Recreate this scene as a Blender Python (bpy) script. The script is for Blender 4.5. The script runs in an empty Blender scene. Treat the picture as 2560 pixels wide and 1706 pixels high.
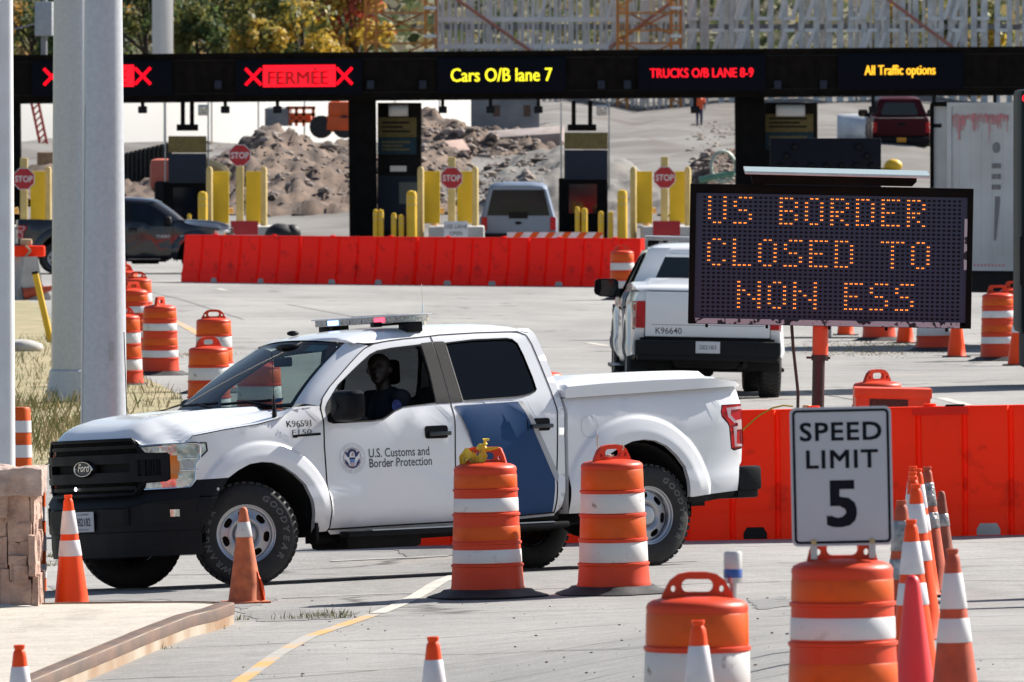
import bpy, bmesh, math, random
from mathutils import Vector, Matrix
from mathutils.geometry import delaunay_2d_cdt
random.seed(7)
R = math.radians
SC = bpy.context.scene
COL = SC.collection

# ---------------------------------------------------------------- camera
F = 28444.0; CH = 3.54; HOR = 315.0; K = 2560 / 2353.0
PIT = math.atan((853 - HOR) / F)
cam_d = bpy.data.cameras.new('camera'); cam = bpy.data.objects.new('camera', cam_d); COL.objects.link(cam)
cam_d.sensor_width = 36; cam_d.lens = 36 * F / 2560
cam.location = (0, 0, CH); cam.rotation_euler = (math.pi / 2 - PIT, 0, 0)
cam_d.clip_start = 1; cam_d.clip_end = 6000
cam_d.dof.use_dof = True; cam_d.dof.focus_distance = 89.5; cam_d.dof.aperture_fstop = 17
SC.camera = cam
# ---------------------------------------------------------------- sky, sun, exposure
SUN_AZ = R(54); SUN_EL = R(37)          # azimuth measured from +Y (away) towards +X (right)
W = bpy.data.worlds.new('World'); SC.world = W; W.use_nodes = True
nt = W.node_tree; bg = nt.nodes['Background']
sky = nt.nodes.new('ShaderNodeTexSky'); sky.sky_type = 'NISHITA'; sky.sun_disc = False
sky.sun_elevation = SUN_EL; sky.sun_rotation = SUN_AZ; sky.altitude = 100; sky.dust_density = 1.2
nt.links.new(sky.outputs[0], bg.inputs[0]); bg.inputs[1].default_value = 0.060
sd = bpy.data.lights.new('sun', 'SUN'); sd.energy = 5.0; sd.angle = R(0.5); sd.color = (1, 0.95, 0.87)
so = bpy.data.objects.new('sun', sd); COL.objects.link(so)
sdir = Vector((math.sin(SUN_AZ) * math.cos(SUN_EL), math.cos(SUN_AZ) * math.cos(SUN_EL), math.sin(SUN_EL)))
so.rotation_euler = sdir.to_track_quat('Z', 'Y').to_euler(); so.location = (40, 60, 60)
SC.view_settings.view_transform = 'Standard'; SC.view_settings.look = 'None'
SC.view_settings.exposure = 0.98; SC.view_settings.gamma = 1.0
SC.cycles.max_bounces = 8; SC.cycles.transparent_max_bounces = 12; SC.cycles.use_denoising = True

# ---------------------------------------------------------------- helpers
def mat(name, col, rough=.6, metal=0., var=.08, scale=6., bump=0., coat=0., emit=None, estr=1., spec=.5, col2=None, trans=0., obj=True, bscale=None, detail=4, lo=.35, hi=.65):
    m = bpy.data.materials.new(name); m.use_nodes = True
    t = m.node_tree; b = t.nodes['Principled BSDF']
    b.inputs['Roughness'].default_value = rough; b.inputs['Metallic'].default_value = metal
    b.inputs['Specular IOR Level'].default_value = spec; b.inputs['Coat Weight'].default_value = coat
    b.inputs['Transmission Weight'].default_value = trans
    tc = t.nodes.new('ShaderNodeTexCoord')
    c1 = tuple(col) + (1,); c2 = tuple(col2) + (1,) if col2 else tuple(max(0, c * (1 - 2 * var)) for c in col) + (1,)
    nz = t.nodes.new('ShaderNodeTexNoise'); nz.inputs['Scale'].default_value = scale; nz.inputs['Detail'].default_value = detail
    t.links.new(tc.outputs['Object'], nz.inputs['Vector'])
    rp = t.nodes.new('ShaderNodeValToRGB'); rp.color_ramp.elements[0].color = c2; rp.color_ramp.elements[1].color = c1
    rp.color_ramp.elements[0].position = lo; rp.color_ramp.elements[1].position = hi
    t.links.new(nz.outputs[0], rp.inputs[0]); t.links.new(rp.outputs[0], b.inputs['Base Color'])
    m['ramp'] = rp.name
    if bump:
        n2 = t.nodes.new('ShaderNodeTexNoise'); n2.inputs['Scale'].default_value = bscale or scale * 6; n2.inputs['Detail'].default_value = 5
        t.links.new(tc.outputs['Object'], n2.inputs['Vector'])
        bp = t.nodes.new('ShaderNodeBump'); bp.inputs['Strength'].default_value = bump; bp.inputs['Distance'].default_value = .02
        t.links.new(n2.outputs[0], bp.inputs['Height']); t.links.new(bp.outputs[0], b.inputs['Normal'])
    if emit:
        b.inputs['Emission Color'].default_value = tuple(emit) + (1,); b.inputs['Emission Strength'].default_value = estr
    return m

class MB:
    """collects verts and faces of one mesh"""
    def __init__(s): s.v = []; s.f = []; s.mi = []
    def add(s, vs, fs, mi=0, M=None):
        o = len(s.v)
        s.v += [tuple(M @ Vector(p)) if M else tuple(p) for p in vs]
        s.f += [tuple(o + i for i in f) for f in fs]; s.mi += [mi] * len(fs); return s
    def box(s, x0, x1, y0, y1, z0, z1, mi=0, M=None):
        v = [(x, y, z) for z in (z0, z1) for y in (y0, y1) for x in (x0, x1)]
        return s.add(v, [(0, 2, 3, 1), (4, 5, 7, 6), (0, 1, 5, 4), (2, 6, 7, 3), (0, 4, 6, 2), (1, 3, 7, 5)], mi, M)
    def bbox(s, x0, x1, y0, y1, z0, z1, r=.01, mi=0, M=None):
        """box with chamfered edges"""
        bm = bmesh.new(); bmesh.ops.create_cube(bm, size=1)
        for v in bm.verts: v.co = Vector(((x0 + x1) / 2 + v.co.x * (x1 - x0), (y0 + y1) / 2 + v.co.y * (y1 - y0), (z0 + z1) / 2 + v.co.z * (z1 - z0)))
        bmesh.ops.bevel(bm, geom=bm.edges[:], offset=r, segments=2, profile=.6, affect='EDGES')
        bm.verts.index_update(); s.add([v.co[:] for v in bm.verts], [[v.index for v in f.verts] for f in bm.faces], mi, M); bm.free(); return s
    def lathe(s, prof, n=24, mi=0, M=None, cap=True, a0=0., a1=2 * math.pi):
        """prof [(r,z)...] about z"""
        full = abs(a1 - a0 - 2 * math.pi) < 1e-6; m = n if full else n + 1
        v = []; f = []
        for r, z in prof:
            for i in range(m):
                a = a0 + (a1 - a0) * i / n; v.append((r * math.cos(a), r * math.sin(a), z))
        for j in range(len(prof) - 1):
            for i in range(n):
                k = (i + 1) % m; f.append((j * m + i, j * m + k, (j + 1) * m + k, (j + 1) * m + i))
        if cap and full:
            if prof[0][0] > 1e-5: f.append(tuple(range(m - 1, -1, -1)))
            if prof[-1][0] > 1e-5: f.append(tuple((len(prof) - 1) * m + i for i in range(m)))
        return s.add(v, f, mi, M)
    def tube(s, pts, r, n=8, mi=0, M=None, cap=True):
        pts = [Vector(p) for p in pts]; rr = r if isinstance(r, (list, tuple)) else [r] * len(pts)
        v = []; f = []; up = None
        for i, p in enumerate(pts):
            d = (pts[min(i + 1, len(pts) - 1)] - pts[max(i - 1, 0)]).normalized()
            if up is None: up = Vector((0, 0, 1)) if abs(d.z) < .9 else Vector((1, 0, 0))
            sx = d.cross(up).normalized(); up = sx.cross(d).normalized()
            for k in range(n):
                a = 2 * math.pi * k / n; v.append(p + (sx * math.cos(a) + up * math.sin(a)) * rr[i])
        for i in range(len(pts) - 1):
            for k in range(n):
                l = (k + 1) % n; f.append((i * n + k, i * n + l, (i + 1) * n + l, (i + 1) * n + k))
        if cap: f.append(tuple(range(n - 1, -1, -1))); f.append(tuple((len(pts) - 1) * n + k for k in range(n)))
        return s.add(v, f, mi, M)
    def prism(s, poly, y0, y1, mi=0, M=None, holes=()):
        """polygon in (x,z) extruded along y"""
        tv, tf = tri(poly, holes); n = len(tv)
        v = [(p[0], y0, p[1]) for p in tv] + [(p[0], y1, p[1]) for p in tv]
        f = [t for t in tf] + [tuple(n + i for i in reversed(t)) for t in tf]
        s.add(v, f, mi, M)
        for lp in [poly] + list(holes):
            m = len(lp); vv = [(p[0], y0, p[1]) for p in lp] + [(p[0], y1, p[1]) for p in lp]
            s.add(vv, [(i, (i + 1) % m, m + (i + 1) % m, m + i) for i in range(m)], mi, M)
        return s
    def grid(s, rows, mi=0, M=None, close=False):
        nr = len(rows); nc = len(rows[0]); v = [p for r in rows for p in r]; f = []
        for i in range(nr - 1):
            for j in range(nc - (0 if close else 1)):
                k = (j + 1) % nc; f.append((i * nc + j, i * nc + k, (i + 1) * nc + k, (i + 1) * nc + j))
        return s.add(v, f, mi, M)
    def ball(s, c, rad, mi=0, sub=2, M=None, jit=0):
        bm = bmesh.new(); bmesh.ops.create_icosphere(bm, subdivisions=sub, radius=1)
        vs = [(c[0] + v.co.x * rad[0] * (1 + random.uniform(-jit, jit)), c[1] + v.co.y * rad[1] * (1 + random.uniform(-jit, jit)), c[2] + v.co.z * rad[2] * (1 + random.uniform(-jit, jit))) for v in bm.verts]
        bm.verts.index_update(); s.add(vs, [[v.index for v in f.verts] for f in bm.faces], mi, M); bm.free(); return s
    def obj(s, name, mats, parent=None, smooth=None, flip=False, recalc=True):
        me = bpy.data.meshes.new(name)
        vs = [(-p[0], p[1], p[2]) for p in s.v] if flip else s.v
        me.from_pydata(vs, [], s.f)
        if not isinstance(mats, (list, tuple)): mats = [mats]
        for m in mats: me.materials.append(m)
        for p, i in zip(me.polygons, s.mi): p.material_index = i
        bm = bmesh.new(); bm.from_mesh(me); bmesh.ops.remove_doubles(bm, verts=bm.verts, dist=1e-5)
        if recalc: bmesh.ops.recalc_face_normals(bm, faces=bm.faces)
        bm.to_mesh(me); bm.free()
        if smooth is not None:
            me.shade_smooth() if hasattr(me, 'shade_smooth') else None
            for p in me.polygons: p.use_smooth = True
            if smooth < 180: me.set_sharp_from_angle(angle=R(smooth))
        o = bpy.data.objects.new(name, me); COL.objects.link(o)
        if parent: o.parent = parent
        return o

def inpoly(x, y, P):
    c = False; j = len(P) - 1
    for i in range(len(P)):
        a, b = P[i], P[j]
        if (a[1] > y) != (b[1] > y) and x < (b[0] - a[0]) * (y - a[1]) / (b[1] - a[1]) + a[0]: c = not c
        j = i
    return c
def dens(P, step, closed=True):
    out = []; n = len(P)
    for i in range(n if closed else n - 1):
        a = P[i]; b = P[(i + 1) % n]; d = math.dist(a, b); k = max(1, int(math.ceil(d / step)))
        out += [(a[0] + (b[0] - a[0]) * t / k, a[1] + (b[1] - a[1]) * t / k) for t in range(k)]
    if not closed: out.append(tuple(P[-1]))
    return out
def tri(poly, holes=(), inner=()):
    vs = []; es = []
    for lp in [poly] + list(holes):
        o = len(vs); n = len(lp); vs += [Vector((p[0], p[1])) for p in lp]; es += [(o + i, o + (i + 1) % n) for i in range(n)]
    vs += [Vector(p) for p in inner]
    r = delaunay_2d_cdt(vs, es, [], 0, 1e-6)
    V = [tuple(p) for p in r[0]]; T = []
    for t in r[2]:
        cx = sum(V[i][0] for i in t) / len(t); cy = sum(V[i][1] for i in t) / len(t)
        if inpoly(cx, cy, poly) and not any(inpoly(cx, cy, h) for h in holes): T.append(tuple(t))
    return V, T
def interp(x, xs, ys):
    if x <= xs[0]: return ys[0]
    for i in range(1, len(xs)):
        if x <= xs[i]: return ys[i - 1] + (ys[i] - ys[i - 1]) * (x - xs[i - 1]) / (xs[i] - xs[i - 1])
    return ys[-1]
def sstep(a, b, x):
    t = min(1, max(0, (x - a) / (b - a))); return t * t * (3 - 2 * t)
def rrect(x0, x1, z0, z1, r, n=4):
    P = []
    for cx, cz, a in ((x1 - r, z1 - r, 0), (x0 + r, z1 - r, 90), (x0 + r, z0 + r, 180), (x1 - r, z0 + r, 270)):
        P += [(cx + r * math.cos(R(a + 90 * i / n)), cz + r * math.sin(R(a + 90 * i / n))) for i in range(n + 1)]
    return P
def ell(cx, cz, a, b, n=32): return [(cx + a * math.cos(2 * math.pi * i / n), cz + b * math.sin(2 * math.pi * i / n)) for i in range(n)]

def text2d(body, size=1., align='CENTER', outline=None, sx=1., space=1., bold=0., shear=0.):
    """triangulated glyphs in the plane: (verts2d, faces)"""
    c = bpy.data.curves.new('t', 'FONT'); c.body = body; c.size = size; c.align_x = align; c.space_character = space; c.shear = shear
    c.resolution_u = 3; c.offset = bold
    if outline: c.fill_mode = 'NONE'; c.bevel_depth = outline; c.bevel_resolution = 0
    o = bpy.data.objects.new('t', c); COL.objects.link(o)
    dg = bpy.context.evaluated_depsgraph_get(); me = o.evaluated_get(dg).to_mesh()
    V = [(v.co.x * sx, v.co.y) for v in me.vertices]; Fc = [tuple(p.vertices) for p in me.polygons]
    o.evaluated_get(dg).to_mesh_clear(); bpy.data.objects.remove(o); bpy.data.curves.remove(c)
    return V, Fc
def text_on(mb, body, size, fn, mi=0, **kw):
    V, Fc = text2d(body, size, **kw); mb.add([fn(x, y) for x, y in V], Fc, mi)

def thing(name, label, cat, loc=(0, 0, 0), rz=0., group=None):
    o = bpy.data.objects.new(name, None); COL.objects.link(o); o.empty_display_size = .2
    o.location = loc; o.rotation_euler = (0, 0, rz); o['label'] = label; o['category'] = cat
    if group: o['group'] = group
    return o
def tag(o, label, cat, group=None):
    o['label'] = label; o['category'] = cat
    if group: o['group'] = group
    return o
def struct(o, kind='structure'): o['kind'] = kind; return o
def dup(root, loc, rz=0., label=None, group=None, scale=None):
    r = root.copy(); COL.objects.link(r); r.location = loc; r.rotation_euler = (root.rotation_euler[0], root.rotation_euler[1], rz)
    if scale: r.scale = scale if isinstance(scale, tuple) else (scale,) * 3
    if label: r['label'] = label
    if group: r['group'] = group
    for ch in list(root.children):
        c = ch.copy(); COL.objects.link(c); c.parent = r
        for g in ch.children: d = g.copy(); COL.objects.link(d); d.parent = c
    return r

# ---------------------------------------------------------------- ground shape and picture-to-ground conversion
def hump(x, Y):                       # uneven paving under the near truck
    d = ((x + .95) ** 2 + (Y - 89.8) ** 2) ** .5
    w = math.exp(-(d / 3.6) ** 4)
    return w * (-.0016 + .0208 * (x + .98) - .0288 * (Y - 89.8))
def gz(x, Y):
    a = .0225 * (1 - sstep(110, 200, Y))
    z = a * max(-14, min(14, x)) + hump(x, Y)
    z += (1 - sstep(62, 86, Y)) * interp(x, [-3, -.4, .9, 1.6, 2.2], [-.08, .10, .40, .52, .55])
    z += interp(Y, [318, 374, 450, 560, 600, 660, 720, 900, 1300], [0, 2.75, 3.05, 3.45, 4.7, 5.4, 7.5, 23, 40])
    return z
def ray(u, v):
    px = u * K; py = v * K
    fw = Vector((0, math.cos(PIT), -math.sin(PIT))); up = Vector((0, math.sin(PIT), math.cos(PIT)))
    return Vector((1, 0, 0)) * ((px - 1280) / F) + fw + up * (-(py - 853) / F)
def at(u, v, Y):                      # world point seen at (u,v) at distance Y
    d = ray(u, v); d = d * (Y / d.y); return Vector((d.x, d.y, CH + d.z))
def gp(u, v, h=0.):                   # ground point (raised by h) seen at (u,v)
    d = ray(u, v); Y = 40.
    while Y < 1200:
        q = d * (Y / d.y)
        if CH + q.z <= gz(q.x, Y) + h: break
        Y += .25
    lo, hi = Y - .25, Y
    for _ in range(20):
        mid = (lo + hi) / 2; q = d * (mid / d.y)
        if CH + q.z <= gz(q.x, mid) + h: hi = mid
        else: lo = mid
    q = d * (hi / d.y); return Vector((q.x, hi, gz(q.x, hi) + h))
def on(u, Y):                         # ground point under column u at distance Y
    x = (u * K - 1280) / F * Y; return Vector((x, Y, gz(x, Y)))
# ---------------------------------------------------------------- materials
M_white = mat('white_paint', (.79, .80, .82), .22, var=.005, scale=3, coat=.6)
t_ = M_white.node_tree; b_ = t_.nodes['Principled BSDF']; tc_ = t_.nodes['Texture Coordinate']; sx_n = t_.nodes.new('ShaderNodeSeparateXYZ'); t_.links.new(tc_.outputs['Object'], sx_n.inputs[0])
mr_ = t_.nodes.new('ShaderNodeMapRange'); mr_.inputs[1].default_value = .37; mr_.inputs[2].default_value = .56; mr_.inputs[3].default_value = .75; mr_.inputs[4].default_value = 0.; t_.links.new(sx_n.outputs[2], mr_.inputs[0])
n_ = t_.nodes.new('ShaderNodeTexNoise'); n_.inputs['Scale'].default_value = 7; n_.inputs['Detail'].default_value = 8; t_.links.new(tc_.outputs['Object'], n_.inputs['Vector'])
mm_ = t_.nodes.new('ShaderNodeMath'); mm_.operation = 'MULTIPLY'; t_.links.new(mr_.outputs[0], mm_.inputs[0]); t_.links.new(n_.outputs[0], mm_.inputs[1])
mx_ = t_.nodes.new('ShaderNodeMix'); mx_.data_type = 'RGBA'; t_.links.new(mm_.outputs[0], mx_.inputs[0]); t_.links.new(t_.nodes[M_white['ramp']].outputs[0], mx_.inputs[6]); mx_.inputs[7].default_value = (.36, .29, .21, 1); t_.links.new(mx_.outputs[2], b_.inputs['Base Color'])
M_blue = mat('navy_blue_vinyl', (.009, .050, .150), .4, var=.03, spec=.3)
M_grey = mat('grey_vinyl', (.42, .43, .45), .4, var=.03)
M_plast = mat('black_plastic', (.009, .009, .011), .5, var=.1, scale=30, spec=.14)
M_plast2 = mat('dark_grey_plastic', (.012, .0125, .015), .55, var=.1, scale=40, bump=.1, spec=.16)
M_gap = mat('panel_gap_black', (.01, .01, .01), .9)
M_void = mat('dark_underbody', (.012, .012, .013), .9, var=.2)
M_chrome = mat('chrome', (.75, .76, .78), .12, 1., var=.02)
M_steel = mat('silver_steel', (.45, .46, .49), .35, .8, var=.03)
M_rubber = mat('tyre_rubber', (.022, .022, .023), .75, var=.15, scale=20, bump=.15)
M_letter = mat('tyre_lettering', (.42, .41, .38), .7)
M_amber = mat('amber_lens', (.75, .22, .02), .2, coat=.5)
M_lens = mat('clear_lens', (.62, .65, .68), .12, .9, scale=14, col2=(.22, .23, .25), coat=1., bump=.12, bscale=16, detail=2)
M_red = mat('red_lens', (.50, .006, .012), .2, var=.1, spec=.3)
M_wlens = mat('white_lens', (.50, .33, .36), .2, coat=.8)
M_ink = mat('dark_grey_lettering', (.05, .055, .065), .6)
M_navy = mat('seal_navy', (.02, .03, .12), .5)
M_plate = mat('licence_plate_white', (.62, .63, .66), .5, var=.03)
M_yplate = mat('licence_plate_orange', (.7, .28, .02), .5, var=.03)
M_seat = mat('dark_seat_cloth', (.02, .02, .022), .9, var=.2, scale=20)
M_skin = mat('dark_skin', (.018, .011, .008), .55)
M_uni = mat('navy_uniform', (.006, .007, .014), .85)
M_patch = mat('shoulder_patch', (.10, .13, .42), .6, var=.3, scale=40)
M_blk = mat('black_paint', (.012, .013, .018), .2, coat=.6)
M_maroon = mat('maroon_paint', (.060, .004, .010), .45, spec=.15)
M_ledoff = mat('lightbar_lens_grey', (.42, .44, .46), .15, .3, var=.3, scale=60, coat=.8)
M_ledb = mat('lit_blue_lamp', (.2, .3, .9), .2, emit=(.25, .4, 1.), estr=2.)
M_ledr = mat('lit_red_lamp', (.9, .1, .15), .2, emit=(1., .06, .12), estr=1.3)
M_glow = mat('lit_white_lamp', (.9, .9, .9), .2, emit=(.9, .9, 1.), estr=4.)
def glass(name, col, rough=.02, alpha=.25):
    m = bpy.data.materials.new(name); m.use_nodes = True; t = m.node_tree; t.nodes.remove(t.nodes['Principled BSDF'])
    out = t.nodes['Material Output']; mx = t.nodes.new('ShaderNodeMixShader'); tr = t.nodes.new('ShaderNodeBsdfTransparent'); gl = t.nodes.new('ShaderNodeBsdfGlossy')
    tr.inputs[0].default_value = tuple(col) + (1,); gl.inputs['Roughness'].default_value = rough
    fr = t.nodes.new('ShaderNodeFresnel'); fr.inputs[0].default_value = 1.5
    t.links.new(fr.outputs[0], mx.inputs[0]); t.links.new(tr.outputs[0], mx.inputs[1]); t.links.new(gl.outputs[0], mx.inputs[2]); t.links.new(mx.outputs[0], out.inputs[0])
    return m
M_wind = glass('windscreen_glass', (.62, .76, .75))
M_wind2 = glass('side_glass', (.5, .54, .54))
M_tint = mat('tinted_glass', (.004, .007, .014), .04, var=.3, scale=2, spec=.45)
M_tintg = glass('smoked_glass', (.06, .068, .08))

# ---------------------------------------------------------------- pickup truck (x back from front axle, y towards driver side, z up; flipped to x forward when built)
XFY = [-1.0, -.99, -.93, -.8, -.55, -.3, 0, .3, .55, .8, .93, .99, 1.0]
XFX = [-.40, -.46, -.625, -.745, -.86, -.90, -.91, -.90, -.86, -.745, -.625, -.46, -.40]
def xf(y): return interp(y, XFY, XFX)
def prof(z): return interp(z, [.36, .44, .52, .62, .66, .75, .95, 1.12, 1.235, 1.255, 1.33, 1.36, 1.83, 1.87, 1.90, 1.935], [.915, .945, .968, .982, .983, .974, .974, .972, .966, .960, .925, .915, .715, .695, .675, .62])
def plan(x): return interp(x, [-.80, -.745, -.68, -.625, -.55, -.46, -.35, -.2, 4.1, 4.4, 4.58, 4.66, 4.70], [.76, .81, .89, .935, .972, .990, 1., 1., 1., .992, .972, .945, .90])
FI = [(-.42, .42), (-.385, .60), (-.32, .72), (-.221, .84), (-.129, .896), (-.022, .94), (.084, .952), (.188, .944), (.29, .907), (.393, .841), (.481, .761), (.534, .646), (.566, .526), (.585, .43), (.592, .385)]
RI = [(3.07, .44), (3.09, .56), (3.13, .67), (3.20, .79), (3.30, .885), (3.375, .925), (3.458, .96), (3.54, .989), (3.658, 1.0), (3.759, .987), (3.865, .941), (3.956, .865), (4.033, .77), (4.057, .668), (4.066, .592), (4.075, .531)]
def flare(x, z, cx, cz, ri, ro):
    if z < .3: return 0.
    d = math.hypot(x - cx, z - cz); dx = abs(x - cx)
    t = (d - ri) / (ro - ri)
    if t > 1: return 0.
    k = interp(t, [.0, .34, .40, .86, .93, 1.0], [.040, .040, .040, .020, .008, 0])
    return k * sstep(.42, .60, z)
def sy_(x, z, off=0.):
    y = prof(z) * plan(x)
    y += max(flare(x, z, .11, .46, .475, .655), flare(x, z, 3.60, .50, .485, .70))
    return y + off
ZL = [.40, .44, .48, .52, .57, .62, .655,   .69, .72, .75, .79, .84, .9, .96, 1.02, 1.08, 1.14, 1.2, 1.235, 1.255, 1.29, 1.33, 1.36, 1.42, 1.5, 1.58, 1.66, 1.74, 1.8, 1.83, 1.85, 1.87, 1.885, 1.90, 1.92]
def side(mb, poly, sgn, off=0., holes=(), step=.035, mi=0, dx=.05):
    P = dens(poly, step); H = [dens(h, step) for h in holes]
    x0 = min(p[0] for p in P); x1 = max(p[0] for p in P); z0 = min(p[1] for p in P); z1 = max(p[1] for p in P)
    inn = []; x = x0 + .02
    def near(q): return any(abs(q[0] - p[0]) < .012 and abs(q[1] - p[1]) < .008 for L in [P] + H for p in L)
    AR = ((.11, .46, .475, .655), (3.60, .50, .485, .70))
    for cx, cz, ri, ro in AR:           # rings of points round each wheel arch
        if x1 < cx - ro or x0 > cx + ro: continue
        for t in (-.12, .02, .14, .26, .34, .40, .5, .6, .7, .8, .86, .93, 1.0, 1.06):
            rr = ri + (ro - ri) * t
            for i in range(80):
                a = math.pi * (i / 79 * 1.2 - .1); q = (cx + rr * math.cos(a), cz + rr * math.sin(a))
                if z0 < q[1] < z1 and inpoly(*q, P) and not any(inpoly(*q, h) for h in H) and not near(q): inn.append(q)
    def inring(x, z): return any(math.hypot(x - cx, z - cz) < ri + (ro - ri) * 1.1 for cx, cz, ri, ro in AR)
    while x < x1:
        for z in ZL:
            if z0 < z < z1 and not inring(x, z) and inpoly(x, z, P) and not any(inpoly(x, z, h) for h in H) and not near((x, z)): inn.append((x, z))
            x += .028 if ((x < .8) or (2.9 < x < 4.35)) else dx
    V, T = tri(P, H, inn)
    mb.add([(a, sgn * sy_(a, b, off), b) for a, b in V], T, mi)
def seamline(mb, pts, sgn, w=.0040, off=.0022):
    P = dens(pts, .03, False); rows = []
    for i, p in enumerate(P):
        a = P[max(0, i - 1)]; b = P[min(len(P) - 1, i + 1)]; d = (b[0] - a[0], b[1] - a[1]); l = math.hypot(*d) or 1; n = (-d[1] / l * w, d[0] / l * w)
        rows.append([(p[0] + s * n[0], sgn * sy_(p[0] + s * n[0], p[1] + s * n[1], off), p[1] + s * n[1]) for s in (-1, 1)])
    mb.grid(rows)

HOODS = [(-.552, 1.119), (-.494, 1.176), (-.2, 1.215), (.082, 1.243), (.273, 1.278), (.34, 1.30), (.40, 1.335), (.44, 1.365)]
DF = [(.730, .42), (.725, .55), (.708, .65), (.700, .72), (.690, 1.06), (.697, 1.228), (.706, 1.355), (.745, 1.43), (.84, 1.516), (1.079, 1.69), (1.18, 1.76), (1.253, 1.805), (1.348, 1.838), (1.45, 1.853), (1.626, 1.868), (1.89, 1.882)]
DFR = [(1.89, 1.882), (1.902, 1.712), (1.905, 1.335), (1.905, 1.185), (1.892, .952), (1.885, .70), (1.88, .42)]
DR = [(1.89, 1.882), (1.973, 1.889), (2.333, 1.896), (2.641, 1.894), (2.719, 1.889), (2.779, 1.865), (2.806, 1.79), (2.835, 1.618), (2.863, 1.416), (2.874, 1.281), (2.864, 1.19), (2.845, .90), (2.832, .749), (2.825, .552), (2.808, .455)]
CR = [(2.835, 1.915), (2.865, 1.874), (2.905, 1.677), (2.925, 1.50), (2.938, 1.38), (2.938, 1.26), (2.922, 1.091), (2.914, .746), (2.90, .587), (2.872, .494), (2.82, .448)]
FW = [(.735, 1.245), (.750, 1.345), (.777, 1.392), (.922, 1.532), (1.146, 1.675), (1.284, 1.757), (1.363, 1.785), (1.503, 1.803), (1.779, 1.822), (1.787, 1.72), (1.790, 1.594), (1.775, 1.352), (1.465, 1.330), (1.379, 1.303), (1.298, 1.262), (1.235, 1.237), (1.15, 1.228), (.90, 1.225), (.78, 1.225)]
RW = [(2.002, 1.826), (2.269, 1.845), (2.590, 1.846), (2.640, 1.836), (2.679, 1.80), (2.704, 1.708), (2.732, 1.53), (2.738, 1.43), (2.72, 1.412), (2.668, 1.392), (2.60, 1.378), (2.52, 1.370), (2.018, 1.356)]
BRAIL = [(2.962, 1.346), (3.35, 1.357), (3.746, 1.368), (4.2, 1.380), (4.60, 1.390)]
BREAR = [(4.627, 1.383), (4.648, 1.348), (4.652, 1.249), (4.640, 1.0), (4.634, .88), (4.622, .79), (4.594, .76), (4.575, .66), (4.562, .563)]
TL = [(4.456, 1.243), (4.56, 1.249), (4.660, 1.250), (4.655, 1.114), (4.642, .907), (4.56, .893), (4.527, .90), (4.517, 1.07), (4.505, 1.10), (4.447, 1.158), (4.44, 1.19)]
HL = [(-.552, 1.119), (-.441, 1.118), (-.386, 1.116), (-.381, 1.059), (-.499, .957), (-.509, .828), (-.527, .793), (-.552, .782)]

def hoodz(x, y):
    ay = abs(y); e = xf(y) + .02
    d = max(0, x - e); h = interp(d, [0, .02, .06, .11, .19, .33, .53, .88, 1.25, 1.5], [0, .025, .068, .10, .135, .17, .198, .217, .222, .222])
    zc = 1.165 + h - .012 * (1 - sstep(.25, .42, ay))
    zs = interp(x, [p[0] for p in HOODS], [p[1] for p in HOODS]) if x > -.552 else interp(x, [-.80, -.552], [1.117, 1.119])
    w = sstep(.50, .66, ay) * .42 + sstep(.66, .965, ay) * .58
    e0 = 1.165 - .048 * sstep(.615, .68, ay)
    return (zc - (1.165 - e0) * (1 - sstep(0, .25, d))) * (1 - w) + zs * w if d > 0 else e0

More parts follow.
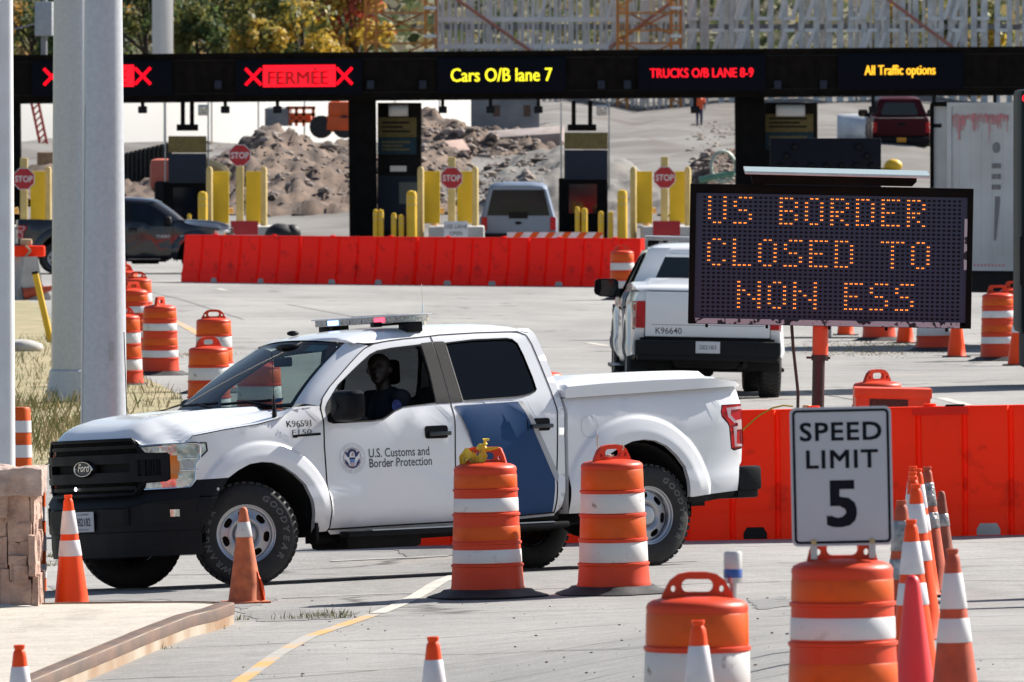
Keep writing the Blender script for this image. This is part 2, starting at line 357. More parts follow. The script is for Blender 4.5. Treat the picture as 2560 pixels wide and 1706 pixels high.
def build_wheel(root, cx, cz, sgn, steer=0., letters=True):
    w = thing('wheel', '', ''); del w['label']; del w['category']; w.parent = root
    Rr = .402
    t = MB(); pr = [(.222, -.115), (.236, -.128), (.30, -.138), (.355, -.134), (.382, -.112), (Rr - .004, -.088), (Rr, -.05), (Rr, 0), (Rr, .05), (Rr - .004, .088), (.382, .112), (.355, .134), (.30, .138), (.236, .128), (.222, .115)]
    t.lathe(pr, 64, cap=False)
    for i in range(44):              # tread blocks
        a = 2 * math.pi * i / 44; Mx = Matrix.Rotation(a, 4, 'Z')
        for z0, z1, o in ((-.105, -.045, .0), (-.035, .035, .07), (.045, .105, .0)):
            t.box(Rr - .012, Rr + .006, -.019 + o * .3, .019 + o * .3, z0, z1, 0, Mx)
    if letters:
        for body, a0 in (('GOODYEAR', 192), ('WRANGLER', 12)):
            n = len(body)
            for i, c in enumerate(body):
                ang = R(a0 + 47 - i * 13.2)
                V, Fc = text2d(c, .064, outline=.0007, sx=1.15, shear=.15)
                hh = .292
                vv = []
                for x, y in V:
                    aa = ang - x / .31; r = hh + y
                    zz = .1385 if r < .318 else .137
                    vv.append((r * math.cos(aa), r * math.sin(aa), zz + .001))
                t.add(vv, Fc, 1)
    rt = Matrix.Rotation(R(90) * -sgn, 4, 'X')
    tyre = t.obj('tyre', [M_rubber, M_letter], w, 50)
    r = MB(); r.lathe([(.214, -.11), (.216, .085), (.222, .118), (.236, .126), (.236, .118), (.226, .108), (.215, .10), (.205, .098), (.198, .075)], 48, cap=False)
    # disc with seven windows
    def dz(q): return interp(q, [0, .06, .085, .10, .125, .165, .198], [.062, .060, .055, .075, .085, .070, .066])
    outer = ell(0, 0, .199, .199, 56); holes = []
    for k in range(7):
        a = 2 * math.pi * k / 7 + .3
        hp = [(.143, -.20), (.165, -.26), (.184, -.20), (.187, 0), (.184, .20), (.165, .26), (.143, .20), (.137, 0)]
        holes.append([(q * math.cos(a + b), q * math.sin(a + b)) for q, b in hp])
    inn = [(q * math.cos(2 * math.pi * i / n), q * math.sin(2 * math.pi * i / n)) for q, n in ((.06, 14), (.085, 20), (.10, 24), (.125, 30), (.14, 36)) for i in range(n)]
    V, T = tri(outer, holes, inn); r.add([(x, y, dz(math.hypot(x, y))) for x, y in V], T)
    for hp in holes:
        m = len(hp); r.add([(x, y, dz(math.hypot(x, y))) for x, y in hp] + [(x, y, dz(math.hypot(x, y)) - .02) for x, y in hp], [(i, (i + 1) % m, m + (i + 1) % m, m + i) for i in range(m)])
    r.lathe([(.078, .05), (.078, .088), (.070, .098), (.05, .102), (.02, .103), (0, .103)], 32)
    rim = r.obj('rim', M_steel, w, 35)
    b = MB(); b.lathe([(0, .02), (.17, .02)], 32); b.lathe([(.212, -.1), (.16, .015)], 32, cap=False)
    br = b.obj('brake_disc', mat_brake, w, 30)
    w.location = (-cx, sgn * .86, cz)
    w.rotation_euler = (R(-90) * sgn, 0, 0)
    if steer: w.rotation_euler = (Matrix.Rotation(steer, 4, 'Z') @ Matrix.Rotation(R(-90) * sgn, 4, 'X')).to_euler()
    return w
mat_brake = mat('rusty_brake', (.10, .05, .035), .8, .3, var=.3, scale=30)

def make_pickup(name, label, paint, cbp=True, steer=0., number='K96591', plate=True, lightbar=True, cover=True, group=None, letters=True, opened=True, ant=True):
    rt = thing(name, label, 'pickup truck', group=group)
    def P(mb, nm, m, par=None, smooth=40, recalc=True):
        o = mb.obj(nm, m, par or rt, smooth, flip=True, recalc=recalc)
        if nm in ('fender', 'front_door', 'rear_door', 'bed_side', 'blue_stripe', 'grey_stripe', 'window_glass', 'pillar_trim', 'mirror_sail'):
            me = o.data; sg = 1 if sum(v.co.y for v in me.vertices) > 0 else -1       # exact surface normals, so panels shade evenly
            if sum(q.normal.y * q.area for q in me.polygons) * sg < 0: me.flip_normals()
            e = .014; ns = []
            for v in me.vertices:
                x, z = -v.co.x, v.co.z
                n = Vector(((sy_(x + e, z) - sy_(x - e, z)) / (2 * e), sg, -(sy_(x, z + e) - sy_(x, z - e)) / (2 * e))).normalized(); ns.append(n)
            me.normals_split_custom_set_from_vertices(ns)
        return o
    for s in (1, -1):
        # ---- front fender
        m = MB(); poly = HOODS + [(.60, 1.372), (.700, 1.365)] + [(.688, 1.228), (.682, 1.06), (.692, .72), (.700, .65), (.717, .55), (.722, .42), (.70, .395), (.592, .385)] + FI[::-1][1:12] + [(-.221, .84), (-.509, .836), (-.499, .957), (-.381, 1.059), (-.386, 1.116)]
        pl = HOODS + [(.60, 1.372), (.698, 1.366), (.689, 1.228), (.682, 1.06), (.692, .72), (.700, .65), (.717, .55), (.722, .42), (.70, .392)] + FI[::-1][:11] + [(-.221, .842), (-.36, .838), (-.507, .836), (-.497, .957), (-.379, 1.059), (-.384, 1.121)]
        side(m, pl, s); fen = P(m, 'fender', paint)
        lip = MB(); lp = dens(FI, .03, False); lip.grid([[(a, s * (sy_(a, b) + .001), b), (a * .985 + .0017, s * (sy_(a, b) - .035), b)] for a, b in lp]); P(lip, 'arch_lip', [paint if paint is not M_white else M_grey], fen)
        # ---- doors
        m = MB(); side(m, [(.731, .40)] + DF + DFR + [(1.88, .405)], s, 0, [FW]); dF = P(m, 'front_door', paint)
        m = MB(); side(m, [(1.897, .412)] + [(p[0] + .008, p[1]) for p in DFR[::-1]][1:] + DR[1:], s, 0, [RW]); dR = P(m, 'rear_door', paint)
        m = MB(); side(m, [(.745, .42), (.71, 1.1), (.72, 1.20), (1.2, 1.215), (1.45, 1.30), (1.87, 1.33), (1.87, .42)], s, -.07); P(m, 'door_trim', M_seat, dF)
        m = MB(); side(m, [(1.92, .42), (1.92, 1.33), (2.7, 1.36), (2.83, 1.30), (2.8, .46)], s, -.07); P(m, 'door_trim', M_seat, dR)
        for d, W_, lo in ((dF, FW, 0), (dR, RW, 0)):    # window frame return
            q = MB(); L = dens(W_, .03); n = len(L)
            q.grid([[(a, s * sy_(a, b, .003), b), (a, s * sy_(a, b, -.05), b)] for a, b in L + L[:1]]); 
            cx = sum(p[0] for p in W_) / len(W_); cz = sum(p[1] for p in W_) / len(W_)
            ins = [(a + (cx - a) * .022, b + (cz - b) * .045) for a, b in L]
            q.grid([[(a, s * sy_(a, b, .004), b), (c, s * sy_(c, e, .001), e)] for (a, b), (c, e) in zip(L + L[:1], ins + ins[:1])])
            P(q, 'window_seal', M_plast, d)
        g = MB(); side(g, RW, s, -.014); P(g, 'window_glass', M_tintg if opened else M_tint, dR)
        if not (s == 1 and opened): g = MB(); side(g, FW, s, -.014); P(g, 'window_glass', M_wind2 if opened else M_tint, dF)
        b = MB(); side(b, [(1.779, 1.828), (1.886, 1.836), (1.898, 1.712), (1.901, 1.348), (1.769, 1.346), (1.784, 1.594)], s, .003); P(b, 'pillar_trim', M_plast2, dF)
        b = MB(); side(b, [(1.902, 1.837), (1.998, 1.836), (2.003, 1.70), (2.016, 1.352), (1.914, 1.350), (1.911, 1.70)], s, .003); P(b, 'pillar_trim', M_plast2, dR)
        b = MB(); side(b, [(.742, 1.235), (.752, 1.345), (.78, 1.388), (.90, 1.50), (.915, 1.38), (.925, 1.235)], s, .004)
        P(b, 'mirror_sail', M_plast2, dF)
        # ---- handles
        for d, x0 in ((dF, 1.620), (dR, 2.578)):
            zc = 1.125 if d is dF else 1.150
            h = MB(); hp = rrect(x0, x0 + .215, zc - .048, zc + .052, .022); side(h, hp, s, .003, step=.02)
            P(h, 'handle_recess', M_plast, d)
            h = MB(); h.bbox(x0 + .025, x0 + .225, -.02, .02, zc - .028, zc + .006, .010, 0, Matrix.Translation((0, s * (sy_(x0 + .1, zc) + .024), 0)))
            P(h, 'handle', M_blk, d)
        # ---- bed side
        tlp = [(4.443, 1.247), (4.427, 1.19), (4.434, 1.152), (4.492, 1.095), (4.504, 1.07), (4.514, .895), (4.545, .88), (4.636, .895)]
        pl = BRAIL + [(4.627, 1.383), (4.648, 1.348), (4.652, 1.252)] + tlp + [(4.634, .88), (4.622, .79), (4.594, .76), (4.575, .66), (4.562, .563), (4.30, .545), (4.098, .527)] + RI[::-1] + [(2.95, .44), (2.946, .745), (2.956, 1.09), (2.966, 1.247)]
        m = MB(); side(m, pl, s); bed = P(m, 'bed_side', paint)
        rl = MB(); rl.grid([[(a, s * sy_(a, b), b), (a, s * (sy_(a, b) - .012), b + .012), (a, s * (sy_(a, b) - .09), b + .012)] for a, b in dens(BRAIL + [(4.64, 1.378)], .05, False)]); P(rl, 'bed_rail', paint, bed)
        lip = MB(); lp = dens(RI, .03, False); lip.grid([[(a, s * (sy_(a, b) + .001), b), (a + (3.6 - a) * .012, s * (sy_(a, b) - .035), b - .004)] for a, b in lp]); P(lip, 'arch_lip', [M_grey if paint is M_white else paint], bed)
        e = MB(); e.grid([[(a, s * sy_(a, b), b), (a, s * (sy_(a, b) - .12), b)] for a, b in BREAR]); P(e, 'bed_edge', paint, bed); e = MB(); e.grid([[(a - .002, s * sy_(a, b), b), (a - .002, s * (sy_(a, b) - .3), b)] for a, b in [(2.95, .44), (2.946, .745), (2.956, 1.09), (2.966, 1.247), (2.962, 1.346)]])
        P(e, 'bed_edge', paint, bed)
        if s == 1:
            fd = MB(); L = ell(3.163, 1.118, .080, .088, 40)
            fd.grid([[(a, sy_(a, b, .001), b), (3.163 + (a - 3.163) * .955, sy_(a, b, .001), 1.118 + (b - 1.118) * .955)] for a, b in L + L[:1]]); P(fd, 'fuel_flap', M_grey, bed)
        sk = MB(); side(sk, [(4.085, .525), (4.56, .56), (4.54, .52), (4.30, .49), (4.10, .475)], s, -.03); P(sk, 'bed_sill', M_plast, bed)
        # ---- cab corner and rocker
        m = MB(); inner = [(p[0] + .009, p[1]) for p in DR[5:]]
        side(m, [(2.70, 1.902), (2.75, 1.92)] + CR + [(2.816, .448)] + inner[::-1] + [(2.735, 1.889)], s); side(m, [(.72, .395), (.74, .402), (1.2, .41), (1.83, .416), (2.83, .455), (2.82, .43), (1.8, .385), (.75, .365)], s, -.012)
        ed = [(a, b) for a, b in CR]; m.grid([[(a, s * sy_(a, b), b), (a + .012, s * (sy_(a, b) - .03), b), (a + .012, s * (sy_(a, b) - .25), b)] for a, b in ed])
        P(m, 'cab_corner', paint)
        # ---- seams
        q = MB()
        for L in (DF, DFR, DR): seamline(q, L, s)
        seamline(q, [(.731, .405), (1.2, .412), (1.85, .418), (2.81, .455)], s, .006); seamline(q, HOODS, s, .004)
        P(q, 'panel_gap', M_gap)
        # ---- tail lamp
        t = MB(); side(t, TL, s, -.004); t.grid([[(4.66, s * sy_(4.655, z, -.004), z), (4.672, s * .86, z), (4.676, s * .80, z)] for z in (1.25, 1.19, 1.114, 1.0, .907)])
        tl = P(t, 'tail_lamp', M_red)
        t = MB(); band = [(4.49, 1.222), (4.655, 1.232), (4.655, 1.21), (4.535, 1.205), (4.53, 1.165), (4.575, 1.12), (4.648, 1.128), (4.648, 1.05), (4.585, 1.045), (4.575, .935), (4.64, .93), (4.64, .912), (4.555, .912), (4.55, 1.07), (4.60, 1.075), (4.60, 1.10), (4.56, 1.098), (4.502, 1.15)]
        side(t, band, s, .001, step=.03); P(t, 'lamp_band', M_wlens, tl)
        # ---- headlamp
        def fp(y, z, o=0.): return (xf(y) + o, s * y, z)
        h = MB()
        C_ = [(.672, 1.112), (.80, 1.116), (.90, 1.118), (.96, 1.119), (.985, 1.117), (.992, 1.10), (.991, 1.00), (.98, .96), (.976, .835), (.962, .785), (.90, .780), (.80, .779), (.70, .778), (.716, .826), (.80, .830), (.862, .834), (.884, .85), (.888, .94), (.888, 1.035), (.87, 1.052), (.80, 1.058), (.71, 1.064), (.69, 1.09)]
        V, T = tri(dens(C_, .03), (), [(a, b) for a in (.91, .935, .955, .97) for b in (.80, .86, .92, .98, 1.04, 1.09)] + [(a, b) for a in (.74, .80, .84, .88) for b in (.80, 1.09)])
        h.add([fp(y, z, .002) for y, z in V], T)
        HW = [(-.56, 1.119), (-.441, 1.118), (-.386, 1.116), (-.381, 1.059), (-.499, .957), (-.509, .828), (-.527, .793), (-.56, .782)]
        side(h, HW, s, -.002, step=.03); hl = P(h, 'headlamp', M_lens)
        h = MB(); ab = [(.890, 1.032), (.931, 1.033), (.931, .99), (.937, .985), (.937, .90), (.931, .895), (.931, .85), (.890, .849)]
        V, T = tri(dens(ab, .02)); h.add([fp(y, z, -.006) for y, z in V], T); P(h, 'amber_reflector', M_amber, hl)
        h = MB()
        for z in (1.005, .915): h.tube([fp(y, z, -.004) for y in (.935, .95, .965, .98, .985)], .006, 6)
        h.tube([fp(y, z, -.003) for y, z in C_[:13]], .007, 6); P(h, 'chrome_trim', M_chrome, hl)
        h = MB()
        for yy in (.80, .86, .92): h.grid([[fp(yy + a * .022, z, -.003) for a in (-1, 1)] for z in (1.07, 1.10)])
        P(h, 'lamp_reflector', M_steel, hl); h = MB(); h.grid([[fp(y, z, -.004) for y in (.945, .96, .972)] for z in (.925, .985)]); P(h, 'lamp_bowl', M_steel, hl)
        h = MB(); L = [(y, z) for y, z in C_[:13]]; h.tube([fp(y, z, .006) for y, z in [(.66, 1.118)] + C_[:5]], .010, 6); h.tube([(-.441, s * sy_(-.441, 1.118, 0), 1.12), (-.384, s * sy_(-.384, 1.118), 1.119), (-.377, s * sy_(-.377, 1.058), 1.058), (-.495, s * sy_(-.495, .957), .957), (-.503, s * sy_(-.503, .828), .828)], .007, 6)
        P(h, 'lamp_gasket', M_gap, hl)
        # black lower front corner and bumper end
        m = MB(); side(m, [(-.555, .836), (-.507, .834), (-.221, .840), (-.32, .72), (-.335, .706), (-.56, .712)], s, -.001); side(m, [(-.56, .703), (-.338, .700), (-.385, .60), (-.44, .45), (-.50, .40), (-.60, .42)], s, .008)
        P(m, 'bumper_end', M_plast2)
        # wheel housing
        for cx, cz in ((.11, .44), (3.6, .46)):
            a0, a1 = R(-10), R(190); q = MB(); rows = []
            for i in range(17):
                a = a0 + (a1 - a0) * i / 16; rows.append([(cx + .52 * math.cos(a), s * yy, cz + .52 * math.sin(a)) for yy in (.945, .55, .42)])
            q.grid(rows); q.add([(cx + .52 * math.cos(a0 + (a1 - a0) * i / 16), s * .42, cz + .52 * math.sin(a0 + (a1 - a0) * i / 16)) for i in range(17)], [tuple(range(17))]); P(q, 'wheel_housing', M_void)
        # running board
        q = MB(); q.bbox(.80, 2.86, s * .95 if s > 0 else s * 1.10, s * 1.10 if s > 0 else s * .95, .335, .385, .018); rb = P(q, 'running_board', M_plast)
        for xa, xb in ((1.02, 1.86), (2.02, 2.72)):
            q = MB(); n_ = int((xb - xa) / .035)
            for i in range(n_): q.box(xa + i * .035, xa + i * .035 + .026, s * 1.06 - .035, s * 1.06 + .035, .384, .389)
            q.box(xa, xb, s * 1.06 - .04, s * 1.06 + .04, .380, .386); P(q, 'step_tread', M_steel, rb)
        q = MB()
        for xx in (.95, 1.8, 2.65): q = MB(); q.tube([(xx, s * .6, .42), (xx, s * .98, .35)], .025, 6); P(q, 'bracket', M_void, rb)
        q = MB(); q.bbox(.575, .60, s * .96 if s > 0 else s * .98, s * .98 if s > 0 else s * .96, .33, .46, .004); q.box(.585, .59, s * .80 if s > 0 else s * .97, s * .97 if s > 0 else s * .80, .30, .45); P(q, 'mud_flap', M_plast)
        # mirror
        q = MB(); q.tube([(.86, s * .93, 1.30), (.80, s * 1.02, 1.295)], .055, 8); mr = P(q, 'mirror_arm', M_plast2)
        q = MB(); P0 = [(.985, 1.335), (.99, 1.45), (1.02, 1.482), (1.05, 1.488), (1.26, 1.478), (1.32, 1.445), (1.335, 1.33), (1.325, 1.29), (1.26, 1.262), (1.02, 1.262), (.99, 1.29)]
        # housing: outline in (y, z), swept back in x
        H = [(.975, 1.30), (.98, 1.44), (1.01, 1.475), (1.05, 1.482), (1.25, 1.476), (1.29, 1.45), (1.30, 1.32), (1.285, 1.275), (1.22, 1.245), (1.03, 1.235), (.985, 1.26)]
        cy = sum(p[0] for p in H) / len(H); cz = sum(p[1] for p in H) / len(H)
        q = MB(); q.grid([[(xx + .18 * (1.3 - y) * -.25, s * (cy + (y - cy) * k), cz + (z - cz) * k) for y, z in H + H[:1]] for xx, k in ((.74, .0), (.745, .60), (.76, .86), (.79, .97), (.84, 1.), (.875, .99), (.868, .9), (.86, 0))]); P(q, 'mirror_housing', M_plast, mr, 50)
        q = MB(); q.grid([[(.864, s * (cy + (y - cy) * k), cz + (z - cz) * k) for y, z in H + H[:1]] for k in (0., .86)]); P(q, 'mirror_glass', M_tint, mr)
    # ---- cowl, hood
    ys = [-.985, -.975, -.96, -.93, -.88, -.82, -.76, -.70, -.66, -.64, -.62, -.58, -.52, -.46, -.38, -.28, -.14, 0]; ys = ys[2:] + [-y for y in ys[2:-1]][::-1]
    m = MB(); rows = []
    for i in range(25):
        t = (i / 24) ** 1.6; r = []
        for y in ys:
            e = xf(y) + .012 if abs(y) < .95 else -.552; c = .30 + .14 * (abs(y) / .96) ** 2; x = e + (c - e) * t
            z = hoodz(x, y); 
            if i == 0: z = 1.165 - .048 * sstep(.615, .68, abs(y))
            r.append((x, y, z))
        rows.append(r)
    rows = [[(p[0] + .02, p[1], p[2] - .006) for p in rows[0]]] + rows
    m.grid(rows); P(m, 'hood', paint, None, 30)
    m = MB(); rows = []
    for t in (0, .33, .66, 1.):
        rows.append([(.29 + .14 * (abs(y) / .96) ** 2 + t * (.10 + .10 * (abs(y) / .96)), y, 1.372 - .012 * t - .03 * sstep(.7, .95, abs(y)) * (1 - t)) for y in [-.92 + .092 * i for i in range(21)]])
    m.grid(rows)
    for i in range(30):
        y = -.8 + i * .055; m.box(.31 + .12 * (abs(y) / .96) ** 2, .43 + .12 * (abs(y) / .96) ** 2, y, y + .018, 1.366, 1.376, 1)
    P(m, 'cowl', [M_plast, M_plast2])
    # ---- windscreen and cab frame
    def wsx(y, t):                      # t 0 bottom .. 1 top
        a = .85 - .20 * t; q = y / a
        sk = .06 * (1 - .3 * t) * (y / .85)
        xb = .36 + .14 * q * q + sk; xt = 1.03 + .11 * q * q + sk
        bow = -.035 * math.sin(math.pi * t)
        return (xb + (xt - xb) * t + bow, y, (1.372 + .010 * q * q) * (1 - t) + (1.888 - .045 * q * q) * t)
    qs = [-1 + i / 10 for i in range(21)]
    m = MB(); m.grid([[wsx(q * (.80 - .20 * t) * .985, t) for q in qs] for t in [i / 10 for i in range(11)]]); ws = P(m, 'windscreen', M_wind)
    m = MB()                            # black frit border
    for sg in (1, -1):
        m.grid([[tuple(Vector(wsx(sg * (.80 - .20 * t) * k, t)) + Vector((.004, 0, -.004))) for k in (.985, .925 if sg > 0 else .95)] for t in [i / 10 for i in range(11)]])
    m.grid([[tuple(Vector(wsx(q * (.80 - .20 * t) * .985, t)) + Vector((.004, 0, -.004))) for q in qs] for t in (1., .955)])
    m.grid([[tuple(Vector(wsx(q * (.80 - .20 * t) * .985, t)) + Vector((.004, 0, -.004))) for q in qs] for t in (0., .05)])
    P(m, 'windscreen_border', M_plast, ws)
    if cbp:
        m = MB(); m.grid([[tuple(Vector(wsx(y, t)) + Vector((.003, 0, -.003))) for y in (.30, .48)] for t in (.86, .955)]); P(m, 'visor_sticker', mat('pale_green_sticker', (.38, .62, .58), .5), ws)
        m = MB(); m.grid([[tuple(Vector(wsx(y, t)) + Vector((.003, 0, -.003))) for y in (.54, .62)] for t in (.07, .14)]); P(m, 'inspection_sticker', mat('blue_sticker', (.03, .2, .4), .5), ws)
        m = MB()
        for y0, y1, ya in ((-.62, -.06, .02), (.02, .58, .66)):
            m = MB(); m.tube([tuple(Vector(wsx(y0 + (y1 - y0) * i / 8, .045 + .02 * (i / 8))) + Vector((-.03, 0, .02))) for i in range(9)], .012, 6); m.tube([tuple(Vector(wsx(ya, 0)) + Vector((-.06, 0, .005))), tuple(Vector(wsx((y0 + y1) / 2, .05)) + Vector((-.04, 0, .028)))], .012, 6); P(m, 'wiper', M_plast)
    for s in (1, -1):                   # pillars from glass edge to door line
        m = MB(); rows = []
        tops = [(.700, 1.366), (.745, 1.43), (.84, 1.516), (.96, 1.603), (1.079, 1.69), (1.18, 1.76), (1.253, 1.805), (1.30, 1.822)]
        for i, (a, b) in enumerate(tops):
            t = i / (len(tops) - 1); g = wsx(s * (.80 - .20 * t) * .985, t); o = (a - .004, s * sy_(a, b), b)
            md = tuple((g[k] * .45 + o[k] * .55) + (0, s * .012, .012)[k] for k in range(3)); rows.append([g, tuple((g[k] * .8 + o[k] * .2) + (-.012, s * .006, .016)[k] for k in range(3)), md, o])
        m.grid(rows); P(m, 'windscreen_pillar', paint, None, 60)
    # ---- roof
    m = MB(); rows = []
    XR = [1.03, 1.06, 1.10, 1.18, 1.3, 1.5, 1.75, 2.0, 2.25, 2.45, 2.6, 2.72, 2.79, 2.84, 2.865, 2.87]
    ZR = [1.888, 1.902, 1.912, 1.928, 1.944, 1.962, 1.975, 1.982, 1.984, 1.980, 1.970, 1.955, 1.936, 1.905, 1.87, 1.80]
    ED = [(1.14, 1.843), (1.17, 1.846), (1.20, 1.852), (1.26, 1.845), (1.348, 1.845), (1.5, 1.862), (1.75, 1.877), (2.0, 1.891), (2.25, 1.897), (2.45, 1.898), (2.6, 1.898), (2.70, 1.897), (2.76, 1.893), (2.82, 1.88), (2.86, 1.85), (2.875, 1.80)]
    ED[0] = None
    for i, x in enumerate(XR):
        r = []
        for k in range(-10, 11):
            q = k / 10; s = 1 if q >= 0 else -1
            if i == 0: g = wsx(q * .60 * .985, 1.); r.append((g[0] - .004, g[1], g[2] + .006)); continue
            ex, ez = ED[i]; ey = sy_(ex, ez); w = abs(q) ** 2.2
            xx = x + (ex - x) * q * q; yy = q * ey
            zz = ZR[i] + (ez - ZR[i]) * (abs(q) ** 2 * .35 + abs(q) ** 9 * .65)
            r.append((xx, yy, zz))
        rows.append(r)
    m.grid(rows); roof = P(m, 'roof', paint, None, 70)
    # rear cab wall with window
    m = MB()
    rw = rrect(-.60, .60, 1.40, 1.80, .06); ow = [(-.80, 1.0), (.80, 1.0), (.85, 1.36), (.72, 1.78), (.66, 1.84), (-.66, 1.84), (-.72, 1.78), (-.85, 1.36)]
    V, T = tri(ow, [rw]); m.add([(2.945 - .12 * max(0, (z - 1.3)), y, z) for y, z in V], T); cw = P(m, 'cab_rear_wall', paint)
    m = MB(); V, T = tri(rw); m.add([(2.940 - .12 * max(0, (z - 1.3)), y, z) for y, z in V], T); P(m, 'rear_window', M_tint, cw)
    # ---- front: grille
    def fq(y, z, o=0.): return (xf(y) + o, y, z)
    def fpatch(mb, poly, o, mi=0, st=.05):
        x0 = min(p[0] for p in poly); x1 = max(p[0] for p in poly); z0 = min(p[1] for p in poly); z1 = max(p[1] for p in poly)
        inn = [(x0 + (x1 - x0) * i / 16, z0 + (z1 - z0) * j / 4) for i in range(1, 16) for j in range(1, 4)]; inn = [p for p in inn if inpoly(p[0], p[1], poly)]
        V, T = tri(dens(poly, st), (), inn); mb.add([fq(y, z, o) for y, z in V], T, mi)
    m = MB(); go = [(-.60, 1.168), (.60, 1.168), (.655, 1.10), (.70, 1.06), (.70, .83), (.655, .80), (.60, .745), (-.60, .745), (-.655, .80), (-.70, .83), (-.70, 1.06), (-.655, 1.10)]
    fpatch(m, go, .055); gr = P(m, 'grille', M_gap)
    m = MB()
    L = dens(go, .05); m.tube([fq(y, z, .005) for y, z in L + L[:1]], .014, 6)
    for zc, hw in ((1.112, .625), (.795, .62)): m.grid([[fq(-hw + 2 * hw * i / 16, zc + d, o) for i in range(17)] for d, o in ((-.014, .03), (-.014, .005), (.014, .005), (.014, .03))])
    for zc in (1.135, 1.083, .815, .772):
        for i in range(48): y = -.58 + 1.16 * i / 47; m.box(xf(y) + .035, xf(y) + .05, y - .004, y + .004, zc - .018, zc + .018)
    P(m, 'grille_mesh', M_plast, gr)
    bar = [(-.87, 1.057), (.87, 1.057), (.886, 1.035), (.882, .86), (.862, .838), (-.862, .838), (-.882, .86), (-.886, 1.035)]
    slotL = [(-.57, .985), (-.15, .985), (-.15, .918), (-.57, .918)]; slotR = [(.15, .985), (.59, .985), (.59, .918), (.15, .918)]; pk = [(.655, 1.008), (.836, 1.008), (.836, .882), (.655, .882)]; pkl = [(-a, b) for a, b in pk][::-1]
    m = MB(); hs = [dens(q, .04) for q in (slotL, slotR, pk, pkl)]
    bp_ = dens(bar, .04); inn = [(-.86 + 1.72 * i / 30, z) for i in range(31) for z in (.87, .90, 1.0, 1.03)]; inn = [p for p in inn if inpoly(*p, bp_) and not any(inpoly(*p, h) for h in hs)]
    V, T = tri(bp_, hs, inn); m.add([fq(y, z, -.012) for y, z in V], T)
    for lp in [bp_] + hs: m.grid([[fq(y, z, -.012), fq(y, z, .035)] for y, z in lp + lp[:1]])
    for q in (pk, pkl):
        fpatch(m, q, .012)
        for i in range(5): y = q[0][0] + (q[1][0] - q[0][0]) * (.45 + .11 * i); m.box(xf(y) - .004, xf(y) + .012, y - .006, y + .006, .89, 1.0)
    br = P(m, 'grille_bar', M_plast2, gr)
    m = MB(); m.grid([[fq(.03 + a * k, .953 + b * k * .46, -.014 - h) for a, b in [(math.cos(2 * math.pi * i / 40) * .135, math.sin(2 * math.pi * i / 40) * .135) for i in range(41)]] for k, h in ((1.13, 0), (1.09, .012), (1.06, .016))], 1)
    m.grid([[fq(.03 + a * k, .953 + b * k * .44, -.016 - h) for a, b in [(math.cos(2 * math.pi * i / 40) * .135, math.sin(2 * math.pi * i / 40) * .135) for i in range(41)]] for k, h in ((1.0, .01), (.97, .022), (.90, .022), (.88, .014))], 0)
    m.grid([[fq(.03 + a * k, .953 + b * k * .44, -.016 - .012) for a, b in [(math.cos(2 * math.pi * i / 40) * .135, math.sin(2 * math.pi * i / 40) * .135) for i in range(41)]] for k in (0, .90)], 2)
    if cbp: text_on(m, 'Ford', .085, lambda x, y: fq(.03 + x, .935 + y, -.031), 0, shear=.35, bold=.001)
    P(m, 'oval_emblem', [M_chrome, M_plast, mat('badge_dark', (.02, .025, .04), .3)], gr)
    m = MB(); m.lathe([(0, .012), (.012, .008), (.014, 0)], 12, 0, Matrix.Translation(fq(-.145, .80, -.0)) @ Matrix.Rotation(R(-90), 4, 'Y')); P(m, 'grille_strobe', M_glow if cbp else M_wlens, gr)
    # ---- front bumper
    m = MB(); ysb = [-.99 + .066 * i for i in range(31)]
    def bt(y): a = abs(y); return .70 - .045 * (1 - sstep(.55, .78, a))
    rows = []
    for nm, zf, o in (('u', lambda y: bt(y) + .085 + .03 * sstep(.55, .78, abs(y)), .06), ('a', lambda y: bt(y) + .055, .02), ('b', lambda y: bt(y) + .012, -.012), ('c', lambda y: bt(y) - .012, -.028), ('c2', lambda y: bt(y) - .018, -.02), ('d', lambda y: .48, -.030), ('e', lambda y: .455, -.026), ('e2', lambda y: .450, -.012), ('f', lambda y: .34, -.012), ('g', lambda y: .26, .0), ('h', lambda y: .245 + .03 * (abs(y) / .99) ** 2, .03)):
        rows.append([(xf(y) + o, y * 1.003, zf(y)) for y in ysb])
    m.grid(rows); bu = P(m, 'front_bumper', M_plast2, None, 35)
    for q in ([(.29, .632), (.59, .632), (.59, .508), (.29, .508)], [(-.59, .632), (-.29, .632), (-.29, .508), (-.59, .508)]):
        m = MB(); fpatch(m, q, -.042); m.grid([[fq(y, z, -.042), fq(y, z, -.02)] for y, z in dens(q, .05) + q[:1]]); P(m, 'bumper_pad', M_plast, bu)
    for s in (1, -1):
        m = MB(); pts = [(.70, .66), (.945, .66), (.946, .52), (.72, .52)]; V, T = tri(dens(pts, .03)); m.add([(xf(y) - .034, s * y, z) for y, z in V], T); fp_ = P(m, 'fog_recess', M_gap, bu)
        m = MB(); m.grid([[(xf(y) - .041, s * y, z) for y in (.90, .92, .942)] for z in (.56, .588, .615)]); P(m, 'fog_lamp', M_lens, bu)
        m = MB(); m.lathe([(.013, 0), (.012, .006), (0, .009)], 12, 0, Matrix.Translation((-.325, s * sy_(-.325, .757), .757)) @ Matrix.Rotation(R(-90) * s, 4, 'X')); P(m, 'bolt', M_steel, bu)
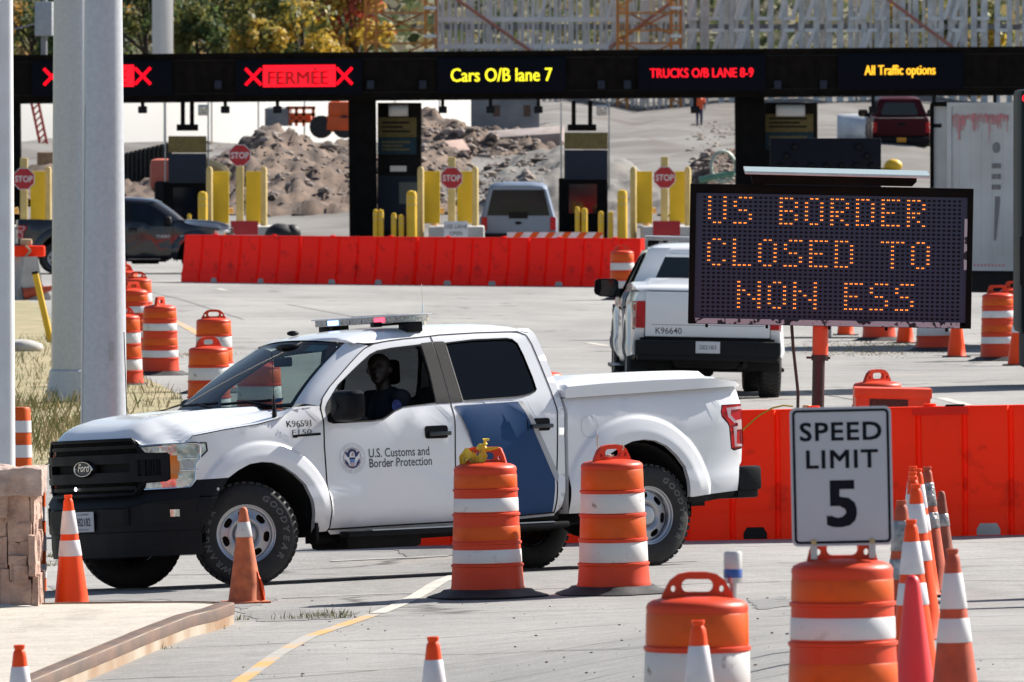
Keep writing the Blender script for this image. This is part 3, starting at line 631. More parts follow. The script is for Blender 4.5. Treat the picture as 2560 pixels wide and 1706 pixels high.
    if plate:
        m = MB(); m.bbox(-.953, -.947, .025 - .153, .025 + .153, .465, .622, .003); pl_ = P(m, 'licence_plate', M_plate, bu)
        m = MB(); fn = lambda dz: (lambda x, y: (-.9555, .025 + x, dz + y))
        text_on(m, '282182', .088, fn(.513), bold=.0012, sx=.85); text_on(m, 'U.S. GOVERNMENT', .021, fn(.595)); text_on(m, 'FOR OFFICIAL USE ONLY', .015, fn(.480)); P(m, 'plate_lettering', M_ink, pl_)
    # ---- rear: tailgate, bumper
    m = MB(); m.bbox(4.625, 4.675, -.80, .80, .80, 1.375, .015); tg = P(m, 'tailgate', paint)
    m = MB(); m.grid([[(4.677, y, z) for y in (-.72, .72)] for z in (.95, .955)]); m.bbox(4.672, 4.69, -.13, .13, 1.13, 1.22, .01); P(m, 'tailgate_handle', M_plast, tg)
    m = MB(); m.bbox(4.60, 4.82, -.93, .93, .56, .755, .03); m.bbox(4.60, 4.80, -.90, .90, .50, .60, .02); rb = P(m, 'rear_bumper', M_plast2 if cbp else M_plast)
    m = MB(); m.bbox(4.822, 4.828, -.155, .155, .60, .75, .002); P(m, 'licence_plate', M_plate if cbp else M_yplate, rb)
    if cbp:
        m = MB(); text_on(m, number, .11, lambda x, y: (4.6765, .50 - x, .84 + y), align='CENTER', bold=.001); P(m, 'fleet_number', M_ink, tg)
        m = MB(); text_on(m, '282183', .075, lambda x, y: (4.8295, -x, .65 + y), align='CENTER'); P(m, 'plate_lettering', M_ink, rb)
    # ---- underbody, cabin
    m = MB(); m.box(-.70, -.40, -.6, .6, .45, 1.05); m.box(-.42, .6, -.42, .42, .40, 1.1); m.box(.60, 2.92, -.84, .84, .40, .50); m.box(2.9, 4.6, -.42, .42, .45, .95); m.box(2.95, 4.62, -.86, .86, .98, 1.33); m.box(2.93, 3.05, -.86, .86, .48, 1.2); m.box(4.12, 4.62, -.86, .86, .58, 1.2)
    m.tube([(0, -.8, .39), (0, .8, .39)], .05, 8); m.tube([(3.683, -.8, .40), (3.683, .8, .40)], .06, 8); m.ball((3.683, 0, .39), (.16, .16, .15)); m.tube([(.8, .55, .33), (3.0, .55, .36), (4.5, -.5, .45)], .045, 8); m.bbox(1.0, 1.7, .2, .75, .24, .42, .04); m.box(.58, .62, -.84, .84, .5, 1.25); m.bbox(4.05, 4.5, -.4, .4, .40, .60, .05)
    P(m, 'underbody', M_void, None, 30)
    m = MB(); rows = []
    for x, z in ((.50, 1.33), (.70, 1.345), (.92, 1.335), (1.0, 1.28), (1.02, 1.0), (.98, .75)): rows.append([(x + .04 * abs(q), q * .86, z) for q in (-1, -.5, 0, .5, 1)])
    m.grid(rows); m.ball((.93, .40, 1.345), (.09, .2, .05)); P(m, 'dashboard', M_seat)
    m = MB(); Mx = Matrix.Translation((1.18, .40, 1.20)) @ Matrix.Rotation(R(62), 4, 'Y'); m.lathe([(.185 + .016 * math.cos(a), .016 * math.sin(a)) for a in [2 * math.pi * i / 8 for i in range(9)]], 28, 0, Mx, cap=False); m.ball((1.17, .40, 1.20), (.03, .06, .06)); m.tube([(1.17, .22, 1.2), (1.17, .58, 1.2)], .014, 6); m.tube([(1.15, .40, 1.19), (.98, .40, 1.10)], .03, 6); P(m, 'steering_wheel', M_plast)
    for yy in (.40, -.40):
        m = MB(); m.bbox(1.44, 1.99, yy - .25, yy + .25, .72, .90, .06); m.bbox(1.94, 2.09, yy - .25, yy + .25, .85, 1.50, .06, 0, Matrix.Translation((2.0, 0, .85)) @ Matrix.Rotation(R(12), 4, 'Y') @ Matrix.Translation((-2.0, 0, -.85))); m.bbox(2.12, 2.22, yy - .13, yy + .13, 1.52, 1.72, .04); P(m, 'seat', M_seat, None, 40)
    m = MB(); m.bbox(2.2, 2.75, -.72, .72, .75, .92, .06); m.bbox(2.68, 2.85, -.72, .72, .85, 1.5, .05); m.grid([[(2.27, y, z) for y in (-.78, .78)] for z in (.5, 1.2)]); P(m, 'rear_seat', M_seat, None, 40)
    m = MB(); m.bbox(.93, .965, -.12, .12, 1.69, 1.765, .015); m.tube([(.95, 0, 1.76), (.93, .04, 1.84)], .012, 6); m.ball((.985, .02, 1.845), (.06, .16, .03)); P(m, 'rear_view_mirror', M_plast)
    m = MB(); rows = [[(x, q * .62, 1.865 + .03 * sstep(1.0, 1.4, x) - .01 * q * q) for q in (-1, 0, 1)] for x in (1.18, 1.5, 2.0, 2.75)]; m.grid(rows); P(m, 'headliner', M_seat)
    # ---- wheels
    for cx in (0, 3.683):
        for s in (1, -1): build_wheel(rt, cx, .398, s, steer if cx == 0 else 0, letters)
    # ---- tonneau cover
    if cover:
        m = MB(); rows = []
        for x, zt in ((2.955, 1.362), (2.957, 1.43), (2.99, 1.462), (3.3, 1.478), (3.8, 1.488), (4.25, 1.485), (4.40, 1.478), (4.46, 1.455), (4.50, 1.448), (4.60, 1.44), (4.64, 1.41), (4.655, 1.388)):
            r = []
            for q in (-1., -1., -.985, -.95, -.80, -.74, -.5, -.25, 0, .25, .5, .74, .80, .95, .985, 1., 1.):
                lo = 1.35 + .026 * (x - 2.96); edge = lo + (zt - lo) * .80; a = abs(q)
                dome = .055 * (1 - sstep(.72, .82, a)) * sstep(3.0, 3.2, x) * (1 - sstep(4.38, 4.52, x))
                z = zt + dome if a < .95 else (zt - .004 if a < .98 else edge); r.append([x, q * .962 * (plan(x) if x > 4.1 else 1), z])
            r[0][2] = r[-1][2] = lo; rows.append(r)
        m.grid(rows); P(m, 'bed_cover', paint, None, 35)
    # ---- light bar, aerials
    if lightbar:
        m = MB(); lx = 1.65
        def lbx(y): return lx + .0 * y
        m.bbox(lx, lx + .27, -.68, .68, 2.050, 2.062, .005); lb = P(m, 'light_bar', M_white)
        m = MB(); O = [(0, -.62), (.05, -.68), (.22, -.68), (.27, -.64), (.27, .64), (.22, .68), (.05, .68), (.0, .62)]; 
        m.prism([(lx + a, b) for a, b in O], 2.000, 2.050, 0, Matrix(((1, 0, 0, 0), (0, 0, 1, 0), (0, 1, 0, 0), (0, 0, 0, 1)))); P(m, 'lamp_housing', M_ledoff, lb)
        for k in range(7):
            y0 = -.60 + k * .172; q = MB(); q.box(lx - .004, lx + .01, y0, y0 + .155, 2.006, 2.044)
            P(q, 'lamp_module', {1: M_ledb, 5: M_ledr}.get(k, M_ledoff) if True else 0, lb)
        q = MB(); q.box(lx + .08, lx + .17, -.2, .35, 2.0625, 2.067); q.box(lx + .05, lx + .2, -.5, -.44, 1.96, 2.0); P(q, 'cable_strip', M_plast, lb)
        q = MB()
        for yy in (-.6, .58): q = MB(); q.bbox(lx + .06, lx + .2, yy - .07, yy + .07, 1.92, 2.002, .01); P(q, 'mounting_foot', M_plast, lb)
        q = MB(); q.tube([(lx - .1, .45, 1.985), (lx + .05, .5, 1.99), (lx + .15, .56, 2.0)], .012, 6); q.bbox(lx - .12, lx - .04, .38, .44, 1.97, 2.01, .01); P(q, 'roof_cable', M_plast, lb)
    if ant:
        q = MB(); q.tube([(.30, .885, 1.285), (.30, .885, 1.36)], [.022, .016]); q.tube([(.30, .885, 1.36), (.30, .885, 1.40), (.30, .885, 1.47)], [.016, .010, .004]); q.tube([(.30, .885, 1.46), (.30, .885, 1.80)], .003, 5); P(q, 'aerial', M_plast)
        q = MB(); q.tube([(-.02, -.80, 1.34), (-.02, -.79, 2.02)], .004, 5); P(q, 'aerial', M_plast)
        q = MB(); q.tube([(2.08, .30, 1.975), (2.08, .30, 2.01)], .018); q.tube([(2.08, .30, 2.01), (2.08, .30, 2.07), (2.08, .30, 2.16)], [.012, .008, .003]); q.tube([(2.08, .30, 2.15), (2.08, .30, 2.30)], .0025, 5); P(q, 'aerial', M_chrome)
        q = MB(); q.ball((1.27, -.35, 1.955), (.05, .05, .022)); P(q, 'gps_puck', M_plast)
    # ---- livery
    if cbp:
        for s in (1, -1):
            def on_(x, z, o=.0014): return (x, s * sy_(x, z, o), z)
            b = MB(); side(b, [(1.932, 1.326), (2.53, 1.340), (2.81, .72), (2.79, .46), (2.36, .445), (2.10, .88), (2.02, 1.13)], s, .005); P(b, 'blue_stripe', M_blue)
            b = MB(); side(b, [(2.535, 1.340), (2.575, 1.342), (2.852, .75), (2.838, .70), (2.812, .715)], s, .0055); P(b, 'grey_stripe', M_grey)
            b = MB()
            f1 = lambda x0, z0: (lambda x, y: on_(x0 + (x if s == 1 else -x), z0 + y))
            if s == 1:
                sl = .0162
                g1 = lambda x0, z0: (lambda x, y: on_(x0 + x, z0 + y + sl * 0 * x))
                text_on(b, 'U.S. Customs and', .098, g1(1.09, .950), align='LEFT', sx=.80, bold=.0006); text_on(b, 'Border Protection', .098, g1(1.09, .872), align='LEFT', sx=.80, bold=.0006)
                [text_on(b, number, .072, (lambda x, y: on_(.352 + x + dx, 1.212 + y, .0014 + abs(dx) * .1)), align='LEFT', sx=1.08) for dx in (-.002, 0, .002)]
            P(b, 'livery_lettering', M_ink)
            if s == 1:
                b = MB(); cx, cz = .940, .950
                for r0, r1, mi in ((.118, .115, 0), (.083, .081, 1), (.0795, .076, 2)): b.grid([[on_(cx + r * math.cos(a), cz + r * math.sin(a), .0012) for r in (r0, r1)] for a in [2 * math.pi * i / 48 for i in range(49)]], mi)
                for body, a0, da, r_, up in (('U.S. DEPARTMENT OF', 198, -12.6, .092, 1), ('HOMELAND SECURITY', 208, 8.0, .108, -1)):
                    for i, c in enumerate(body):
                        a = R(a0 + da * i); V, Fc = text2d(c, .023)
                        tx, tz = (math.sin(a), -math.cos(a)) if up > 0 else (-math.sin(a), math.cos(a)); nx, nz = (math.cos(a), math.sin(a)) if up > 0 else (-math.cos(a), -math.sin(a))
                        b.add([on_(cx + r_ * math.cos(a) + tx * x + nx * y, cz + r_ * math.sin(a) + tz * x + nz * y, .0012) for x, y in V], Fc, 0)
                eg = lambda pts, mi, o=.0016: (lambda VT: b.add([on_(cx + x * .075, cz + z * .075, o) for x, z in VT[0]], VT[1], mi))(tri(pts))
                eg([(-.95, .72), (-.55, .60), (-.42, .86), (0, 1.0), (.42, .86), (.55, .60), (.95, .72), (.62, .18), (.36, .10), (.30, .50), (.12, .72), (-.12, .70), (-.30, .50), (-.36, .10), (-.62, .18)], 1)
                eg([(-.10, .62), (.10, .60), (.16, .42), (.08, .20), (-.12, .22), (-.02, .46)], 2, .0021)
                eg([(-.36, .08), (.36, .08), (.34, -.12), (-.34, -.12)], 1); eg([(-.34, -.14), (.34, -.14), (.26, -.48), (0, -.66), (-.26, -.48)], 3)
                eg([(-.92, -.02), (-.52, -.46), (-.40, -.78), (0, -.86), (.40, -.78), (.52, -.46), (.92, -.02), (.86, -.52), (.46, -.92), (0, -1.04), (-.46, -.92), (-.86, -.52)], 1); eg([(-.34, -.56), (0, -.42), (.34, -.56), (.12, -.86), (-.12, -.86)], 2, .0022)
                P(b, 'agency_seal', [M_grey, M_navy, M_wlens, mat('seal_light_blue', (.12, .25, .55), .5)])
                b = MB(); [text_on(b, 'F150', .058, (lambda x, y: on_(.388 + x * 1.65 + dx, 1.150 + y, .005 + abs(dx) * .2)), align='LEFT', shear=.1) for dx in (-.0012, .0012)]
                q = MB(); pb = [(.400, 1.128), (.402, 1.150), (.66, 1.160), (.66, 1.140), (.45, 1.134), (.44, 1.126)]; V, T = tri(pb); q.add([on_(x, z, .004) for x, z in V], T)
                q2 = P(q, 'model_badge', M_plast); P(b, 'badge_lettering', mat('badge_steel', (.16, .17, .19), .35, .6), q2)
    return rt
# ---------------------------------------------------------------- near truck
def truck_matrix(yaw, pit, rol, T):
    c, s = math.cos, math.sin
    ex = Vector((c(yaw), s(yaw), 0)); ey = Vector((s(yaw), -c(yaw), 0)); ez = Vector((0, 0, 1))
    e2 = c(pit) * ex + s(pit) * ez; z2 = -s(pit) * ex + c(pit) * ez
    e3 = c(rol) * ey + s(rol) * z2; z3 = -s(rol) * ey + c(rol) * z2
    m = Matrix((( -e2.x, e3.x, z3.x, T[0]), (-e2.y, e3.y, z3.y, T[1]), (-e2.z, e3.z, z3.z, T[2]), (0, 0, 0, 1)))
    return m
TRUCK_M = truck_matrix(.57757, .020524, .047553, (-2.51964, 88.80393, -.06139))
t1 = make_pickup('pickup_truck', 'white pickup with a blue door stripe, seal and a lit roof light bar, nearest vehicle', M_white, steer=R(-27))
t1.matrix_world = TRUCK_M
# ================================================================ SETTING
def road_mat(name, c1, c2, cracks=True):
    m = bpy.data.materials.new(name); m.use_nodes = True; t = m.node_tree; b = t.nodes['Principled BSDF']; b.inputs['Roughness'].default_value = .9
    N = t.nodes.new; L = t.links.new
    tc = N('ShaderNodeTexCoord')
    def noise(sc, det, vec=None, ro=.55):
        n = N('ShaderNodeTexNoise'); n.inputs['Scale'].default_value = sc; n.inputs['Detail'].default_value = det; n.inputs['Roughness'].default_value = ro; L(vec or tc.outputs['Object'], n.inputs['Vector']); return n.outputs[0]
    def ramp(x, p0, p1, a, c):
        r = N('ShaderNodeValToRGB'); r.color_ramp.elements[0].position = p0; r.color_ramp.elements[1].position = p1; r.color_ramp.elements[0].color = a; r.color_ramp.elements[1].color = c; L(x, r.inputs[0]); return r.outputs[0]
    def mix(f, a, c, mode='MIX'):
        n = N('ShaderNodeMix'); n.data_type = 'RGBA'; n.blend_type = mode
        if isinstance(f, float): n.inputs[0].default_value = f
        else: L(f, n.inputs[0])
        L(a, n.inputs[6]); L(c, n.inputs[7]); return n.outputs[2]
    g = lambda v: (v, v, v, 1)
    mp = N('ShaderNodeMapping'); mp.inputs['Scale'].default_value = (.5, .10, 1); L(tc.outputs['Object'], mp.inputs[0])
    base = ramp(noise(.6, 6, mp.outputs[0]), .36, .66, tuple(c2) + (1,), tuple(c1) + (1,))
    fine = ramp(noise(38, 3, None, .8), .30, .72, g(.62), g(1.12))
    o = mix(1., base, fine, 'MULTIPLY')
    mid = ramp(noise(5, 5, None, .7), .3, .7, g(.80), g(1.07)); o = mix(1., o, mid, 'MULTIPLY')
    mp3 = N('ShaderNodeMapping'); mp3.inputs['Scale'].default_value = (.35, 1.6, 1); mp3.inputs['Rotation'].default_value = (0, 0, .1); L(tc.outputs['Object'], mp3.inputs[0])
    streak = ramp(noise(1.2, 4, mp3.outputs[0]), .40, .62, g(.94), g(1.03)); o = mix(1., o, streak, 'MULTIPLY')
    rust = ramp(noise(.45, 5), .60, .78, (0, 0, 0, 1), (.45, .45, .45, 1)); tan = N('ShaderNodeRGB'); tan.outputs[0].default_value = (c1[0] * 1.12, c1[1] * .93, c1[2] * .74, 1); o = mix(rust, o, tan.outputs[0])
    if cracks:
        vo = N('ShaderNodeTexVoronoi'); vo.feature = 'DISTANCE_TO_EDGE'; vo.inputs['Scale'].default_value = .16
        mp2 = N('ShaderNodeMapping'); mp2.inputs['Scale'].default_value = (.7, 1.6, 1); wz = N('ShaderNodeTexNoise'); wz.inputs['Scale'].default_value = 1.1; wz.inputs['Detail'].default_value = 5
        L(tc.outputs['Object'], mp2.inputs[0]); L(mp2.outputs[0], wz.inputs['Vector']); ad = N('ShaderNodeVectorMath'); ad.operation = 'MULTIPLY_ADD'; ad.inputs[1].default_value = (.9, .9, .9); L(wz.outputs['Color'], ad.inputs[0]); L(mp2.outputs[0], ad.inputs[2]); L(ad.outputs[0], vo.inputs['Vector'])
        cr = ramp(vo.outputs['Distance'], .0, .010, g(.22), g(1.)); o = mix(1., o, cr, 'MULTIPLY')
        sp = N('ShaderNodeTexVoronoi'); sp.inputs['Scale'].default_value = 1.7; L(tc.outputs['Object'], sp.inputs['Vector']); o = mix(1., o, ramp(sp.outputs['Distance'], .02, .035, g(.35), g(1.)), 'MULTIPLY')
    oil = ramp(noise(.9, 6, mp.outputs[0], .6), .22, .36, g(.62), g(1.)); o = mix(1., o, oil, 'MULTIPLY')
    L(o, b.inputs['Base Color'])
    bp = N('ShaderNodeBump'); bp.inputs['Strength'].default_value = .5; bp.inputs['Distance'].default_value = .012; L(noise(60, 4), bp.inputs['Height']); L(bp.outputs[0], b.inputs['Normal'])
    return m
M_road = road_mat('worn_asphalt', (.39, .378, .362), (.275, .268, .26))
M_walk = road_mat('pavement_concrete', (.62, .56, .485), (.55, .495, .43), False)
M_dirt = mat('gravel_ground', (.190, .182, .172), .95, scale=.22, bump=1., bscale=2.5, col2=(.105, .09, .08), detail=12)
M_dirtb = mat('brown_dirt', (.175, .120, .088), .95, scale=1.3, bump=1., bscale=4, col2=(.055, .038, .031), detail=10)
M_hill = mat('hill_ground', (.20, .17, .10), .95, scale=.05, col2=(.07, .075, .03), detail=8)
M_verge = mat('dry_turf', (.36, .29, .17), .95, scale=1.6, col2=(.20, .19, .09), detail=6, bump=.6, bscale=12)
M_yel = mat('yellow_marking', (.56, .31, .105), .85, scale=1.0, col2=(.36, .34, .31), lo=.46, hi=.56, detail=12)
M_cream = mat('faded_marking', (.56, .52, .45), .85, scale=5, col2=(.40, .385, .36), lo=.36, hi=.60, detail=10)
M_conc = mat('concrete', (.50, .48, .45), .9, var=.12, scale=2.5, bump=.3, bscale=20, detail=8)
M_conc2 = mat('grey_concrete', (.24, .245, .26), .9, var=.15, scale=1.5, bump=.3, bscale=12)
M_kface = mat('stained_kerb_face', (.42, .37, .30), .9, scale=1.2, col2=(.26, .15, .08), bump=.3, bscale=14, detail=10, lo=.34, hi=.68)
M_rust = mat('rusty_steel_kerb', (.135, .072, .047), .75, .0, scale=1.6, col2=(.070, .044, .034), bump=.35, bscale=16, detail=10)
M_galv = mat('galvanised_steel', (.46, .49, .54), .33, .0, scale=22, col2=(.39, .42, .47), detail=10, bump=.04, bscale=120, spec=1., lo=.3, hi=.7)
M_wpole = mat('white_painted_pole', (.72, .73, .74), .45, var=.05, scale=4)
M_stone = mat('split_sandstone', (.52, .35, .28), .95, scale=5, col2=(.30, .19, .15), bump=.9, bscale=26, detail=9)
M_cap = mat('sandstone_cap', (.52, .40, .35), .95, scale=7, col2=(.33, .23, .19), bump=.8, bscale=24, detail=9)
M_or = mat('drum_orange', (.62, .050, .013), .45, scale=5, spec=.3, col2=(.30, .045, .02), lo=.24, hi=.36, detail=11)
M_or2 = mat('orange_sheeting', (.66, .088, .004), .42, scale=3, spec=.3, col2=(.40, .055, .006), lo=.22, hi=.40, detail=11)
M_ws = mat('white_sheeting', (.66, .66, .67), .45, scale=7, col2=(.40, .37, .35), lo=.22, hi=.38, detail=12)
M_wdirty = mat('scuffed_sheeting', (.62, .61, .60), .5, scale=11, col2=(.30, .24, .21), lo=.27, hi=.36, detail=12)
M_cone = mat('cone_orange', (.95, .072, .006), .45, var=.05, scale=4, spec=.3)
M_cone_red = mat('cone_red', (.82, .035, .045), .45, var=.04, scale=4)
M_cone_old = mat('faded_cone', (.62, .16, .055), .7, scale=9, col2=(.38, .09, .04), detail=8)
M_cone_dk = mat('weathered_cone', (.55, .085, .03), .65, scale=7, col2=(.36, .055, .025), detail=8)
M_collar = mat('cone_collar', (.74, .70, .73), .45, var=.05, scale=10)
M_tape = mat('silver_tape', (.46, .46, .47), .35, .5, scale=16, col2=(.22, .22, .23), bump=.8, bscale=25)
M_base = mat('black_rubber_base', (.028, .029, .032), .65, var=.25, scale=9, bump=.2, bscale=60)
def plastic_shell(name, c1, c2, tr=.3):
    m = mat(name, c1, .5, scale=3.2, spec=.25, col2=c2, detail=12, lo=.26, hi=.42); t = m.node_tree; b = t.nodes['Principled BSDF']; o = t.nodes['Material Output']
    tl = t.nodes.new('ShaderNodeBsdfTranslucent'); mx = t.nodes.new('ShaderNodeMixShader'); mx.inputs[0].default_value = tr
    t.links.new(t.nodes[m['ramp']].outputs[0], tl.inputs[0]); t.links.new(b.outputs[0], mx.inputs[1]); t.links.new(tl.outputs[0], mx.inputs[2]); t.links.new(mx.outputs[0], o.inputs[0]); return m
M_barr = plastic_shell('red_plastic_barrier', (.92, .024, .008), (.50, .016, .010), .22)
M_barr2 = plastic_shell('orange_red_barrier', (.97, .050, .005), (.48, .024, .008), .26)
M_box = mat('orange_steel_box', (.82, .075, .015), .45, var=.06)
M_canopy = mat('black_cladding', (.009, .008, .0075), .8, var=.2, scale=3, spec=.08)
M_canopy2 = mat('brown_black_cladding', (.014, .011, .0092), .85, var=.2, scale=3, spec=.08)
M_disp = mat('display_face', (.002, .003, .009), .6, spec=.1)
M_ledred = mat('red_led', (.5, .01, .03), .5, emit=(1., .0, .008), estr=.85)
M_ledred2 = mat('dim_red_led', (.3, .005, .01), .5, emit=(1., .0, .01), estr=.16)
M_ledyel = mat('yellow_led', (.5, .5, .02), .5, emit=(1., .86, .02), estr=.8)
M_ledamb = mat('amber_led', (.5, .3, .02), .5, emit=(1., .48, .02), estr=.9)
M_ledor = mat('message_led', (.5, .2, .02), .5, emit=(1., .22, .03), estr=1.6)
M_brick = mat('dark_brick', (.012, .009, .007), .9, var=.3, scale=6)
M_sgy = mat('tan_sign', (.20, .15, .045), .7, var=.15, scale=8)
M_sgb = mat('teal_sign', (.012, .05, .075), .7, var=.15, scale=8)
M_sgn = mat('navy_sign', (.010, .016, .035), .7)
M_bollard = mat('yellow_bollard', (.72, .44, .015), .5, var=.05, scale=3)
M_guard = mat('yellow_guard_plate', (.66, .45, .012), .5, var=.05, scale=2)
M_pale = mat('pale_yellow_post', (.62, .46, .17), .6, var=.08, scale=3)
M_stop = mat('stop_sign_red', (.42, .012, .018), .5)
M_wht = mat('white_sign', (.68, .68, .70), .5)
M_signw = mat('speed_sign_white', (.46, .49, .535), .4, var=.02, scale=4)
M_signk = mat('sign_black', (.006, .007, .014), .6, spec=.15)
M_alu = mat('aluminium', (.55, .56, .58), .4, .7)
M_brown = mat('dark_brown_paint', (.045, .012, .010), .45, var=.15, scale=8)
M_board = mat('display_board', (.016, .030, .074), .5, var=.04, scale=1.2)
M_pix = mat('unlit_pixel', (.005, .005, .008), .6, spec=.15)
M_dirtyw = mat('chipped_white_paint', (.46, .45, .49), .7, scale=14, col2=(.012, .012, .02), lo=.44, hi=.47, detail=7)
M_trail = mat('trailer_white', (.62, .62, .62), .5, scale=1.1, col2=(.50, .49, .47), detail=9)
M_trailg = mat('trailer_grey', (.50, .50, .49), .6, var=.1, scale=2)
M_redt = mat('faded_red_lettering', (.72, .26, .27), .6)
M_orange = mat('machine_orange', (.72, .10, .012), .45, var=.1, scale=2)
M_pink = mat('faded_red_machine', (.60, .15, .10), .6, var=.1, scale=2)
M_cream2 = mat('pale_boom', (.62, .48, .25), .6, var=.1, scale=2)
M_frame = mat('galvanised_stud', (.74, .74, .73), .6, .0, var=.15, scale=1.5)
M_whitef = mat('white_rail', (.82, .82, .81), .6, var=.05)
M_scaf = mat('orange_scaffold', (.62, .22, .035), .55, var=.15, scale=2)
M_bark = mat('bark', (.10, .075, .055), .95, var=.3, scale=8)
M_vest = mat('orange_vest', (.80, .10, .02), .7)
M_jean = mat('blue_work_trousers', (.02, .03, .09), .8)
M_tarp = mat('black_tarpaulin', (.008, .008, .010), .6, var=.3, scale=6, bump=.4)
M_green = mat('green_hose', (.18, .42, .32), .5)
M_wire = mat('yellow_cable', (.62, .40, .04), .5)
M_slab = mat('pink_slab', (.52, .36, .30), .9, var=.1, scale=2, bump=.4)
M_slabd = mat('slab_edge', (.10, .05, .045), .9)
M_log = mat('grey_slab', (.36, .30, .28), .9, var=.15, scale=2, bump=.4)

# ---- road sheet (fine near the truck, coarse far off), gravel yard and hills
def ground_obj(name, m, xs, ys, dz=0., kind='structure'):
    mb = MB(); mb.grid([[(x, y, gz(x, y) + dz) for x in xs] for y in ys]); o = mb.obj(name, m, None, 180); return struct(o, kind)
xs = [-150, -90, -50, -30, -22, -16] + [-14 + .5 * i for i in range(57)] + [16, 22, 30, 50, 90, 150]
ys = [20, 35, 45, 52] + [54 + .75 * i for i in range(70)] + [107 + 4 * i for i in range(24)] + [203 + 8 * i for i in range(15)] + [318]
ground_obj('road', M_road, xs, ys)
xs2 = [-400, -200, -120, -70, -40, -28, -20, -14, -8, -3, 3, 8, 14, 20, 28, 40, 70, 120, 200, 400]
from mathutils import noise as mn_
xf_ = [-60 + 1.2 * i for i in range(101)]
mb = MB(); mb.grid([[(x, y, gz(x, y) + (0 if y < 321 else random.uniform(-.05, .08) + sstep(322, 345, y) * .42 * mn_.fractal(Vector((x * .22, y * .09, 1)), .9, 2.1, 5))) for x in [-500, -250, -120] + xf_ + [120, 250, 500]] for y in [318] + [320 + 2.2 * i for i in range(30)] + [390 + 12 * i for i in range(24)]])
struct(mb.obj('gravel_yard', M_dirt, None, 180))
mb = MB(); mb.grid([[(x, y, gz(x, y) + 3.5 * math.sin(x * .021 + 1) * sstep(680, 800, y)) for x in [-900 + 45 * i for i in range(41)]] for y in [666, 690, 720, 760, 800, 850, 900, 1000, 1150, 1300]])
struct(mb.obj('hills', M_hill, None, 180))

# ---- pavement with rusty steel kerb (bottom left)
front = [gp(531, 1437), gp(500, 1449), gp(440, 1464), gp(350, 1500), gp(270, 1535), gp(190, 1569), gp(60, 1625), gp(-160, 1700)]
HK = .15
back = [gp(-260, 1396, HK), gp(-40, 1391, HK), gp(140, 1386, HK), gp(300, 1384, HK), gp(440, 1383, HK), gp(505, 1384, HK)]
back = [Vector((p.x, p.y, p.z - HK)) for p in back]
nose = [Vector((back[-1].x + .05, back[-1].y - .12, 0)), Vector((front[0].x + .02, (back[-1].y + front[0].y) / 2, 0))]
path = back + nose + front
path = [Vector((p.x, p.y, gz(p.x, p.y))) for p in path]
mb = MB(); rows = []
for i, p in enumerate(path):
    a = path[max(0, i - 1)]; b = path[min(len(path) - 1, i + 1)]; d = (b - a); d.z = 0; d.normalize(); n = Vector((d.y, -d.x, 0))
    rows.append((p, n))
def sweep(pr_): return [[(p.x + n.x * q, p.y + n.y * q, gz(p.x, p.y) + z) for q, z in pr_] for p, n in rows]
kb = MB(); kb.grid(sweep([(.004, -.03), (.003, .152), (.13, .150), (.14, .12)])); struct(kb.obj('kerb', M_kface, None, 30))
kb = MB(); kb.grid(sweep([(.002, .070), (0, .072), (-.001, .142), (.006, .152), (.018, .156), (.105, .157), (.107, .152)])); struct(kb.obj('kerb_edging', M_rust, None, 40))
inner = [(p.x + n.x * .125, p.y + n.y * .125) for p, n in rows]
inner += [(inner[-1][0] - 4, inner[-1][1] - 2), (inner[0][0] - 4, inner[0][1])]
V, T = tri(dens(inner, .35), (), [(x, y) for x in [-6 + .4 * i for i in range(20)] for y in [66 + .5 * i for i in range(40)] if inpoly(x, y, inner)])
mb = MB(); mb.add([(x, y, gz(x, y) + .147) for x, y in V], T); struct(mb.obj('pavement', M_walk, None, 180))
# ---- dry verge on the left
vp = [(-60, 1130), (60, 1105), (130, 1060), (230, 1000), (330, 960), (425, 932), (412, 912), (350, 882), (290, 862), (200, 805), (120, 745), (98, 700), (60, 696), (-60, 700)]
VP = [gp(u, v) for u, v in vp]; VP2 = [(p.x, p.y) for p in VP] + [(-30, 240), (-30, 95)]
V, T = tri(dens(VP2, 1.5), (), [(-28 + 1. * i, 94 + 2.5 * j) for i in range(30) for j in range(60) if inpoly(-28 + 1. * i, 94 + 2.5 * j, VP2)])
mb = MB(); mb.add([(x, y, gz(x, y) + .02 + .03 * random.random()) for x, y in V], T); struct(mb.obj('verge', M_verge, None, 180))
def blades(name, pts, h, w, mats, n_per=1):
    mb = MB()
    for x, y, k in pts:
        z = gz(x, y); hh = h * random.uniform(.5, 1.25) * k; a = random.uniform(0, 6.28); dx = random.uniform(-.5, .5) * hh; dy = random.uniform(-.3, .3) * hh; ww = w * random.uniform(.7, 1.3)
        c, s = math.cos(a) * ww, math.sin(a) * ww
        mb.add([(x - c, y - s, z), (x + c, y + s, z), (x + c * .6 + dx * .4, y + s * .6 + dy * .4, z + hh * .55), (x + dx, y + dy, z + hh)], [(0, 1, 2), (0, 2, 3)], random.choice(range(len(mats))))
    return mb.obj(name, mats, None, None, recalc=False)
Mg = [mat('dry_grass', (.48, .37, .20), .9), mat('straw_grass', (.38, .30, .16), .9), mat('green_grass', (.13, .18, .045), .9), mat('olive_grass', (.26, .24, .10), .9)]
pts = []
while len(pts) < 15000:
    x = random.uniform(-14, -1.5); y = 98 + 90 * random.random() ** 1.3
    if inpoly(x, y, VP2): pts.append((x, y, .6 + .7 * random.random()))
o = blades('grass', pts, .15, .007, [Mg[0], Mg[1], Mg[1], Mg[3], Mg[0]]); struct(o, 'stuff')
pts = []
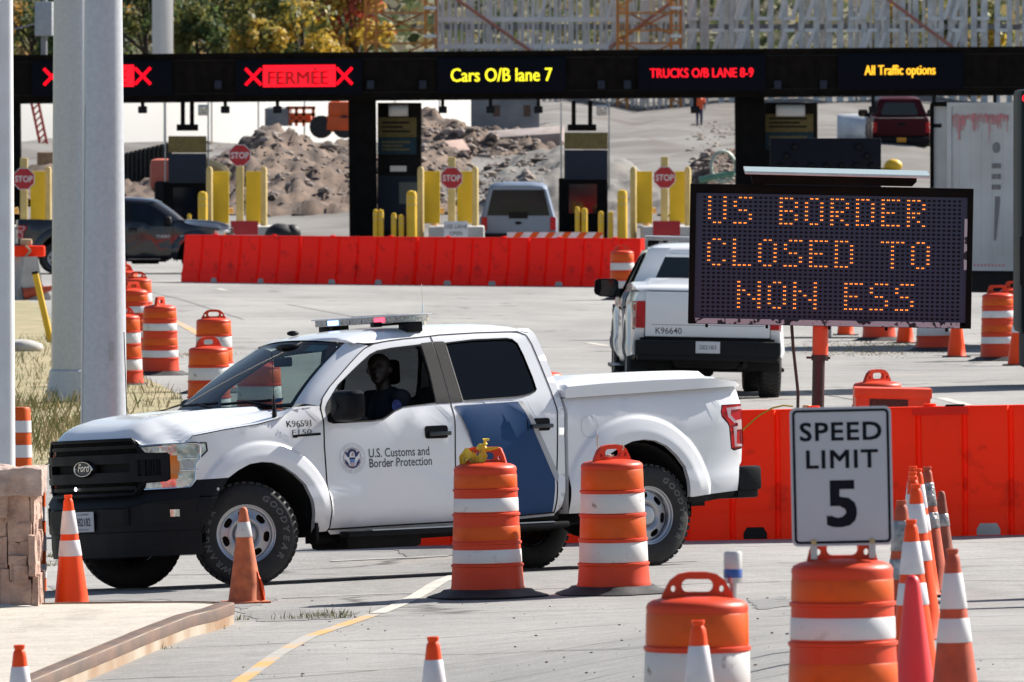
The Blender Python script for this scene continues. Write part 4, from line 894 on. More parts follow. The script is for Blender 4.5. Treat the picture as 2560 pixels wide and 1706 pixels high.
for u, v, n, r in ((110, 1040, 700, 1.6), (60, 1000, 300, 1.2), (170, 1000, 350, 1.3), (80, 950, 300, 1.0)):
    c = gp(u, v)
    pts += [(c.x + random.gauss(0, r * .5), c.y + random.gauss(0, r * 1.4), 1.) for i in range(n)]
pts = [p for p in pts if inpoly(p[0], p[1], VP2)]
struct(blades('tall_grass', pts, .27, .004, [Mg[3], Mg[1], Mg[2], Mg[0], Mg[3]]), 'stuff')
pts = []
for u, v, n, r in ((485, 1447, 60, .05), (360, 1492, 40, .05), (545, 1425, 50, .06), (700, 1422, 90, .12), (745, 1416, 120, .10), (775, 1420, 60, .05), (110, 1280, 120, .12), (125, 1300, 80, .1), (148, 1378, 14, .05)):
    c = gp(u, v, 0); pts += [(c.x + random.gauss(0, r), c.y + random.gauss(0, r), random.uniform(.3, 1.2)) for i in range(n)]
struct(blades('weeds', pts, .055, .003, [Mg[2], Mg[1], Mg[3]]), 'stuff')
pts = []
for u, v, n, r in ((440, 815, 260, .35), (1990, 800, 500, .7), (2060, 790, 400, .6), (2010, 812, 300, .5), (30, 800, 200, .5)):
    c = gp(u, v, 0); pts += [(c.x + random.gauss(0, r), c.y + random.gauss(0, r * 3), 1.) for i in range(n)]
struct(blades('straw', pts, .012, .02, [Mg[0]]), 'stuff')

# ---- road markings
def marking(name, uv, w, m):
    P = [gp(u, v) for u, v in uv]; mb = MB(); rows = []
    Q = []
    for a, b in zip(P[:-1], P[1:]):
        k = max(2, int((b - a).length / .5)); Q += [a.lerp(b, i / k) for i in range(k)]
    Q.append(P[-1])
    for i, p in enumerate(Q):
        d = Q[min(i + 1, len(Q) - 1)] - Q[max(i - 1, 0)]; d.z = 0; d.normalize(); n = Vector((d.y, -d.x, 0)) * w / 2
        rows.append([(p.x + s * n.x, p.y + s * n.y, gz(p.x + s * n.x, p.y + s * n.y) + .004) for s in (-1, 1)])
    mb.grid(rows); return struct(mb.obj(name, m, None, 180))
marking('yellow_line', [(520, 1590), (575, 1550), (640, 1503), (710, 1464), (790, 1437), (862, 1412)], .11, M_yel)
marking('faded_line', [(868, 1410), (930, 1384), (980, 1357), (1030, 1330), (1100, 1300)], .12, M_cream)
marking('yellow_line', [(370, 725), (415, 745), (470, 775), (530, 806)], .16, M_yel)
for uv in ([(2160, 915), (2225, 932)], [(1350, 788), (1400, 796)], [(500, 664), (520, 668)], [(1450, 800), (1500, 812)]): marking('white_dash', uv, .14, M_cream)
marking('overhead_shadow_line', [(560, 1506), (900, 1502), (1250, 1496), (1480, 1488)], .014, M_gap)  # this strip and the next: shadows of overhead wires and poles, painted dark
marking('overhead_shadow_line', [(700, 1398), (860, 1392), (1000, 1384), (1480, 1378)], .012, M_gap)
M_tar = mat('joint_tar', (.10, .10, .102), .8)
for uv, ww in (([(-40, 1470), (200, 1400)], .02), ([(600, 1432), (900, 1424), (1300, 1415)], .012), ([(1720, 1300), (2000, 1292), (2360, 1280)], .02), ([(1740, 1452), (2360, 1440)], .015), ([(660, 700), (900, 745), (1200, 800)], .035), ([(300, 660), (420, 690), (560, 735)], .03), ([(1850, 900), (2353, 985)], .03), ([(620, 665), (1380, 690)], .03), ([(560, 690), (1390, 730)], .025), ([(1840, 790), (2360, 800)], .03)):
    marking('slab_joint', uv, ww, M_tar)
for uv, ww in (([(700, 1330), (1000, 1318), (1600, 1290)], .18), ([(760, 1290), (1030, 1278)], .12), ([(650, 1375), (980, 1362)], .10)): marking('tyre_track', uv, ww, mat('tyre_mark', (.27, .265, .262), .9, scale=3, col2=(.36, .35, .335), detail=9))
marking('tar_seam', [(690, 1262), (900, 1254), (1020, 1250)], .05, mat('tar_seal', (.13, .13, .135), .8))

# darker asphalt patches, pebbles
M_patch_ = road_mat('dark_asphalt_patch', (.30, .295, .288), (.215, .213, .21), False)
rgp = random.Random(12)
for uv in ([(112, 1345), (330, 1352), (520, 1362), (640, 1378), (560, 1400), (360, 1380), (150, 1384)], [(540, 1406), (700, 1400), (830, 1408), (760, 1424), (600, 1428)], [(900, 1262), (1030, 1258), (1060, 1275), (940, 1284)], [(1720, 1380), (1800, 1372), (1830, 1392), (1740, 1402)]):
    P_ = dens([(q.x, q.y) for q in (gp(u, v) for u, v in uv)], .12); P_ = [(x + rgp.uniform(-.03, .03), y + rgp.uniform(-.12, .12)) for x, y in P_]
    x0_, x1_ = min(q[0] for q in P_), max(q[0] for q in P_); y0_, y1_ = min(q[1] for q in P_), max(q[1] for q in P_)
    V, T = tri(P_, (), [(x0_ + .3 * i, y0_ + .3 * j) for i in range(int((x1_ - x0_) / .3) + 1) for j in range(int((y1_ - y0_) / .3) + 1) if inpoly(x0_ + .3 * i, y0_ + .3 * j, P_)])
    mb = MB(); mb.add([(x, y, gz(x, y) + .0035) for x, y in V], T); struct(mb.obj('asphalt_patch', M_patch_, None, 180))
mb = MB()
for i in range(170):
    q = gp(rgp.uniform(540, 2300), 1375 + 190 * rgp.random() ** 1.3); k = rgp.choice([.002, .003, .004, .005, .008]); mb.ball((q.x, q.y, q.z + k * .4), (k * rgp.uniform(.8, 1.8), k, k * .7), 0, 1, None, .2)
struct(mb.obj('pebbles', mat('pebble', (.16, .15, .14), .9, var=.3, scale=3), None, None), 'stuff')
# ================================================================ DRUMS
def drum_parts(kind):
    """list of (name, material, mesh) shared by all drums of a kind"""
    out = []
    if kind == 'wide':
        lv = [(.0, .285), (.03, .292), (.055, .283), (.185, .272), (.19, .281), (.205, .281), (.21, .268), (.372, .262), (.377, .271), (.395, .271), (.40, .258), (.565, .252), (.57, .262), (.588, .262), (.593, .250), (.752, .246), (.757, .255), (.772, .255), (.777, .243), (.935, .240), (.955, .243), (.975, .236), (.99, .215), (1.0, .17), (1.01, .10), (1.012, 0)]
        bands = [(.215, .368, 'w'), (.404, .561, 'o'), (.597, .748, 'w'), (.781, .932, 'o')]
    else:
        lv = [(.0, .285), (.03, .292), (.05, .284), (.20, .274), (.205, .283), (.22, .283), (.225, .270), (.375, .264), (.38, .273), (.395, .273), (.40, .262), (.595, .256), (.60, .265), (.615, .265), (.62, .253), (.785, .248), (.79, .257), (.805, .257), (.81, .246), (.935, .243), (.96, .246), (.98, .236), (.995, .205), (1.01, .14), (1.018, 0)]
        bands = [(.232, .335, 'w'), (.412, .515, 'o'), (.630, .735, 'w'), (.815, .915, 'o')]
    b = MB(); b.lathe([(r, z) for z, r in lv], 40, cap=False); out.append(('body', [M_or], b, 50))
    def rad(z): return interp(z, [p[0] for p in lv], [p[1] for p in lv])
    for z0, z1, c in bands:
        q = MB(); q.lathe([(rad(z0) + .0005, z0), (rad(z0) + .0025, z0 + .003), (rad(z1) + .0025, z1 - .003), (rad(z1) + .0005, z1)], 40, cap=False)
        out.append(('reflective_band', [M_ws if c == 'w' else M_or2], q, 50))
    h = MB(); ho = [(-.175, .985), (-.165, 1.02), (-.13, 1.085), (-.09, 1.115), (-.04, 1.125), (.04, 1.125), (.09, 1.115), (.13, 1.085), (.165, 1.02), (.175, .985)]
    if kind != 'wide': ho = [(-.175, .985), (-.155, 1.06), (-.13, 1.12), (-.10, 1.130), (.10, 1.130), (.13, 1.12), (.155, 1.06), (.175, .985)]
    h.prism(ho, -.022, .022, 0, None, [rrect(-.075, .075, 1.03, 1.09, .028), ell(-.115, 1.045, .012, .016, 10), ell(.115, 1.045, .012, .016, 10)]); out.append(('handle', [M_or], h, 50))
    t = MB(); rng = random.Random(3)
    pr = [(.455, -.035), (.46, -.025), (.36, .005), (.335, .025), (.29, .03)]; rows = []
    for i in range(41):
        a = 2 * math.pi * i / 40; k = 1 + .05 * math.cos(6 * a); rows.append([(r * k * math.cos(a), r * k * math.sin(a), z) for r, z in pr])
    t.grid(rows); out.append(('rubber_base', [M_base], t, 50))
    return out
DRUMK = {}
def drum(kind, loc, label, group, rz=0., tilt=(0, 0), base=True, band_mats=None, scale=.965):
    if kind not in DRUMK:
        o = thing('traffic_drum', label, 'traffic drum')
        for n, m, b, s in drum_parts(kind): b.obj(n, m, o, s)
        DRUMK[kind] = o; o.location = (0, 0, -500); r = o
    else:
        src = DRUMK[kind]; r = src.copy(); COL.objects.link(r)
        for c in src.children: d = c.copy(); COL.objects.link(d); d.parent = r
    r['label'] = label; r['group'] = group; r.location = Vector(loc) + Vector((0, 0, .036 * scale)); r.rotation_euler = (tilt[0], tilt[1], rz); r.scale = (scale,) * 3
    if not base:
        for c in list(r.children):
            if c.name.startswith('rubber_base'): bpy.data.objects.remove(c)
    return r
def own_mat(o, nm, idx, m):
    cs = sorted([c for c in o.children if c.name.startswith(nm)], key=lambda c: c.data.vertices[0].co.z)
    for i, c in enumerate(cs):
        if idx is None or i in idx: c.data = c.data.copy(); c.data.materials.clear(); c.data.materials.append(m)
GD = 'orange and white traffic drums'
LEAN = R(1.3)
dA = drum('narrow', gp(1121, 1372), 'traffic drum with yellow caution tape knotted on its handle, in front of the truck door', GD, R(-12), (0, -LEAN))
dB = drum('wide', gp(1411, 1364), 'scuffed drum with a white string on its handle, in front of the truck bed', GD, R(35), (0, -LEAN)); own_mat(dB, 'reflective_band', (0, 2), M_wdirty)
pC = at(1602, 1352, F / 548); dC = drum('wide', (pC.x, pC.y, pC.z - 1.045), 'blurred drum carrying a blue and white beacon, at the bottom of the picture', GD, R(4), (0, 0))
pD = at(1940, 1275, F / 540); dD = drum('narrow', (pD.x, pD.y, pD.z - 1.03), 'drum that carries the speed limit sign', GD, R(3), (0, -R(.6)))
def drum_s(u, s, kind, label, rz=0, base=True):
    p = on(u, F / s); return drum(kind, p, label, GD, rz, (0, -R(.8)), base)
d1 = drum_s(368, 174, 'narrow', 'drum right beside the grey pole, tallest of the left row, behind the truck aerial', R(70))
drum_s(284, 182, 'wide', 'drum half hidden by the right edge of the near grey pole', R(20))
drum_s(306, 160, 'narrow', 'third drum from the truck aerial, between near pole and yellow line', R(50))
drum_s(317, 150, 'wide', 'fourth drum of the left row, lid highest above the drum by the aerial', R(10))
drum_s(287, 143, 'wide', 'farther drum of the left row, a sliver of lid by the pole', R(30)); drum_s(273, 136, 'wide', 'farthest drum of the left row, only its lid seen by the pole', R(10))
drum_s(493, 186, 'wide', 'drum with a flat slotted handle standing behind the windscreen, by the yellow line', R(0))
drum_s(481, 212, 'wide', 'dull orange drum seen through and beside the windscreen of the near truck', R(30))
drum_s(598, 229, 'wide', 'drum seen only through the windscreen glass of the near truck', R(10))
drum_s(1431, 123, 'wide', 'far drum between the red barrier and the second pickup', R(10))
drum_s(1240, 243, 'wide', 'drum behind the near truck cab, only its lid shows above the bed cover', R(90))
drum_s(2018, 260, 'wide', 'drum behind the orange battery box, only lid and handle show', R(40))
drum_s(2295, 168, 'narrow', 'left drum of the pair near the right picture edge', R(0)); drum_s(2334, 163, 'narrow', 'right drum of the pair near the right picture edge', R(0))
for u, s, lb in ((2020, 152, 'drum under the message board, left of two on pale bases'), (2145, 160, 'drum under the message board, right of two on pale bases')):
    drum_s(u, s, 'wide', lb, R(20))
drum('wide', (4.05, 79.5, gz(4.05, 79.5)), 'drum just outside the right picture edge, its shadow falls beside the cones', GD, .3); drum('narrow', (4.3, 82.5, gz(4.3, 82.5)), 'second drum just outside the right picture edge', GD, .9)  # two unseen drums, added so their shadows fall into view at the right
# caution tape, string, beacon
mb = MB(); q = dA.location
rows = []
for i in range(13):
    t = i / 12; w = .030 + .028 * math.sin(t * 9) ** 2; x = -.19 + .22 * t; rows.append([(x, -.05 + .02 * math.sin(t * 14), 1.02 + .05 * t + .035 * math.sin(t * 7) - w), (x + .02 * math.sin(t * 5), -.075 + .02 * math.sin(t * 11), 1.03 + .05 * t + .035 * math.sin(t * 7) + w)])
mb.grid(rows); mb.ball((-.02, -.035, 1.125), (.045, .035, .032), 0, 2, None, .25); mb.tube([(-.02, -.03, 1.13), (.02, -.05, 1.16), (.01, -.06, 1.185), (.05, -.05, 1.19)], [.02, .016, .018, .008], 5); mb.tube([(.0, -.03, 1.11), (.06, -.03, 1.115), (.12, -.03, 1.125)], [.02, .014, .006], 5)
M_ctape = mat('yellow_caution_tape', (.78, .56, .05), .4, scale=12, bump=.6, bscale=30)
o = mb.obj('caution_tape', M_ctape, None, 60); o.matrix_world = dA.matrix_world.copy(); o.location = dA.location; o.scale = dA.scale; o.rotation_euler = dA.rotation_euler; tag(o, 'crumpled yellow caution tape knotted round the handle of a traffic drum', 'tape')
mb = MB(); text_on(mb, 'CAU', .045, lambda x, y: (-.10 + x, -.105, 1.02 + y)); text_on(mb, 'ION', .04, lambda x, y: (-.045 + x, -.102, 1.085 + y)); mb.obj('tape_lettering', M_ink, o)
mb = MB(); mb.tube([(-.10, -.03, 1.20), (-.105, -.03, 1.16), (-.10, -.035, 1.10), (-.09, -.05, 1.06), (-.05, -.07, 1.04), (.0, -.07, 1.03), (.02, -.06, 1.045)], .007, 5); mb.ball((-.02, -.07, 1.04), (.025, .012, .012)); mb.tube([(.09, -.035, 1.13), (.10, -.04, 1.10), (.09, -.03, 1.08)], .006, 5)
o = mb.obj('knotted_string', mat('cream_string', (.62, .56, .42), .9), None, 60); o.location = dB.location; o.scale = dB.scale; o.rotation_euler = (0, -LEAN, 0); tag(o, 'knotted cream string tied to the handle of the scuffed drum', 'string')
bp = at(1684, 1330, F / 548 + .1)
bc = thing('warning_beacon', 'round warning beacon with a clear top and blue band on a grey post', 'beacon', bp)
mb = MB(); mb.lathe([(.040, .035), (.042, .05), (.042, .115), (.036, .125), (0, .126)], 20); mb.obj('clear_lens', mat('frosted_lens', (.58, .58, .58), .35, coat=.5), bc, 40)
mb = MB(); mb.lathe([(.043, .005), (.0435, .04), (.041, .045)], 20); mb.obj('blue_band', mat('blue_lens', (.02, .09, .38), .3, coat=.5), bc, 40)
mb = MB(); mb.lathe([(.041, -.02), (.041, .006)], 20); mb.lathe([(.018, -.40), (.018, -.02)], 12); mb.obj('post', M_steel, bc, 40)

# ================================================================ CONES
CONEK = {}
def cone(kind, loc, label, mats=None, h=.914, rz=0., tilt=(0, 0)):
    """kind: two (two collars), one (one collar), plain"""
    if kind not in CONEK:
        r = thing('traffic_cone', label, 'traffic cone')
        R0, RT = .156, .031
        def rr(z): return R0 + (RT - R0) * z
        b = MB(); prof_ = [(.168, .0), (.166, .02), (rr(.03), .035)] + [(rr(z), z) for z in (.2, .4, .6, .8, .93)]
        if kind != 'plain' and kind != 'one': prof_ += [(rr(.955), .955), (.027, .972), (.032, .985), (.033, .998), (.027, 1.0), (.024, .97)]
        else: prof_ += [(rr(.97), .97), (.026, .99), (.012, 1.0), (0, 1.0)]
        if kind == 'worn':
            prof_ = prof_[:8] + [(rr(.97), .97), (.027, .99), (.012, 1.0), (0, 1.0)]
        b.lathe(prof_, 28, cap=False); b.obj('body', M_cone, r, 50)
        bs = MB(); bs.bbox(-.195, .195, -.195, .195, .0, .022, .008); bs.obj('base', M_cone if kind == 'worn' else M_base, r, 40)
        cs = {'two': [(.515, .64), (.69, .875)], 'one': [(.66, .78)], 'plain': [], 'worn': [(.69, .845)]}[kind]
        for z0, z1 in cs:
            c = MB(); c.lathe([(rr(z0) + .001, z0), (rr(z0) + .0035, z0 + .004), (rr(z1) + .0035, z1 - .004), (rr(z1) + .001, z1)], 28, cap=False); c.obj('collar', M_collar, r, 50)
        if kind == 'worn':
            f = MB(); f.grid([[(.10 + .05 * (1 - t), -.11 + .04 * t, .03 + .30 * t), (.155 + .03 * math.sin(t * 3) - .07 * t, -.10 + .03 * t, .025 + .30 * t), (.13 - .05 * t, -.03, .03 + .30 * t)] for t in (0, .25, .5, .75, 1.)]); f.obj('torn_flap', mat('torn_orange', (.95, .10, .01), .5), r, 40)
        CONEK[kind] = r
    else:
        s = CONEK[kind]; r = s.copy(); COL.objects.link(r)
        for c in s.children: d = c.copy(); COL.objects.link(d); d.parent = r
    r['label'] = label; r['group'] = 'orange traffic cones'; r.location = loc; r.rotation_euler = (tilt[0], tilt[1], rz); r.scale = (h, h, h)
    if mats:
        for c in r.children:
            for k, m in mats.items():
                if c.name.startswith(k): c.data = c.data.copy(); c.data.materials.clear(); c.data.materials.append(m)
    return r
L13 = (0, -R(1.3))
p = gp(165, 1381, .15); cone('two', (p.x, p.y + .12, gz(p.x, p.y) + .0), 'bright new cone with two white collars in front of the truck grille', None, .92, .2, (0, -R(2)))
p = gp(565, 1386); cw_ = cone('worn', (p.x, p.y, p.z), 'faded dirty torn cone in front of the near front wheel', {'body': M_cone_old, 'base': M_cone_old, 'collar': M_wdirty}, .70, R(10), (0, -R(1.5))); cw_.scale = (.86, .86, .72)
def cone_at(u, v, s, kind, label, mats=None, h=.914, rz=.3):   # by its tip
    t = at(u, v, F / s); return cone(kind, (t.x, t.y, t.z - h), label, mats, h, rz, L13)
def cu(x): return (2180 + x / 2.677) / K
def cv(y): return (1120 + y / 2.677) / K
cone_at(53, 1482, 474, 'two', 'blurred cone tip at the bottom left corner over the pavement')
cone_at(1004, 1463, 507, 'two', 'blurred cone tip at the bottom centre on the road')
cone_at(1614, 1425, 560, 'two', 'cone standing right in front of the drum with the beacon')
SILV = {'body': M_cone_dk, 'collar': M_tape}
cone_at(cu(388), cv(126), 346, 'two', 'weathered cone wrapped in silver tape, rear of the right cluster', SILV)
cone_at(cu(480), cv(288), 330, 'one', 'dark weathered cone without a neck, rightmost rear of the right cluster', {'body': mat('brown_cone', (.30, .07, .04), .7, var=.2, scale=8), 'collar': M_tape}, .78)
cone_at(cu(292), cv(122), 338, 'two', 'most distant bright cone of the right cluster')
cone_at(cu(325), cv(138), 352, 'two', 'bright cone second from the back of the right cluster')
cone_at(cu(291), cv(160), 362, 'two', 'bright cone third from the back of the right cluster')
cone_at(cu(295), cv(190), 386, 'two', 'bright cone in the middle of the right cluster row')
cone_at(cu(316), cv(242), 432, 'two', 'bright cone behind the plain red cone, second one up the row')
cone_at(cu(219), cv(350), 445, 'two', 'silver taped cone right beside the speed limit sign', SILV)
cone_at(cu(286), cv(480), 480, 'two', 'bright cone right behind the plain red cone')
cone_at(cu(299), cv(852), 520, 'plain', 'plain pinkish red cone without collars, front of the right cluster', {'body': M_cone_red}, 1.0)
cone_at(cu(565), cv(676), 526, 'two', 'large cone standing apart at the bottom right', {'body': M_cone_dk, 'collar': M_ws})
for u, s, lb, h in ((2198, 165, 'cone under the right end of the message board', .914), (2080, 154, 'cone under the message board between two drums', .914), (1943, 148, 'cone under the message board next to its post', .914), (2338, 172, 'cone with white collars at the right picture edge by the drum pair', .914)):
    p = on(u, F / s); cone('two', p, lb, None, h * 1.02, .2)
p = gp(92, 690); cone('plain', p + Vector((-.35, 0, .12)), 'cone lying on its side at the foot of the concrete barrier', {'body': M_cone_dk}, .8, 0, (0, R(78)))
# ================================================================ WATER FILLED BARRIERS
def water_barrier(name, label, A, B, m, group, h=1.07, nrib=8, notch=False, holecol=False):
    d = B - A; Lh = d.length; rz = math.atan2(d.y, d.x)
    o = thing(name, label, 'barrier', A, rz, group); o.rotation_euler = (0, -math.asin(d.z / Lh), rz)
    sec = [(.24, 0), (.24, .05), (.235, .20), (.215, .24), (.20, .28), (.165, .55), (.12, .95), (.115, h - .03), (.10, h)]
    mb = MB(); g = .016
    xs = [g]; 
    pit_ = (Lh - 2 * g) / nrib
    for i in range(nrib):
        x0 = g + i * pit_; xs += [x0 + pit_ * q for q in (.03, .07, .5, .93, .97)]
    xs += [Lh - g]
    rows = []
    for k, x in enumerate(xs):
        t = ((x - g) / pit_) % 1.0; inn = 0. if .05 < t < .95 else .045
        r = []
        for w, z in sec: f = 1 - sstep(.8, 1.0, z / h) * .3; r.append((x, -(w - inn * f), z))
        for w, z in sec[::-1]: f = 1 - sstep(.8, 1.0, z / h) * .3; r.append((x, (w - inn * f), z))
        rows.append(r)
    mb.grid(rows); mb.add(rows[0], [tuple(range(len(rows[0])))]); mb.add(rows[-1], [tuple(range(len(rows[-1])))[::-1]])
    mb.obj('shell', m, o, 30)
    mb = MB(); hx = [Lh * .5] if Lh < 2.2 else [Lh * .3, Lh * .7]
    for x in hx: P_ = [(-.10, .0), (.10, .0), (.10, .05), (.07, .10), (-.07, .10), (-.10, .05)]; V, T = tri(P_); mb.add([(x + a, -.245, b + .004) for a, b in V], T)
    mb.obj('forklift_slot', M_conc if holecol else M_gap, o)
    for x in ([Lh * .25, Lh * .75]): mb = MB(); mb.lathe([(.055, h - .005), (.055, h + .02), (.045, h + .025), (0, h + .025)], 14, 0, Matrix.Translation((x, 0, 0))); mb.obj('fill_cap', m, o, 40)
    if notch:
        mb = MB(); mb.box(Lh * .18, Lh * .42, -.125, .125, h - .07, h - .002); mb.obj('top_slot', M_barr, o)
        mb = MB(); mb.bbox(Lh * .32, Lh * .40, -.10, .02, h - .03, h + .015, .008); mb.obj('latch', M_plast, o)
    return o
A = gp(430, 648); B = gp(1478, 660); N_ = 4
us = [430, 698, 966, 1222, 1478]; vs = [648, 652, 655, 657.5, 660]
pts = [gp(u, v) for u, v in zip(us, vs)]
nm = ['leftmost section of the far red water barrier, in front of the dark pickup', 'far red barrier section with the brick booth behind it', 'far red barrier section below the white vehicle in the booth lane', 'rightmost section of the far red barrier, next to the second pickup']
for i in range(4): water_barrier('water_barrier', nm[i], pts[i], pts[i + 1], M_barr, 'red water filled barriers', 1.07, 6, holecol=True)
NA = gp(950, 1252); NB = gp(2300, 1228); 
us = [940, 1480, 2010, 2545]
def nb(u): t = (u - 950) / 1350; return NA.lerp(NB, t)
nm = ['near red barrier section hidden behind the truck, seen under its chassis', 'near red barrier section between the truck tail and the speed limit sign', 'near red barrier section at the right picture edge behind the cone cluster']
for i in range(3):
    a, b = nb(us[i]), nb(us[i + 1]); a.z = gz(a.x, a.y); b.z = gz(b.x, b.y)
    water_barrier('water_barrier', nm[i], a, b, M_barr2, 'red water filled barriers', 1.09, 5, notch=(i == 2), holecol=(i == 2))

# ================================================================ MESSAGE BOARD
FONT = {'U': ['1001'] * 6 + ['0110'], 'S': ['0111', '1000', '1000', '0110', '0001', '0001', '1110'], 'B': ['1110', '1001', '1001', '1110', '1001', '1001', '1110'], 'O': ['0110'] + ['1001'] * 5 + ['0110'], 'R': ['1110', '1001', '1001', '1110', '1100', '1010', '1001'], 'D': ['1110'] + ['1001'] * 5 + ['1110'], 'E': ['1111', '1000', '1000', '1110', '1000', '1000', '1111'], 'C': ['0110', '1001', '1000', '1000', '1000', '1001', '0110'], 'L': ['1000'] * 6 + ['1111'], 'T': ['11111'] + ['00100'] * 6, 'N': ['10001', '10001', '11001', '10101', '10011', '10001', '10001']}
MSG = [(0, [('U', 1), ('S', 6), ('B', 15), ('O', 20), ('R', 25), ('D', 30), ('E', 35), ('R', 40)]), (10, [('C', 1), ('L', 6), ('O', 11), ('S', 16), ('E', 21), ('D', 26), ('T', 35), ('O', 41)]), (20, [('N', 7), ('O', 13), ('N', 18), ('E', 28), ('S', 33), ('S', 38)])]
YB = 100.0; sB = F / YB
pc = at(1898, 589, YB); g0 = gz(pc.x, YB)
sg = thing('message_board', 'portable message board with orange lit letters reading US BORDER CLOSED TO NON ESS', 'message sign', (pc.x, YB, g0))
sg.rotation_euler = (0, R(1.05), 0); zc = pc.z - g0
Wd = 650 * K / sB / 2; Hd = 322 * K / sB / 2
mb = MB(); fr = .05
mb.bbox(-Wd, Wd, .03, .20, zc - Hd, zc + Hd, .008); mb.bbox(-Wd, -Wd + fr, -.03, .04, zc - Hd, zc + Hd, .006); mb.bbox(Wd - fr, Wd, -.03, .04, zc - Hd + .0, zc + Hd, .006); mb.bbox(-Wd, Wd, -.028, .04, zc + Hd - .075, zc + Hd, .006); mb.bbox(-Wd, Wd, -.026, .04, zc - Hd, zc - Hd + .03, .006)
for x in (-1.08, -.55, .0, .5, 1.03): mb.box(x - .012, x + .012, .02, .06, zc - Hd - .03, zc - Hd)
cab = mb.obj('cabinet', M_canopy, sg, 30)
mb = MB(); mb.box(-Wd + .06, Wd - .10, -.029, -.026, zc - Hd + .004, zc - Hd + .052); mb.box(Wd - .075, Wd - .05, -.032, -.03, zc - .1, zc + .35); mb.obj('chipped_edge', M_dirtyw, cab)
mb = MB(); mb.box(-Wd + fr, Wd - fr, -.005, .03, zc - Hd + .05, zc + Hd - .08); fc = mb.obj('display_face', M_board, sg)
x0 = -Wd + .125; dxp = (2 * Wd - .245) / 50; z0 = zc + Hd - .115; dzp = (2 * Hd - .195) / 28
lit = set()
for r0, ls in MSG:
    for ch, c0 in ls:
        for r, row in enumerate(FONT[ch]):
            for c, bit in enumerate(row):
                if bit == '1': lit.add((r0 + r, c0 + c))
mo = MB(); ml = MB()
for r in range(29):
    for c in range(51):
        x = x0 + c * dxp; z = z0 - r * dzp
        E8 = [(x + .0165 * math.cos(a), -.007, z + .0105 * math.sin(a)) for a in [2 * math.pi * i / 8 for i in range(8)]]
        mo.add(E8, [tuple(range(8))])
        if (r, c) in lit:
            for sx in (-.007, .007): ml.add([(x + sx + .0052 * math.cos(a), -.011, z + .0056 * math.sin(a)) for a in [2 * math.pi * i / 8 for i in range(8)]], [tuple(range(8))])
mo.obj('pixel_field', M_pix, fc, None); ml.obj('lit_lettering', M_ledor, fc, None)
mb = MB(); Mx = Matrix.Rotation(R(.3), 4, 'Y') @ Matrix.Translation((0, .05, zc + Hd + .12)) @ Matrix.Rotation(R(3), 4, 'X'); mb.bbox(-.79, .83, -.40, .40, -.011, .011, .004, 0, Mx); sp = mb.obj('solar_panel', M_alu, sg, 30)
mb = MB(); mb.bbox(-.79, .83, -.38, .38, .012, .014, .0005, 0, Mx); mb.obj('solar_cells', mat('solar_cells', (.02, .025, .05), .15, coat=1.), sp)
mb = MB(); mb.prism([(-.72, zc + Hd + .10), (.74, zc + Hd + .095), (.74, zc + Hd + .05), (.70, zc + Hd + .01), (-.70, zc + Hd + .01)], -.05, .15); mb.obj('panel_bracket', M_canopy, sp)
xp = at(1878, 780, YB).x - pc.x; zt = zc - Hd
mb = MB(); zs_ = at(1878, 822, YB).z - g0; mb.lathe([(.070, zs_), (.070, zt + .2)], 20, 0, Matrix.Translation((xp, .1, 0))); mb.obj('upper_mast', M_box, sg, 30)
mb = MB(); mb.lathe([(.055, .40), (.055, zs_ + .02)], 20, 0, Matrix.Translation((xp - .01, .1, 0))); mb.lathe([(.076, zs_ - .03), (.076, zs_ + .02)], 20, 0, Matrix.Translation((xp, .1, 0))); mb.box(xp - .12, xp + .09, .07, .10, zs_ - .015, zs_ + .005); mb.obj('lower_mast', M_brown, sg, 30)
xr = at(1824, 800, YB).x - pc.x; mb = MB(); zr = at(1830, 905, YB).z - g0; mb.tube([(xr - .05, .1, zt + .02), (xr - .03, .1, zt - .2), (xr + .02, .1, zr), (xr + .02, .1, .4)], .016, 6); mb.obj('conduit', M_brown, sg, 60)
mb = MB(); mb.bbox(-.9, .9, -.1, .35, .40, .50, .02); mb.bbox(-.06, .06, -1.0, 2.2, .41, .49, .02); mb.tube([(-.85, .1, .45), (-.85, .1, 0)], .04, 8); mb.tube([(.85, .1, .45), (.85, .1, 0)], .04, 8); mb.obj('trailer_frame', M_box, sg, 30)
for s in (-1, 1):
    mb = MB(); mb.lathe([(.14, -.08), (.28, -.09), (.31, -.06), (.31, .06), (.28, .09), (.14, .08)], 24, 0, Matrix.Translation((s * .8, .9, .31)) @ Matrix.Rotation(R(90), 4, 'Y')); mb.obj('wheel', M_rubber, sg, 40)
xb0 = at(1960, 900, YB + 1).x - pc.x; xb1 = at(2131, 900, YB + 1).x - pc.x; zb = at(2045, 889, YB + 1).z - g0
mb = MB(); mb.bbox(xb0, xb1, .75, 1.35, .50, zb - .08, .008); bb = mb.obj('battery_box', M_box, sg, 30)
mb = MB(); mb.bbox(xb0 - .012, xb1 + .012, .735, 1.365, zb - .085, zb, .008); mb.obj('box_lid', M_box, bb, 30)
xm = (xb0 + xb1) / 2 - .03; mb = MB(); mb.box(xm - .18, xm + .16, .745, .75, zb - .30, zb - .095); mb.obj('nameplate', M_brown, bb)
mb = MB(); text_on(mb, 'AM SIG', .10, lambda x, y: (xm - .01 + x, .742, zb - .18 + y), bold=.002); mb.obj('nameplate_lettering', mat('faint_lettering', (.085, .03, .032), .6), bb)
pb_ = at(1828, 930, YB)
bc2 = thing('warning_beacon', 'small beacon with yellow cap and green band on the near red barrier', 'beacon', (pb_.x, nb(1828).y, pb_.z - .03))
